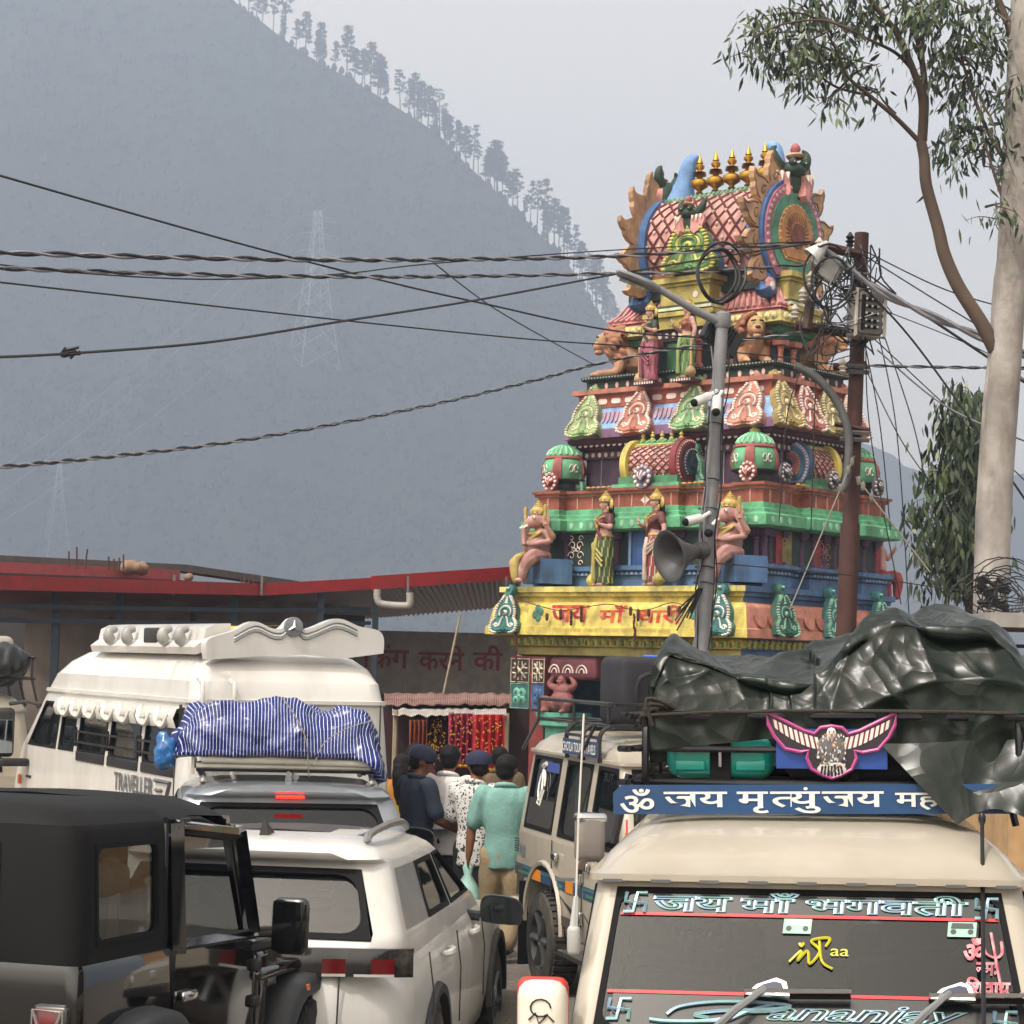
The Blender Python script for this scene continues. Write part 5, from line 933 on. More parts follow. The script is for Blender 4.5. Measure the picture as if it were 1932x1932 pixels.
# ---------------------------------------------------------------- white jeeps
def jeep(name, label, loc, heading, near):
    r = empty(name, label=label, cat='jeep'); place(r, loc, heading)
    lo = Hull([(.42, -.78, 1.78, .69, .08, .05), (.50, -.80, 1.78, .72, .09, .05), (.72, -.80, 1.78, .735, .1, .05), (.95, -.80, 1.77, .735, .1, .05), (1.08, -.80, 1.76, .73, .1, .05)], [.1, .9])
    up = Hull([(1.08, -.80, 1.76, .73, .1, .05), (1.12, -.795, 1.745, .725, .1, .05), (1.27, -.78, 1.69, .705, .1, .05), (1.668, -.735, 1.45, .648, .1, .05), (1.685, -.735, 1.445, .645, .1, .05), (1.69, -.765, 1.485, .67, .12, .06), (1.71, -.765, 1.485, .67, .12, .06), (1.715, -.74, 1.46, .645, .12, .08), (1.76, -.72, 1.37, .62, .14, .13), (1.82, -.66, 1.22, .55, .18, .18), (1.852, -.55, 1.02, .43, .2, .2), (1.862, -.35, .8, .28, .2, .2)],
              [(-.6, -.58), (.12, .12), (.26, .26), (.86, .86), (.98, .98), (1.66, 1.40)], front=[-.97, .97], rear=[-.7, .7], zb=1.12, zt=1.62)
    holes = [(f, i, j) for f in 'RL' for i in (1, 3, 5) for j in (1, 2)] + [('F', 1, 2), ('B', 1, 1), ('B', 1, 2)]
    def bonnet(m):
        m.loft([[Vector((x, y * w, z + (.03 * (1 - y * y)))) for y in (-1, -.8, -.4, 0, .4, .8, 1)] for x, w, z in ((1.76, .74, 1.06), (2.3, .70, 1.04), (2.9, .66, .98), (3.0, .64, .9), (3.02, .64, .5))], closed=False)
        for s in (-1, 1): m.loft([[Vector((x, s * w, z)) for z in (zt, .42)] for x, w, zt in ((1.76, .74, 1.06), (2.3, .70, 1.04), (2.9, .66, .98), (3.02, .64, .9))], closed=False); m.box((2.62, s * .74, .66), (.95, .24, .5)); 
    body_from(r, lo, up, holes, [CREAM, BPL], [(0, -.67, .46, .5), (0, .67, .46, .5)], extra=bonnet)
    for f in 'RL':
        for nm, i in (('quarter_window', 1), ('door_window', 3), ('door_window', 5)): window(nm, up.quad(f, i, 1, 3), r, GLS if i == 1 else GLC, RUB, .028, .06)
    window('rear_window', up.quad('B', 1, 1, 3), r, GLS, RUB)
    ws = window('windscreen', up.quad('F', 1, 2), r, glass('windscreen_glass', '#0e1516', .42) if near else GLC, RUB, .018, .05, .006, .002)
    mb = MB()
    for s in (-1, 1):   # rear flare lips, sills, door seams, hinges, handles
        mb.tube([(.47 * math.cos(a), s * .742, .437 + .47 * math.sin(a)) for a in [math.pi * i / 14 for i in range(15)]], .022, 5, 0)
    mb.build('wheel_arch_lip', [CREAM], r, smooth=50); mb = MB()
    for s in (-1, 1):
        for x0, x1 in ((.19, .19), (.92, .92), (1.72, 1.72)): mb.box((x0, s * .742, .78), (.008, .006, .62))
        mb.box((.92 + .4, s * .742, .46), (.8, .006, .008)); mb.box((-.62, s * .742, .72), (.16, .004, .22)); mb.box((.55, s * .742, .55), (.4, .006, .07))
    mb.build('door_seams', [mat('seam_shadow', '#3a352e', rough=.9)], r); mb = MB()
    for s in (-1, 1):
        for x in (.30, 1.03): mb.rbox((x, s * .755, .98), (.11, .03, .06), .012)
        for z in (.62, .90): mb.rbox((.93, s * .752, z), (.035, .03, .09), .01); mb.rbox((1.70, s * .752, z), (.035, .03, .09), .01)
    mb.build('door_handle', [CHR, BPL], r, smooth=40)
    mb = MB()
    for s in (-1, 1):
        mb.M = Matrix.Diagonal((1, s, 1, 1))
        for x0, x1 in ((-.76, .16), (.22, .89), (.95, 1.7)):
            mb.box(((x0 + x1) / 2, .738, .80), (x1 - x0, .005, .085), m=0); mb.box(((x0 + x1) / 2, .741, .825), (x1 - x0, .004, .012), m=2); mb.box((x0 + (x1 - x0) * .62, .7425, .80), ((x1 - x0) * .26, .004, .08), m=1)
            mb.box((x0 + (x1 - x0) * .25, .7425, .785), ((x1 - x0) * .3, .004, .02), m=2)
        mb.M = mb.M @ Matrix.Translation((0, .7395, 0)) @ Matrix.Rotation(math.pi / 2, 4, 'X')
        for pts in ([(.32, .74), (.5, .69), (.7, .65), (.88, .64), (.88, .56), (.7, .62)], [(.96, .66), (1.1, .6), (1.22, .42), (1.3, .34), (1.2, .56)], [(1.3, .62), (1.34, .5), (1.38, .46), (1.4, .56)]): mb.prism(pts, -.003, .003, 3)
        mb.M = Matrix()
    mb.build('side_stripe', [mat('stripe_blue', '#26405f', rough=.5), mat('stripe_orange', '#c3791f', rough=.5), mat('stripe_green', '#3b6a55', rough=.5), mat('stripe_black', '#20201f', rough=.5)], r)
    for s in (-1, 1):
        wheel(r, 0, s * .66, .35, .22, s); wheel(r, 2.68, s * .66, .35, .22, s)
        mb = MB(); mb.box((-.46, s * .67, .42), (.012, .24, .62)); mb.build('mud_flap', [RUB], r); mb = MB(); mb.box((1.35, s * .80, .38), (1.1, .14, .03)); mb.build('running_board', [ALU], r)
        mb = MB(); mb.rbox((3.0, s * .52, .78), (.08, .2, .2), .05); mb.build('headlight', [mat('lamp_lens', '#c9ccd0', rough=.05, coat=1)], r, smooth=50)
    mb = MB(); mb.rbox((3.08, 0, .48), (.16, 1.6, .22), .05); mb.build('front_bumper', [BPL], r, smooth=50); mb = MB(); mb.rbox((-.84, 0, .48), (.12, 1.55, .18), .04); mb.build('rear_bumper', [CREAM], r, smooth=50)
    mb = MB(); mb.box((.5, 0, .55), (2.5, 1.4, .05)); mb.box((1.62, 0, .98), (.3, 1.45, .16)); mb.tube([(1.42, .38 + .18 * math.cos(a) * -1 - .76 * 0 if 0 else -.38 + .18 * math.cos(a), 1.02 + .17 * math.sin(a)) for a in [2 * math.pi * i / 16 for i in range(16)]], .014, 6, closed=True); mb.build('dashboard', [mat('interior_grey', '#3b3a39', rough=.8)], r)
    for s in (-.38, .38): seat(r, 1.0, s, .72); seat(r, .2, s, .72)
    r['up'] = 0; return r, up
# nearer jeep, facing the viewer
WS = P(1546, 1690, 6.75)
jx, jh = math.radians(0), 180 + 8
hd = Vector((math.sin(math.radians(jh)), math.cos(math.radians(jh)), 0)); org = Vector((WS.x, WS.y, 0)) - hd * 1.46 * 1.07
J, JU = jeep('white_jeep', 'white jeep facing us with lettered windscreen under a loaded roof rack with a blue board', org, jh, True)
J.scale = (1.07,) * 3; J.rotation_euler = (math.radians(1.3), 0, math.radians(90 - jh)); JM = Matrix.Translation(org) @ Matrix.Rotation(math.radians(90 - jh), 4, 'Z') @ Matrix.Rotation(math.radians(1.3), 4, 'X') @ Matrix.Scale(1.07, 4)
q = JU.quad('F', 1, 2); nrm = qn(q); ex = (q[1] - q[0]).normalized(); ey = (q[3] - q[0]).normalized(); Wd = (q[1] - q[0]).length; Hd = (q[3] - q[0]).length; Wt = (q[2] - q[3]).length
def on_ws(mb, fn, off=.0): return fn
film = MB(); BLKF = mat('black_window_film', '#17191a', rough=.22, coat=.3, var=.05)
def strip(mb, t0, t1, m, off, s0=.035, s1=.965):
    b = [bil(q, s, t) + nrm * off for t in (t0, t1) for s in (s0, s0 + (s1 - s0) * .33, s0 + (s1 - s0) * .66, s1)]; mb.add(b, [(i, i + 1, i + 5, i + 4) for i in range(3)], m)
strip(film, .81, .985, 0, -.003); strip(film, .01, .265, 0, -.003); film.build('black_film', [BLKF], J)
mb = MB(); strip(mb, .80, .82, 0, .000, .02, .98); strip(mb, .258, .28, 0, .000, .02, .98); mb.build('red_tape', [mat('red_tape', '#c5161c', rough=.4, var=.05)], J)
HOLO = mat('pale_holographic_vinyl', '#7da69f', rough=.3, metal=.2, var=.3, vscale=18, col2='#86a0bd'); HFILL = BLKF
def ws_text(mb, geo, s0, s1, t0, t1, m=0, off=.0015): put_text(mb, geo, bil(q, s0, t0), ex, ey, (bil(q, s1, t0) - bil(q, s0, t0)).length, Hd * (t1 - t0), m, off)
mb = MB()
for s, a, b in (('जय', .100, .306), ('माँ', .326, .476), ('भगवती', .492, .905)):
    top = .972 if s != 'जय' else .938
    ws_text(mb, text_geo(s, 1, .014, outline=.03), a, b, .828, top)
SW = [(-1, 1), (-1, 0), (1, 0), (1, -1)]; 
def swastik(mb, c, r, m):
    A = lambda x, y: c + ex * (x * r) + ey * (y * r) + nrm * .004
    for pts in ([(-.85, .9), (-.85, .08), (.0, .0), (.85, -.08), (.85, -.9)], [(.9, .85), (.08, .85), (0, 0), (-.08, -.85), (-.9, -.85)]): mb.tube([A(*p) for p in pts], r * .17, 4, m)
for s, t in ((.055, .885), (.955, .885), (.055, .145), (.95, .12)): swastik(mb, bil(q, s, t), .037, 0); ws_text(mb, text_geo('ॐ', 1, .01), s - .018, s + .018, t - .03, t + .03, 1, .006)
def flow(mb, pts, r, m=0): mb.tube([bil(q, s, t) + nrm * .004 for s, t, _ in spline([(a, b, 0) for a, b in pts], 6)], r, 4, m)
# script-style lettering along the bottom film, mostly below the frame
for w_ in (0, .012):
    flow(mb, [(.17, .115), (.20, .17), (.28, .205), (.38, .21), (.46, .19), (.40, .165 - w_), (.30, .15), (.235, .12), (.27, .10)], .006); flow(mb, [(.42, .20), (.36, .15), (.31, .10 - w_), (.25, .075), (.17, .07), (.13, .08)], .006)
ws_text(mb, text_geo('ananjay', 1, .01, outline=.022, shear=.35), .40, .86, .06, .21)
mb.build('windscreen_lettering', [HOLO, mat('lettering_black', '#0c0c0d', rough=.5)], J)
mb = MB(); flow(mb, [(.455, .49), (.485, .57), (.475, .50), (.50, .57), (.505, .48), (.53, .57), (.51, .64), (.555, .66), (.545, .60)], .0042); flow(mb, [(.53, .64), (.535, .50), (.56, .45)], .004); flow(mb, [(.48, .62), (.485, .60), (.49, .625)], .005)
ws_text(mb, text_geo('aa', 1, .0), .555, .60, .54, .59); mb.build('yellow_script_sticker', [mat('yellow_vinyl', '#b9b327', rough=.4)], J)
mb = MB(); ws_text(mb, text_geo('ॐ', 1, .0, outline=.035), .875, .925, .53, .685); flow(mb, [(.955, .72), (.955, .28)], .0045); flow(mb, [(.93, .66), (.935, .58), (.955, .55), (.972, .58), (.976, .66)], .0045)
ws_text(mb, text_geo('नमः', 1, .0, outline=.03), .90, .95, .43, .52); ws_text(mb, text_geo('िशवाय', 1, .0, outline=.03), .868, .972, .295, .42); mb.build('red_script_sticker', [mat('pale_red_vinyl', '#c0525e', rough=.4, var=.4, vscale=30, col2='#e0b9bc')], J)
mb = MB()
for s in (.475, .885):
    c_ = bil(q, s, .735) + nrm * .003; mb.add([c_ + ex * x + ey * y for x, y in ((-.042, -.022), (.042, -.022), (.042, .026), (-.042, .026))], [(0, 1, 2, 3)], 0)
    for k in (-.025, .025): mb.M = Matrix(); mb.add([c_ + ex * (k + .009 * math.cos(a)) + ey * (-.006 + .009 * math.sin(a)) + nrm * .001 for a in [math.pi * i / 4 for i in range(8)]], [tuple(range(8))], 1)
    mb.add([c_ + ex * x + ey * y + nrm * .001 for x, y in ((-.034, .004), (.034, .004), (.03, .022), (-.03, .022))], [(0, 1, 2, 3)], 1 if s > .5 else 2)
mb.build('tag_sticker', [mat('tag_mint', '#8fb8a5', rough=.4), mat('tag_dark', '#2c3533', rough=.4), mat('tag_white', '#cfd6d2', rough=.4)], J)
for s in (.40, .83):   # wipers
    w_ = empty('wiper'); w_.parent = J; mb = MB(); a, b = bil(q, s - .13, -.06) + nrm * .05, bil(q, s + .0, .26) + nrm * .06; mb.tube([a, a.lerp(b, .5) + nrm * .02, b], [.012, .012, .009], 6); mb.build('wiper_arm', [ALU], w_, smooth=50)
    mb = MB(); a, b = bil(q, s - .05, .225) + nrm * .03, bil(q, s + .2, .24) + nrm * .03; mb.tube([a, b], .009, 5, 0)
    for k in range(7): c_ = a.lerp(b, (k + .5) / 7); mb.box(c_ + nrm * .02 + ey * .012, (.02, .045, .012), m=1)
    c_ = bil(q, s + .01, .245) + nrm * .055; mb.add([c_ + ex * x + ey * y for x, y in ((-.07, -.012), (.06, -.014), (.045, .03), (.015, .042), (-.04, .02))] + [c_ - nrm * .03 + ex * x + ey * y for x, y in ((-.07, -.012), (.06, -.014), (.045, .03), (.015, .042), (-.04, .02))], [(0, 1, 2, 3, 4), (0, 5, 6, 1), (1, 6, 7, 2), (2, 7, 8, 3), (3, 8, 9, 4), (4, 9, 5, 0)], 1); mb.add([c_ + nrm * .002 + ex * x * .7 + ey * (.008 + y * .55) for x, y in ((-.06, -.008), (.06, -.012), (.045, .03), (.015, .04), (-.03, .022))], [(0, 1, 2, 3, 4)], 2); mb.build('wiper_blade', [RUB, CHR, mat('wiper_badge', '#232840', rough=.3)], w_, smooth=30)
mb = MB()    # dashed drip rail, dark scratches
for k in range(11): y = -.74 + .148 * k; mb.box((1.493, y, 1.691), (.006, .06, .009))
mb.build('dashed_rail_tape', [mat('rail_tape', '#54565a', rough=.5)], J); mb = MB()
mb.tube([(1.44, -.70, 1.71), (1.40, -.69, 1.74)], .012, 5); mb.ell((1.0, -.02, 1.895), (.012, .02, .004), 6, 4); mb.ell((1.02, -.06, 1.893), (.008, .012, .004), 6, 4); mb.build('roof_scuffs', [mat('rust_spot', '#3a2c22', rough=.9)], J)
mi = empty('side_mirror'); mi.parent = J; mb = MB(); mb.rbox((1.76, -.775, 1.285), (.09, .15, .28), .045); mb.build('mirror_shell', [mat('ivory_mirror_shell', '#d2cabb', rough=.25, coat=.5, dirt=.2)], mi, smooth=50); mb = MB(); mb.rbox((1.806, -.775, 1.255), (.008, .125, .045), .02); mb.build('teal_reflector', [mat('teal_tape', '#1d5563', rough=.3)], mi); mb = MB(); mb.rbox((1.735, -.777, 1.288), (.06, .154, .284), .05); mb.build('red_rim_tape', [mat('red_tape2', '#b5332a', rough=.4)], mi, smooth=50); mb = MB(); mb.rbox((1.695, -.775, 1.285), (.01, .13, .25), .04); mb.build('mirror_glass', [MIRR], mi)
mb = MB(); mb.tube([(1.75, -.78, 1.16), (1.72, -.74, 1.13), (1.68, -.71, 1.12)], .014, 6); mb.build('mirror_arm', [BPL], mi, smooth=50)
mb = MB(); mb.tube([(1.8075, -.775 + .03 * math.cos(a), 1.35 + .025 * math.sin(a)) for a in [i * .5 for i in range(12)]], .0025, 4); mb.tube([(1.808, -.81, 1.315), (1.808, -.79, 1.335), (1.808, -.78, 1.305), (1.808, -.755, 1.33), (1.808, -.735, 1.31)], .0028, 4); mb.build('black_script_sticker', [mat('lettering_black', '#0c0c0d')], mi)
mb = MB(); mb.rbox((1.60, -.70, 1.52), (.04, .04, .09), .015, m=0); mb.tube([(1.60, -.70, 1.56), (1.58, -.695, 1.65)], [.014, .008], 6, 0); mb.tube([(1.58, -.695, 1.65), (1.55, -.69, 1.9), (1.50, -.68, 2.2)], .003, 4, 1); mb.build('side_aerial', [mat('grey_plastic', '#9a9a97', rough=.5), mat('fibre_rod', '#c9c5ba', rough=.4)], J, smooth=40)
p0 = JM.inverted() @ P(1856, 1932, 6.3); p1 = JM.inverted() @ P(1853, 1545, 6.9); mb = MB(); mb.tube([p0 + (p0 - p1) * .5, p0, p1], [.009, .008, .007], 6); mb.ell(p1, (.012, .012, .022), 8, 5); mb.build('front_aerial', [STEEL], J, smooth=50)
# roof rack of the nearer jeep
rk = empty('roof_rack', (0, .08, 0)); rk.parent = J; mb = MB(); x0, x1, yw, zb_, zt_ = -.95, .98, .625, 1.965, 2.185
for z in (zb_, (zb_ + zt_) / 2 + .0, zt_): mb.tube(spline([(x0, -yw, z), (x1 - .1, -yw, z), (x1, -yw + .03, z), (x1 + .0, yw - .03, z), (x1 - .1, yw, z), (x0, yw, z)], 3), .011, 7)
for y in (-yw + .02, yw - .02):
    for x in (x0, -.3, .3): mb.tube([(x, y, zb_ - .06), (x, y, zt_)], .009, 6)
    mb.tube(spline([(x1 - .02, y, zb_ - .03), (x1 + .03, y, zb_ + .03), (x1 + .02, y, zt_ - .05), (x1 - .05, y, zt_ + .01)], 4), .013, 7)
for x in (x0, -.5, 0, .45, x1 - .05): mb.tube([(x, -yw, zb_ - .01), (x, yw, zb_ - .01)], .013, 6)
for k in range(7): mb.tube([(x0, -yw + .2 * k + .1, zb_), (x1, -yw + .2 * k + .1, zb_)], .009, 5)
for y in (-.7, .7):
    for x in (-.6, .5): mb.tube([(x, y, zb_), (x, y * 1.08, 1.72)], .016, 6)
mb.tube([(x1 + .0, .08, zb_), (x1, .08, zb_ + .12)], .013, 5); mb.build('rack_tubes', [STEEL], rk, smooth=50)
bd = empty('sign_board'); bd.parent = J
BX = x1 + .08; BZ = 1.905 - 1.985; bd.location = (0, .075, .935 * 0 + 1.922 - 1.985); bd.rotation_euler = (math.radians(.8), 0, 0); mb = MB(); mb.M = Matrix.Translation((BX, 0, 1.985)) @ Matrix.Rotation(math.pi / 2, 4, 'Z') @ Matrix.Rotation(math.pi / 2, 4, 'X'); mb.prism([(-.75, -.05), (.75, -.05), (.75, .02), (.72, .045), (-.72, .045), (-.75, .02)], -.006, .006); mb.build('board_panel', [mat('board_blue', '#123c66', rough=.5, var=.1, dirt=.2)], bd)
mb = MB(); WT = mat('board_white_vinyl', '#cfd0cb', rough=.45, var=.06)
def bt(ch, y0, y1, z0, z1, bold=.014): put_text(mb, text_geo(ch, 1, bold), (BX + .006, y0, z0), (0, 1, 0), (0, 0, 1), y1 - y0, z1 - z0, 0, .003)
bd.scale = (1, .9, 1); bt('ॐ', -.725, -.60, 1.940, 2.018); bt('जय', -.565, -.335, 1.958, 2.008); bt(['मृ'], -.30, -.185, 1.938, 2.008); bt([('त', 0, .68), ('यु', -.05, None)], -.18, .0, 1.938, 2.008); bt('ं', -.06, -.045, 2.012, 2.022); bt('जय', .005, .225, 1.958, 2.008); bt('महादेव', .265, .60, 1.948, 2.022); bt('ॐ', .625, .735, 1.940, 2.018)
mb.build('board_lettering', [WT], bd)
# eagle emblem fixed to the rack
em = empty('eagle_emblem'); em.parent = J; mb = MB(); EM = Matrix.Translation((x1 + .035, .085, 2.10)) @ Matrix.Rotation(math.pi / 2, 4, 'Z') @ Matrix.Rotation(math.pi / 2, 4, 'X')
half = [(0, .055), (.035, .05), (.055, .03), (.09, .04), (.14, .065), (.21, .10), (.205, .06), (.185, .02), (.15, -.02), (.10, -.03), (.075, -.025), (.08, -.05), (.065, -.085), (.03, -.105), (0, -.115)]
ol = half + [(-x, y) for x, y in reversed(half[1:-1])]; ol = ol[::-1]
mb.M = EM; mb.prism(ol, -.006, .004, 0); mb.tube([(x, y, .006) for x, y in ol], .006, 5, 1, closed=True)
for s in (-1, 1):
    for k in range(9):
        t0, t1 = k / 9, (k + .62) / 9; A0 = lambda t: Vector((.045 + .15 * t, .018 + .062 * t ** 1.3)); B0 = lambda t: Vector((.035 + .155 * t, -.022 + .075 * t ** 1.6))
        qd = [A0(t0), A0(t1), B0(t1), B0(t0)]; mb.add([EM @ Vector((s * p_.x, p_.y, .006)) if 0 else Vector((s * p_.x, p_.y, .006)) for p_ in qd], [(0, 1, 2, 3) if s < 0 else (3, 2, 1, 0)], 2)
        qd = [A0(t1), A0((k + 1) / 9), B0((k + 1) / 9), B0(t1)]; mb.add([Vector((s * p_.x, p_.y, .0058)) for p_ in qd], [(0, 1, 2, 3) if s < 0 else (3, 2, 1, 0)], 3)
mb.ell((0, -.02, .004), (.048, .055, .006), 12, 6, 4); mb.ell((0, -.085, .004), (.05, .03, .005), 10, 5, 2)
for k in range(150):
    rr = random.Random(k); y = rr.uniform(-.10, .03); x = max(-1, min(1, rr.gauss(0, .5))) * (.052 - abs(y + .03) * .25); mb.ell((x, y, .008), (.0035, .007, .003), 4, 3, rr.choice([2, 2, 2, 4, 5, 0, 4]))
for k in range(7): mb.tube([(-.03 + .01 * k, -.075, .010), (-.036 + .012 * k, -.108, .009)], .003, 4, 0)
mb.ell((0, .032, .010), (.017, .02, .008), 8, 5, 2); mb.tube([(0, .03, .018), (0, .018, .02)], [.005, .002], 5, 5); mb.ell((-.007, .037, .018), .003, 5, 3, 0); mb.ell((.007, .037, .018), .003, 5, 3, 0)
mb.build('eagle_plate', [mat('emblem_dark', '#241b22', rough=.5), mat('emblem_pink_edge', '#a8447f', rough=.4), mat('emblem_white', '#c9c6c0', rough=.5), mat('emblem_maroon', '#6b1f26', rough=.5), mat('emblem_grey', '#5d5a5c', rough=.5), mat('emblem_gold', '#b5763a', rough=.5)], em)
mb = MB(); mb.M = EM; mb.box((0, -.02, -.014), (.36, .13, .012)); mb.M = Matrix(); mb.build('blue_backing', [mat('emblem_blue', '#1d3f86', rough=.4)], em)
# driver dimly seen behind the windscreen
# ---------------------------------------------------------------- jeep further back, facing us, seen along its right side
RE = P(971, 1686, 16.8); h2 = 180 - 15.5
hd = Vector((math.sin(math.radians(h2)), math.cos(math.radians(h2)), 0)); rt = Vector((hd.y, -hd.x, 0)); org = Vector((RE.x, RE.y, 0)) + hd * .78 * 1.06 - rt * .735 * 1.06
K, KU = jeep('white_jeep', 'white jeep with blue and orange side stripes and a tour board on its rack', org, h2, False)
K.scale = (1.06,) * 3; KM = Matrix.Translation(org) @ Matrix.Rotation(math.radians(90 - h2), 4, 'Z') @ Matrix.Scale(1.06, 4)
rk = empty('roof_rack'); rk.parent = K; mb = MB()
for x in (.32, .70, 1.08): mb.tube(spline([(x, -.68, 1.69), (x, -.69, 1.82), (x, -.67, 1.90), (x, -.58, 1.94), (x, -.3, 1.94)], 4), .017, 7)
for z in (1.76, 1.86): mb.tube([(.32, -.69, z), (1.08, -.69, z)], .012, 6)
for y in (-.60, -.2, .25, .60): mb.tube([(-.7, y, 1.94), (1.15, y, 1.94)], .013, 6)
for x in (-.7, -.2, .3, .8, 1.15): mb.tube([(x, -.60, 1.935), (x, .60, 1.935)], .013, 6)
for z in (2.09,): mb.tube(spline([(-.7, -.60, z), (1.05, -.60, z), (1.15, -.56, z), (1.15, .56, z), (1.05, .60, z), (-.7, .60, z)], 3), .014, 6)
for x in (-.7, .2, 1.0): [mb.tube([(x, y, 1.94), (x, y, 2.09)], .012, 6) for y in (-.60, .60)]
for y in (-.72, .72):
    for x in (-.5, .9): mb.tube([(x, y * .92, 1.94), (x, y * 1.08, 1.71)], .014, 6)
mb.build('rack_tubes', [STEEL], rk, smooth=50)
bd = empty('sign_board'); bd.parent = K; mb = MB(); mb.box((.70, -.706, 1.775), (.80, .012, .11)); mb.build('board_panel', [mat('board_navy', '#2b3c58', rough=.5, dirt=.3)], bd)
mb = MB(); put_text(mb, text_geo('CHOTLA TOUR & TRAVELS', 1, .012), (.32, -.713, 1.742), (1, 0, 0), (0, 0, 1), .76, .066, 0, .004); mb.build('board_lettering', [WT], bd)
mi = empty('side_mirror'); mi.parent = K; mb = MB(); mb.rbox((1.66, -.93, 1.24), (.12, .2, .32), .05, m=0); mb.build('mirror_shell', [mat('mirror_grey', '#77706a', rough=.4)], mi, smooth=50); mb = MB(); mb.rbox((1.66, -.93, 1.365), (.125, .21, .07), .03); mb.build('chrome_cap', [CHR], mi, smooth=50); mb = MB(); mb.tube([(1.66, -.88, 1.1), (1.66, -.77, 1.06)], .02, 6); mb.build('mirror_arm', [BPL], mi)
mb = MB(); put_text(mb, text_geo('XLX', 1, .02), (-.66, -.739, .90), (1, 0, 0), (0, 0, 1), .16, .09, 0, .003); [mb.box((-.73, -.742, .93 + .018 * i), (.1, .006, .008), m=1) for i in range(6)]; mb.build('badge', [mat('badge_blue', '#5c6a80', rough=.4), mat('vent_dark', '#222222', rough=.6)], K)
qq = KU.quad('R', 1, 1, 3); mb = MB(); nn = qn(qq); A = lambda s, t: bil(qq, s, t) + nn * .004
mb.tube([A(.42 + .1 * math.cos(a), .60 + .2 * math.sin(a)) for a in [i * .5 for i in range(13)]], .010, 4); mb.tube([A(.40, .82), A(.45, .55), A(.35, .36), A(.45, .34), A(.5, .5)], .011, 4); mb.tube([A(.36, .86), A(.46, .9)], .02, 4); mb.build('white_figure_sticker', [mat('white_vinyl', '#d0cec8', rough=.5)], K)
mb = MB(); mb.add([A(.05, .06), A(.95, .06), A(.95, .42), A(.05, .42)], [(0, 1, 2, 3)], 0); mb.build('lower_window_film', [mat('window_mesh', '#2a2725', rough=.7)], K); mb = MB(); mb.add([A(.5, .8), A(.95, .8), A(.95, .93), A(.5, .93)], [(0, 1, 2, 3)], 0); mb.build('blue_film', [mat('film_blue', '#2f3f7d', rough=.5)], K)
qq = KU.quad('R', 5, 1, 3); mb = MB(); nn = qn(qq); put_text(mb, text_geo('3UT', 1, .02), bil(qq, .3, .82), (qq[1] - qq[0]), (qq[3] - qq[0]), .2, .06, 0, .004); mb.build('window_lettering', [mat('lettering_black', '#0c0c0d')], K)
mb = MB(); mb.rbox((.32, -.6, 1.38), (.04, .02, .44), .01); mb.build('curtain', [mat('blue_curtain', '#3f7fa8', rough=.8)], K)
mb = MB()
for s in (-1, 1): mb.tube([(1.76 - .3 * t, s * (.70 - .08 * t), 1.12 + .5 * t) for t in (0, .3, .45)], .016, 5)
mb.build('red_reflector_tape', [mat('red_tape2', '#b5332a')], K)
# ---------------------------------------------------------------- black off-roader, lower left, seen from its right rear
def local_frame(p, heading, back, side, s=1.0, pitch=0, roll=0):
    """origin so that the point (back, side) of the vehicle stands at p; returns origin, matrix"""
    R = Matrix.Rotation(math.radians(90 - heading), 4, 'Z') @ Matrix.Rotation(math.radians(-pitch), 4, 'Y') @ Matrix.Rotation(math.radians(roll), 4, 'X') @ Matrix.Scale(s, 4)
    o = Vector((p.x, p.y, 0)) - (R @ Vector((back, side, 0))); o.z = 0; return o, R
def put(r, o, R): r.matrix_world = Matrix.Translation(o) @ R; return Matrix.Translation(o) @ R
B = empty('off_roader', label='glossy black off-roader with matt black hardtop, lower left corner, seen from its rear', cat='car')
o, R_ = local_frame(P(97, 1800, 8.6), 15, -.74, -.72, 1.0, -2.2); R_ = R_ @ Matrix.Diagonal((.80, 1, 1, 1)); BMx = put(B, o + Vector((0, 0, .0)), R_)
lo = Hull([(.48, -.72, 1.66, .74, .06, .04), (.56, -.76, 1.66, .77, .07, .04), (.9, -.78, 1.66, .785, .07, .04), (1.12, -.785, 1.66, .775, .07, .04), (1.15, -.78, 1.655, .765, .07, .04)], [.1, .9])
def th_extra(m):
    m.loft([[Vector((x, y * w, z + .035 * (1 - y * y))) for y in (-1, -.85, -.4, 0, .4, .85, 1)] for x, w, z in ((1.64, .60, 1.10), (2.2, .57, 1.09), (2.5, .54, 1.06), (2.56, .5, 1.0), (2.58, .5, .55))], closed=False)
    for s in (-1, 1):
        m.loft([[Vector((x, s * w, z)) for z in (zt, .5)] for x, w, zt in ((1.64, .60, 1.10), (2.2, .57, 1.09), (2.5, .54, 1.06), (2.58, .5, .95))], closed=False)
        m.rbox((2.2, s * .68, .93), (1.15, .3, .07), .03); m.rbox((1.72, s * .76, .80), (.2, .1, .5), .03)
body_from(B, lo, None, [], [GLOSSBLK], [(-.08, -.78, .43, .6), (-.08, .78, .43, .6)], extra=th_extra, smooth=30)
TOPL = [(1.15, -.78, .62, .765, .13, .03), (1.22, -.785, .62, .765, .14, .03), (1.655, -.765, .62, .735, .15, .03), (1.70, -.76, .62, .728, .15, .03), (1.735, -.755, .62, .72, .15, .03), (1.738, -.75, .62, .715, .15, .03), (1.785, -.71, .62, .67, .18, .03), (1.815, -.6, .615, .57, .2, .03), (1.83, -.45, .61, .42, .2, .03)]
TOPL = [(a_, b_, .36, d_, e_, f_) for a_, b_, c_, d_, e_, f_ in TOPL]; hu = Hull(TOPL, [-.585, .22], rear=[-.62, .62], zb=1.22, zt=1.66, nc=5)
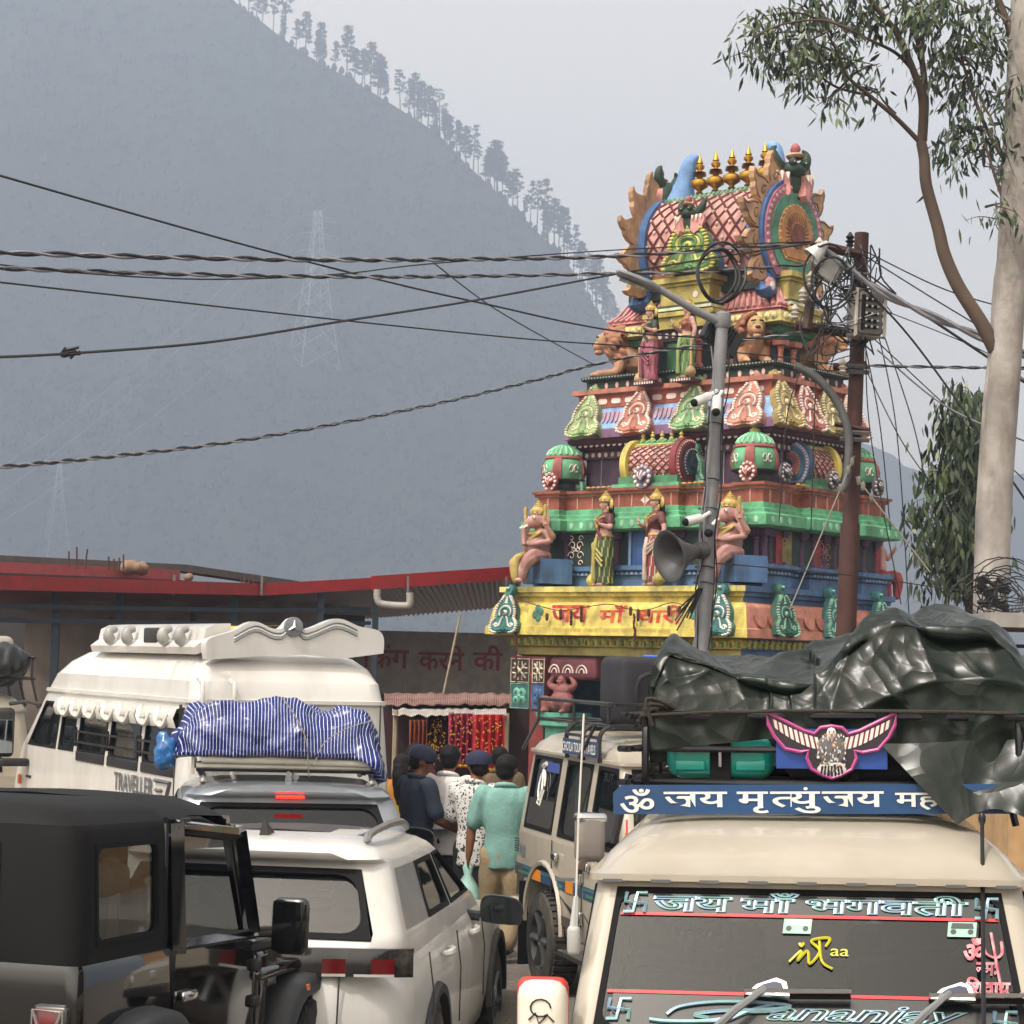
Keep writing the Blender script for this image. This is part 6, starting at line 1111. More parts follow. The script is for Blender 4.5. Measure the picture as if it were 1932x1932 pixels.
mb = MB(); hu.mesh(mb, [('R', 1, 1), ('L', 1, 1), ('B', 1, 1), ('F', 0, 1), ('F', 0, 0), ('F', 0, 2), ('F', 0, 3)]); hardtop = mb.build('hardtop', [MATTBLK], B, smooth=50)
for f in 'RL': window('quarter_window', hu.quad(f, 1, 1), B, GLC, RUB, .022, .05, .015)
window('rear_window', hu.quad('B', 1, 1), B, GLD_D, RUB, .03, .09, .02)
mb = MB(); mb.loft([[Vector((x, y * w, z - .10 * abs(y) ** 4)) for y in (-1, -.9, -.6, 0, .6, .9, 1)] for x, w, z in ((.365, .70, 1.84), (.8, .695, 1.85), (1.3, .68, 1.835), (1.42, .67, 1.80))], closed=False); mb.loft([[Vector((x, y * w, z - .10 * abs(y) ** 4 - .03)) for y in (-1, -.9, -.6, 0, .6, .9, 1)] for x, w, z in ((.365, .70, 1.80), (.8, .695, 1.80), (1.42, .67, 1.76))], closed=False)
for s in (-1, 1): mb.tube([(.36, s * .715, 1.735), (.9, s * .70, 1.725), (1.40, s * .67, 1.65)], .018, 5)
mb.build('front_roof_panel', [MATTBLK], B, smooth=50)
for s in (-1, 1):   # door: lower skin, window frame, glass
    d = empty('door'); d.parent = B; y = s * .775; mb = MB()
    mb.box((1.0, s * .783, .84), (1.22, .02, .6), m=0)
    fr = [(.66, 1.14), (1.60, 1.14), (1.60, 1.10), (.66, 1.10)]
    Y = lambda z: s * (.775 - (z - 1.15) * .075)
    def bar(a, b, w_=.035, t=.03): mb.tube([(a[0], Y(a[1]), a[1]), (b[0], Y(b[1]), b[1])], w_, 4)
    bar((.44, 1.12), (.44, 1.72), .05); bar((.42, 1.70), (1.40, 1.64), .035); bar((1.40, 1.66), (1.60, 1.15), .05); bar((.42, 1.15), (1.62, 1.13), .035)
    mb.build('door_skin', [GLOSSBLK], d, smooth=30); mb = MB()
    mb.add([(.46, Y(1.60), 1.60), (1.42, Y(1.58), 1.58), (1.40, Y(1.66), 1.66), (.46, Y(1.68), 1.68)], [(0, 1, 2, 3)]); mb.build('wound_down_glass', [GLS], d)
    mb = MB(); mb.rbox((.56, s * .81, .92), (.2, .03, .05), .015); mb.build('handle', [CHR], d, smooth=50)
    mb = MB(); mb.box((.48, s * .772, 1.735), (.10, .02, .02)); mb.tube([(.42, s * .745, 1.725), (1.40, s * .72, 1.665)], .014, 5, 1); mb.build('rain_visor', [BPL, CHR], d, smooth=40)
    for z in (.80, .98): mb = MB(); mb.rbox((1.62, s * .80, z), (.09, .05, .06), .015); mb.build('hinge', [BPL], d, smooth=40)
mb = MB()
for s in (-1, 1): mb.tube([(.30, s * .72, 1.15), (.32, s * .72, 1.3), (.34, s * .70, 1.72)], .04, 6); mb.tube([(1.64, s * .74, 1.12), (1.41, s * .68, 1.68)], .04, 6)
mb.tube([(1.41, -.68, 1.70), (1.41, .68, 1.70)], .035, 6); mb.build('windscreen_frame', [GLOSSBLK], B, smooth=50)
mb = MB(); mb.add([(1.635, -.70, 1.14), (1.635, .70, 1.14), (1.42, .66, 1.68), (1.42, -.66, 1.68)], [(0, 1, 2, 3)]); mb.build('windscreen', [GLC], B)
for s in (-1, 1):   # flares
    for cx, top, nm in ((-.08, .925, 'rear'), (2.42, .90, 'front')):
        mb = MB(); n = 16
        arc = [(math.pi * i / n) for i in range(n + 1)]; sq = lambda a, r: (cx + r * math.copysign(abs(math.cos(a)) ** .75, math.cos(a)), .42 + (top - .42) * r / .58 * abs(math.sin(a)) ** .8)
        mb.loft([[Vector((sq(a, .56)[0], s * .74, sq(a, .57)[1])) for a in arc], [Vector((sq(a, .58)[0], s * .80, sq(a, .58)[1])) for a in arc], [Vector((sq(a, .57)[0], s * .90, sq(a, .565)[1])) for a in arc], [Vector((sq(a, .54)[0], s * .925, sq(a, .53)[1])) for a in arc], [Vector((sq(a, .48)[0], s * .925, sq(a, .46)[1])) for a in arc], [Vector((sq(a, .44)[0], s * .80, sq(a, .43)[1])) for a in arc]], closed=False)
        mb.build('wheel_flare', [FLARE], B, smooth=50)
        if nm == 'front': mb = MB(); mb.rbox((2.18, s * .925, .83), (.05, .012, .035), .008); mb.build('side_marker', [AMB], B)
    wheel(B, -.08, s * .80, .38, .24, s); wheel(B, 2.42, s * .80, .38, .24, s)
    tl = empty('tail_lamp'); tl.parent = B; mb = MB(); mb.rbox((-.80, s * .66, .86), (.05, .17, .26), .03); mb.build('lamp_housing', [GLOSSBLK], tl, smooth=50); mb = MB(); mb.rbox((-.828, s * .66, .86), (.02, .145, .23), .015); mb.build('red_lens', [REDL], tl, smooth=50)
    mb = MB(); A = lambda y_, z_: (-.845, s * (.66 + y_), .86 + z_); mb.tube([A(-.065, .11), A(-.04, .04), A(.04, .04), A(.065, .11)], .010, 5); mb.tube([A(-.065, -.11), A(-.04, -.03), A(.04, -.03), A(.065, -.11)], .010, 5); mb.tube([A(-.07, .11), A(.07, .11), A(.07, -.11), A(-.07, -.11)], .007, 5, closed=True); mb.build('bright_trim', [CHR], tl, smooth=50)
    mr = empty('side_mirror'); mr.parent = B; mb = MB(); mb.rbox((1.60, s * .985, 1.19), (.09, .20, .29), .05); mb.build('mirror_shell', [GLOSSBLK], mr, smooth=50); mb = MB(); mb.rbox((1.547, s * .985, 1.19), (.012, .165, .25), .035); mb.build('mirror_glass', [mat('dark_mirror', '#1b1c1d', rough=.04, metal=.7, var=0)], mr, smooth=50); mb = MB(); mb.tube([(1.6, s * .9, 1.10), (1.58, s * .76, 1.06)], .028, 6); mb.build('mirror_arm', [BPL], mr, smooth=50)
    mb = MB(); mb.box((1.86, s * .868 if 0 else s * .812, .90), (.03, .004, .02)); put_text(mb, text_geo('THAR', 1, .02), (1.78 if s < 0 else 1.95, s * .8125, .86), (1 if s < 0 else -1, 0, 0), (0, 0, 1), .17, .045); mb.build('fender_badge', [CHR], B)
sw = MB(); sw.lathe([(.2, -.13), (.36, -.12), (.385, -.06), (.385, .06), (.36, .12), (.2, .13), (.02, .1)], n=24); o = sw.build('spare_wheel', [TYR], B, smooth=40); o.location = (-.93, .1, 1.0); o.rotation_euler = (0, math.pi / 2, 0)
mb = MB(); mb.rbox((-.86, 0, .52), (.16, 1.45, .2), .05); mb.build('rear_bumper', [FLARE], B, smooth=50); mb = MB(); mb.box((.3, 0, .56), (2.3, 1.35, .05)); mb.rbox((1.5, 0, 1.04), (.3, 1.4, .2), .05); mb.build('dashboard', [mat('interior_grey', '#3b3a39')], B, smooth=50)
mb = MB(); mb.tube([(1.30, -.36 + .18 * math.cos(a), 1.06 + .17 * math.sin(a)) for a in [2 * math.pi * i / 18 for i in range(18)]], .016, 6, closed=True); mb.build('steering_wheel', [BPL], B, smooth=60)
for s in (-.36, .36): seat(B, .72, s, .78); seat(B, -.25, s, .78, mat('grey_seat', '#6b675f', rough=.9), .5)
# things seen through its side window
cv = MB(); cv.rbox((-.15, -.56, 1.47), (.62, .16, .15), .05); cv.tube([(-.50, -.60, 1.18), (-.47, -.60, 1.44)], .035, 6); cv.tube([(.0, -.58, 1.18), (.03, -.57, 1.42), (.08, -.55, 1.55)], [.06, .06, .05], 7); cv.build('seat_cover', [mat('pale_cover', '#cfc7b6', rough=.8)], B, smooth=40)

_mp = [(-.13, -.05), (-.10, -.075), (.09, -.085), (.125, -.04), (.12, .03), (.06, .075), (-.08, .09), (-.13, .05)]; _sp = spline([(a, b, 0) for a, b in _mp + _mp[:3]], 4)[4:36]; MIRP = [(v.x, v.y) for v in _sp]
# ---------------------------------------------------------------- rounded SUVs
def suv(name, label, paint, M, dims, roofpanel=None, pillar_mat=None, brake=False, tail=True):
    r = empty(name, label=label, cat='car'); r.matrix_world = M
    lo = Hull([(.20, -.80, 3.22, .76, .25, .3), (.30, -.92, 3.34, .85, .3, .35), (.45, -.97, 3.38, .885, .32, .4), (.62, -.985, 3.38, .895, .34, .42), (.76, -.975, 3.36, .895, .34, .45), (.86, -.95, 3.3, .885, .34, .5), (.96, -.92, 3.15, .865, .34, .6), (1.02, -.88, 2.6, .84, .33, .7), (1.05, -.85, 2.2, .81, .32, .6)], [.15, 1.2], rbow=.08, bow=.05, nc=6, zb=.4, zt=1)
    up = Hull([(z if z < 1.1 else 1.08 + (z - 1.08) * (.9 if not brake else 1.0), a_, b_, c_, d_, e_) for z, a_, b_, c_, d_, e_ in [(1.02, -.875, 2.35, .835, .20, .3), (1.11, -.845, 2.1, .83, .13, .3), (1.145, -.80, 1.95, .82, .12, .28), (1.465, -.60, 1.22, .715, .12, .25), (1.50, -.585, 1.12, .70, .13, .25), (1.525, -.66, 1.05, .685, .16, .25), (1.56, -.665, .95, .64, .2, .25), (1.59, -.60, .82, .57, .25, .25), (1.612, -.45, .6, .42, .3, .25), (1.622, -.2, .4, .3, .25, .2)]],
              [(-.62, -.42), (-.36, -.22), (.02, .08), (.74, .62), (.82, .70), (1.68, 1.02)], front=[-.96, .96], rear=[-.99, .99], bow=.03, rbow=.06, nc=5, zb=1.12, zt=1.43)
    hol = [(f, i, 2) for f in 'RL' for i in (3, 5)] + [('F', 1, 2), ('B', 1, 1), ('B', 1, 2)]
    nn = len(up.G[0]); pil = {(up.cells[f][i], 2) for f in 'RL' for i in (1, 2)}
    body_from(r, lo, up, hol, [paint, pillar_mat or paint], [(0, -.78, .39, .6), (0, .78, .39, .6), (2.61, -.78, .39, .6), (2.61, .78, .39, .6)], mfun=lambda k, j: 1 if (k, j) in pil else 0, smooth=55)
    for f in 'RL':
        for i in (3, 5): window('door_window', up.quad(f, i, 2), r, GLS, RUB, .028, .05, .01, .008)
    window('windscreen', up.quad('F', 1, 2), r, GLC, RUB, .05, .08)
    window('rear_window', up.quad('B', 1, 1, 3), r, glass('rear_glass', '#0e1315', .5), RUB, .035, .10, .012, .01)
    DZ = 0 if brake else -.053; mb = MB(); mb.M = Matrix.Translation((0, 0, DZ))
    for s in (-1, 1): mb.tube(spline([(-.40, s * .55, 1.60), (-.34, s * .55, 1.64), (.1, s * .57, 1.665), (.6, s * .56, 1.65), (.82, s * .55, 1.605)], 5), [.012] + [.022] * 19 + [.012], 6)
    mb.build('roof_rail', [mat('rail_silver', '#8d8b87', rough=.35, metal=.6)], r, smooth=50)
    mb = MB(); mb.M = Matrix.Translation((0, 0, DZ)); mb.loft([[Vector((x, y, z)) for x, y, z in ((-.36, -.025, 1.615), (-.36, .025, 1.615), (-.16, .012, 1.62), (-.16, -.012, 1.62))], [Vector((x, y, z)) for x, y, z in ((-.36, -.008, 1.695), (-.36, .008, 1.695), (-.30, .004, 1.68), (-.30, -.004, 1.68))]], cap=True); mb.build('shark_fin', [BPL if not brake else paint], r, smooth=50)
    if roofpanel: mb = MB(); mb.M = Matrix.Translation((0, 0, DZ)); mb.loft([[Vector((x, y * w, z - .02 * y * y)) for y in (-1, -.5, 0, .5, 1)] for x, w, z in ((-.02, .46, 1.629), (.4, .46, 1.628), (.75, .45, 1.617), (.95, .43, 1.585))], closed=False); mb.build('sunroof', [roofpanel], r, smooth=50)
    if brake: mb = MB(); mb.rbox((-.735, 0, 1.522), (.03, .18, .018), .006); mb.build('high_brake_light', [mat('lit_brake_light', '#ff1408', emit=6.0, var=0)], r)
    mb = MB(); mb.tube([(-.93, .05, 1.12), (-.90, -.1, 1.15), (-.88, -.3, 1.17)], [.02, .014, .008], 6); mb.build('rear_wiper', [BPL], r, smooth=50)
    if tail:
        tl = empty('tail_lamp_bar'); tl.parent = r; c_ = [(-.955 - .0, y) for y in ()]
        def arc(z, d, w0, w1, n=14): return [Vector((-.95 + .30 * max(0, abs(y) - .52) ** 1.9 * 1.9 - d - .075 * (1 - (y / .56) ** 2 if abs(y) < .56 else 0), y, z)) for y in [w0 + (w1 - w0) * i / n for i in range(n + 1)]]
        TZ = .10; mb = MB(); mb.M = Matrix.Translation((0, 0, TZ)); mb.loft([arc(.985, -.02, -.885, .885, 28), arc(.985, .025, -.885, .885, 28), arc(.955, .035, -.885, .885, 28), arc(.85, .03, -.885, .885, 28), arc(.845, -.02, -.885, .885, 28)], closed=False); mb.build('gloss_bar', [mat('gloss_black_trim', '#0b0b0c', rough=.12, coat=.6, var=.05, dirt=.35, dirtcol='#7d7468')], tl, smooth=50)
        mb = MB(); mb.M = Matrix.Translation((0, 0, TZ))
        for s in (-1, 1):
            for a, b in ((.46, .57), (.69, .80)): mb.loft([arc(.935, .040, s * a, s * b, 4), arc(.865, .040, s * a, s * b, 4)], closed=False, m=0)
            mb.loft([arc(.865, .040, s * .46, s * .57, 4), arc(.852, .040, s * .46, s * .57, 4)], closed=False, m=1); mb.loft([arc(.865, .040, s * .61, s * .80, 4), arc(.852, .040, s * .61, s * .80, 4)], closed=False, m=1)
        mb.build('lamp_lens', [REDL, mat('clear_lens', '#b5b3ae', rough=.2)], tl, smooth=50)
    for s in (-1, 1):
        wheel(r, 0, s * .79, .335, .2, s, 5); wheel(r, 2.61, s * .79, .335, .2, s, 5)
        for cx in (0, 2.61): mb = MB(); mb.loft([[Vector((cx + rr * math.cos(a), s * yy, .37 + rr * math.sin(a))) for a in [math.pi * i / 16 for i in range(17)]] for rr, yy in ((.385, .86), (.385, .905), (.43, .905), (.445, .875))], closed=False); mb.build('wheel_arch_trim', [BPL], r, smooth=50)
        for x in (.30, 1.35): mb = MB(); mb.tube(spline([(x - .1, s * .872, .93), (x - .06, s * .905, .935), (x + .06, s * .905, .94), (x + .12, s * .872, .94)], 4), [.01] + [.02] * 10 + [.01] * 2, 7); mb.build('door_handle', [paint if paint is PEARL else CHR], r, smooth=50)
        mr = empty('side_mirror'); mr.parent = r; mb = MB(); mb.M = Matrix.Translation((1.52, s * 1.04, 1.045)) @ Matrix.Scale(1, 4); mb.loft([[Vector((x, s * y * k, z * k)) for y, z in MIRP] for x, k in ((-.06, .96), (-.05, 1.0), (.03, .92), (.09, .5), (.1, .1))], cap=True, m=0); mb.build('mirror_shell', [mat('mirror_black', '#0d0d10', rough=.25, coat=.5)], mr, smooth=50)
        mb = MB(); mb.add([(1.456, s * (1.04 + y * .88), 1.045 + z * .85) for y, z in MIRP], [tuple(range(len(MIRP)))]); mb.build('mirror_glass', [mat('dim_mirror', '#3c4144', rough=.05, metal=.9, var=0)], mr); mb = MB(); mb.tube([(1.52, s * .90, 1.0), (1.5, s * .80, 1.01)], .03, 6); mb.build('mirror_arm', [BPL], mr)
        mb = MB()
        for x0, x1 in ((-.30, -.42), (.72, .80), (1.78, 1.86)): mb.tube([(x0 + (x1 - x0) * 0, s * .872, 1.0), (x0 * 1.0, s * .902, .80), (x0 + .02, s * .898, .50)], .004, 4)
        mb.build('door_seam', [mat('seam_shadow', '#3a352e')], r)
    mb = MB(); mb.box((.9, 0, .5), (2.6, 1.4, .04)); mb.rbox((1.55, 0, .98), (.3, 1.4, .16), .05); mb.tube([(1.3, -.36 + .18 * math.cos(a), 1.0 + .17 * math.sin(a)) for a in [2 * math.pi * i / 18 for i in range(18)]], .015, 6, closed=True); mb.build('dashboard', [mat('interior_grey', '#3b3a39')], r, smooth=50)
    for s in (-.38, .38): seat(r, .95, s, .66, h=.6)
    mb = MB(); mb.rbox((-.1, 0, .9), (.16, 1.25, .55), .06); mb.build('rear_bench', [SEAT], r, smooth=50); return r
o, R_ = local_frame(P(785, 1815, 11.3), 6.5, -.80, -.885, 1.12, -1.0); o.z = -.29
W1 = suv('white_suv', 'pearl white suv with dark sunroof and full width tail lamp bar, beside the black off-roader', PEARL, Matrix.Translation(o) @ R_, None, mat('sunroof_glass', '#37332f', rough=.5, spec=.3, dirt=.4, dirtcol='#6b645b'), mat('satin_pillar', '#8b8b8a', rough=.35, metal=.4))
mb = MB(); mb.tube([(-.90, -.535, 1.05), (-.985, -.54, .95), (-1.035, -.545, .7), (-1.03, -.55, .3)], .0045, 4); mb.build('tailgate_seam', [mat('seam_shadow', '#3a352e')], W1)
o, R_ = local_frame(P(545, 1540, 15.2), -9, -.62, -.0, .97); R_ = R_ @ Matrix.Diagonal((1, 1.18, 1, 1))
W2 = suv('silver_suv', 'silver grey suv with lit brake light and a striped bundle on its roof', SILV, Matrix.Translation(o) @ R_, None, None, None, True)
SM = Matrix.Translation(o) @ R_
rk = empty('roof_carrier'); rk.parent = W2; mb = MB()
for x in (-.30, .45): mb.tube([(x, -.60, 1.70), (x, .60, 1.70)], .018, 6); [mb.tube([(x, y * .55, 1.63), (x, y * .58, 1.72)], .02, 6) for y in (-1, 1)]
for y in (-.6, -.3, 0, .3, .6): mb.tube([(-.35, y, 1.72), (.95, y, 1.72)], .014, 6)
mb.tube([(-.35, -.6, 1.73), (-.35, .6, 1.73)], .022, 6, 1); mb.tube([(-.35, .62, 1.66), (-.35, .62, 1.84)], .012, 5, 1); mb.build('carrier_bars', [STEEL, mat('pale_tube', '#c3beb0', rough=.5)], rk, smooth=50)
mb = MB(); mb.tube([(-.38, -.56, 1.765), (-.38, 0, 1.775), (-.38, .56, 1.78)], .032, 8); o_ = mb.build('pale_roll', [mat('pale_sheet', '#bdb8ab', rough=.7)], rk, smooth=60)
mb = MB(); q0 = (-.78, 0, 1.36); put_text(mb, text_geo('जय माता दी', 1, .01), (1.18, .03, 1.41), (0, -1, 0), (0, 0, 1), .24, .05, 0, 0); mb.build('windscreen_lettering', [mat('lettering_maroon', '#4a1a1a')], W2); mb = MB(); mb.rbox((1.05, 0, 1.42), (.03, .26, .06), .015); mb.build('rear_view_mirror', [BPL], W2)

# ---------------------------------------------------------------- white van
def van():
    r = empty('white_van', label='tall white passenger van with moulded roof spoiler and railed side windows, behind the silver suv', cat='van')
    o, R_ = local_frame(P(356, 1400, 17.0), -29, -1.2, .93); M = put(r, o, R_)
    L = [(.35, -1.2, 4.2, .88, .12, .2), (.5, -1.22, 4.25, .93, .14, .25), (1.0, -1.22, 4.2, .95, .14, .28), (1.46, -1.21, 3.95, .944, .14, .3), (1.54, -1.21, 3.88, .940, .14, .3), (2.0, -1.19, 3.35, .90, .14, .3), (2.08, -1.19, 3.25, .892, .14, .3), (2.10, -1.215, 3.25, .915, .15, .3), (2.13, -1.215, 3.22, .915, .15, .3), (2.135, -1.18, 3.2, .885, .15, .3), (2.28, -1.15, 3.05, .87, .17, .35), (2.285, -1.145, 3.04, .862, .17, .35), (2.40, -1.08, 2.85, .81, .2, .4), (2.49, -.98, 2.6, .72, .25, .4), (2.55, -.8, 2.3, .58, .3, .4), (2.575, -.5, 2.0, .4, .3, .3)]
    hl = Hull(L, [(-.92, -.92), (-.08, -.08), (.02, .02), (.86, .86), (.96, .96), (1.80, 1.80), (1.92, 1.92), (2.42, 2.38), (2.50, 2.46), (3.5, 3.0)], front=[-.95, .95], rear=[-.92, -.08, .08, .92], zb=1.5, zt=2.0, nc=5)
    hs = [('L', 1, 4), ('L', 3, 4), ('L', 5, 4), ('L', 7, 4), ('L', 9, 4), ('R', 1, 4), ('R', 3, 4), ('R', 5, 4), ('R', 9, 4), ('F', 1, 4), ('B', 1, 4), ('B', 3, 4)]
    mb = MB(); hl.mesh(mb, hs, cap_bot=True); mb.build('body', [WHITE], r, smooth=35)
    for f, i, j in hs: window('windscreen' if f == 'F' else 'rear_window' if f == 'B' else 'side_window', hl.quad(f, i, j), r, GLC if f == 'L' else GLS, RUB, .03, .08, .012)
    mb = MB()     # guard rails over the side windows
    for z in (1.64, 1.74): mb.tube([(-.92, .955, z), (1.85, .95, z)], .011, 5, 0)
    for x in (-.92, -.05, .03, .86, .96, 1.82): mb.tube([(x, .95, 1.60), (x, .95, 1.78)], .015, 5, 0)
    for x in (-.92, .02, .96): mb.rbox((x + .42, .947, 1.51), (.84, .02, .09), .03, m=0)
    mb.build('window_rails', [STEEL], r, smooth=50)
    sv = empty('window_visor'); sv.parent = r; mb = MB()
    for k, (x0, x1) in enumerate(((-1.0, .0), (.0, .98), (.98, 1.9), (1.9, 2.45))):
        mb.loft([[Vector((x, y, z)) for x in (x0 + .01, x1 - .01)] for y, z in ((.90, 2.06), (.97, 2.04), (1.0, 1.96), (.97, 1.88), (.93, 1.875))], closed=False)
        for j in range(2 if x1 - x0 > .7 else 1): xx = x0 + (x1 - x0) * (.3 + .45 * j); mb.tube(spline([(xx + .12, .985, 2.03), (xx + .02, 1.02, 1.97), (xx, 1.03, 1.92), (xx - .06, 1.0, 1.90), (xx - .14, .985, 2.0)], 3), [.03, .04, .045, .045, .045, .04, .035, .03, .03, .03, .03, .03, .02], 6); mb.box((xx + .1, 1.005, 1.965), (.03, .04, .09), m=1)
    mb.build('moulded_visor', [WHITE, mat('visor_hole', '#55534f', rough=.8)], sv, smooth=50)
    mb = MB(); mb.box((-1.02, .945, 1.93), (.05, .01, .3)); mb.build('side_vent', [BPL], r)
    put_m = MB(); put_text(put_m, text_geo('TRAVELLER', 1, .02), (.62, .953, 1.27), (-1, 0, 0), (0, 0, 1), 1.05, .16, 0, .003); put_m.tube([(-.48, .958, 1.42), (-.86, .958, 1.42), (-.74, .958, 1.22)], .018, 4); put_m.tube([(-.5, .958, 1.34), (-.66, .958, 1.34)], .015, 4); put_m.build('van_lettering', [mat('grey_lettering', '#55575b', rough=.4)], r)
    # roof spoiler: side box with lamps and the wavy rear board
    sp = empty('roof_spoiler'); sp.parent = r; mb = MB(); mb.loft([[Vector((x, y, z)) for x in (-.95, 1.9)] for y, z in ((.62, 2.56), (.80, 2.50), (.82, 2.56), (.74, 2.62), (.72, 2.72), (.64, 2.76), (.5, 2.77), (.5, 2.6))], closed=False); mb.add([(x, y, z) for x in (-.95, 1.9) for y, z in ((.62, 2.56), (.80, 2.50), (.82, 2.56), (.74, 2.62), (.72, 2.72), (.64, 2.76), (.5, 2.77), (.5, 2.6))], [tuple(range(8)), tuple(range(15, 7, -1))])
    wv = [(-.76, 2.46), (-.78, 2.58), (-.74, 2.64), (-.55, 2.70), (-.36, 2.79), (-.20, 2.74), (-.10, 2.74), (0, 2.83), (.10, 2.74), (.2, 2.76), (.42, 2.84), (.62, 2.78), (.80, 2.75), (.86, 2.68), (.86, 2.55)]
    sm = [(v.x, v.y) for v in spline([(a, b, 0) for a, b in wv], 4)] + [(.5, 2.50), (0, 2.53), (-.5, 2.48)]
    mb.M = Matrix.Translation((-1.02, 0, 0)) @ Matrix.Rotation(-math.pi / 2, 4, 'Z') @ Matrix.Rotation(math.pi / 2, 4, 'X'); mb.prism([(-a if 0 else a, b) for a, b in sm][::-1], -.02, .10); 
    for dz, m_ in ((.025, 1), (.05, 0), (.075, 1)): mb.tube([(v.x * .97, v.y - dz - .01, .102) for v in spline([(a, b, 0) for a, b in wv[3:-3]], 4)], .008, 4, m_)
    mb.lathe([(.085, .09), (.085, .12), (.07, .125), (.01, .126)], (0, 2.755, 0), 18, 1)
    for a in (90, 210, 330): mb.tube([(0, 2.755, .13), (.06 * math.cos(math.radians(a)), 2.755 + .06 * math.sin(math.radians(a)), .13)], [.02, .006], 5, 2)
    mb.M = Matrix(); mb.build('spoiler_board', [WHITE, mat('spoiler_grey', '#74767a', rough=.4), CHR], sp, smooth=40)
    for x in (-.62, -.2, .78, 1.3): mb = MB(); mb.tube(spline([(x, .80, 2.60), (x, .835, 2.64), (x, .825, 2.70), (x, .76, 2.72)], 3), [.045, .05, .055, .055, .055, .05, .045, .04, .035, .03], 8); mb.build('spoiler_lamp', [mat('lamp_grey', '#8f8d88', rough=.4)], sp, smooth=60)
    mb = MB(); mb.rbox((.30, .76, 2.66), (.34, .05, .14), .02); mb.build('spoiler_screen', [BPL], sp, smooth=50)
    mb = MB()
    for y in (.86, .58): mb.tube(spline([(-1.18, y, 2.30), (-1.26, y, 2.27), (-1.30, y, 2.15), (-1.30, y, 1.0)], 3), .02, 6)
    mb.tube([(-1.30, .86, 1.7), (-1.30, .58, 1.7)], .015, 5); mb.tube([(-1.30, .86, 1.3), (-1.30, .58, 1.3)], .015, 5); mb.build('rear_ladder', [WHITE], r, smooth=60)
    mb = MB(); mb.box((-1.222, 0, 1.3), (.006, .012, 1.6)); [mb.box((-1.222, y, 1.3), (.006, .012, 1.6)) for y in (-.8, .8)]; mb.box((-.93, .951, 1.2), (.012, .006, 1.6)); mb.build('door_seams', [mat('seam_shadow', '#3a352e')], r); mb = MB(); [mb.rbox((-1.235, y, z), (.03, .07, .13), .01) for y, z in ((-.76, 1.4), (.76, 1.4), (.1, 1.35))]; mb.build('door_hinge', [mat('hinge_grey', '#8a8882', rough=.5)], r)
    mb = MB(); mb.box((-1.228, -.62, 1.94), (.004, .1, .1)); mb.build('red_sticker', [mat('sticker_red', '#b5232a')], r)
    mr = empty('side_mirror'); mr.parent = r; mb = MB(); mb.rbox((3.45, 1.22, 1.66), (.10, .26, .50), .06); mb.build('mirror_shell', [BPL], mr, smooth=50); mb = MB(); mb.rbox((3.395, 1.22, 1.62), (.01, .2, .34), .04); mb.build('mirror_glass', [MIRR], mr); mb = MB(); mb.tube([(3.45, 1.15, 1.95), (3.3, 1.0, 1.98), (3.2, .9, 1.95)], .02, 6); mb.rbox((3.4, 1.1, 1.36), (.1, .3, .08), .02); mb.build('mirror_arm', [BPL], mr, smooth=50)
    mb = MB(); mb.rbox((3.6, .975, 1.18), (.05, .03, .1), .01, m=0); mb.rbox((3.35, .955, 1.22), (.16, .012, .03), .006, m=1); mb.build('side_marker', [AMB, BPL], r)
    for s in (-1, 1): wheel(r, 0, s * .86, .36, .22, s); wheel(r, 3.35, s * .86, .36, .22, s)
    mb = MB(); mb.box((1.4, 0, .6), (4.8, 1.6, .06)); mb.build('van_floor', [mat('interior_grey', '#3b3a39')], r)
    for x in (-.6, .35, 1.3, 2.2):
        for y in (-.5, .5): seat(r, x, y, .95, h=.75)
    cu = MB()
    for x in (-.78, .15, 1.1, 1.7): cu.loft([[Vector((x + i * .04, .86 + .015 * (i % 2), z)) for i in range(6)] for z in (1.45, 1.98)], closed=False)
    cu.build('window_curtain', [mat('grey_curtain', '#6b6a5f', rough=.9)], r); return r, M
V, VM = van()
yb = MB(); yb.loft([[VM @ Vector((x + .0, y * k, 2.60 + h)) for y, h in ((-.35, 0), (-.32, .12), (-.1, .17), (.2, .16), (.42, .1), (.45, 0))] for x, k in ((-.7, .6), (-.66, .9), (.0, 1.0), (.5, .9), (.55, .5))], closed=False)
tag(yb.build('yellow_bundle', [mat('yellow_tarp', '#c9a222', rough=.5, bump=.3, bscale=6)], smooth=60), 'yellow sheet covered bundle on the white van roof behind the spoiler', 'luggage')

# ---------------------------------------------------------------- second white jeep at the far left edge
o = P(70, 1400, 23.0); Jf, _ = jeep('white_jeep', 'white jeep with a loaded roof rack cut off by the left edge of the photo', Vector((o.x - .75, o.y - 1.0, 0)), -22, False)
Jf.scale = (1.1,) * 3
rk = empty('roof_rack'); rk.parent = Jf; mb = MB()
for z in (2.0, 2.2): mb.tube(spline([(-.9, -.68, z), (1.0, -.68, z), (1.05, -.6, z), (1.05, .6, z), (1.0, .68, z), (-.9, .68, z)], 3), .014, 6)
for x in (-.8, 0, .9): mb.tube([(x, -.68, 2.0), (x, .68, 2.0)], .013, 5); [mb.tube([(x, y, 1.72), (x, y * .9, 2.0), (x, y * .9, 2.2)], .014, 5) for y in (-.75, .75)]
mb.build('rack_tubes', [STEEL], rk, smooth=50)
FM = Matrix.Translation(Jf.location) @ Matrix.Rotation(Jf.rotation_euler.z, 4, 'Z') @ Matrix.Scale(1.1, 4)
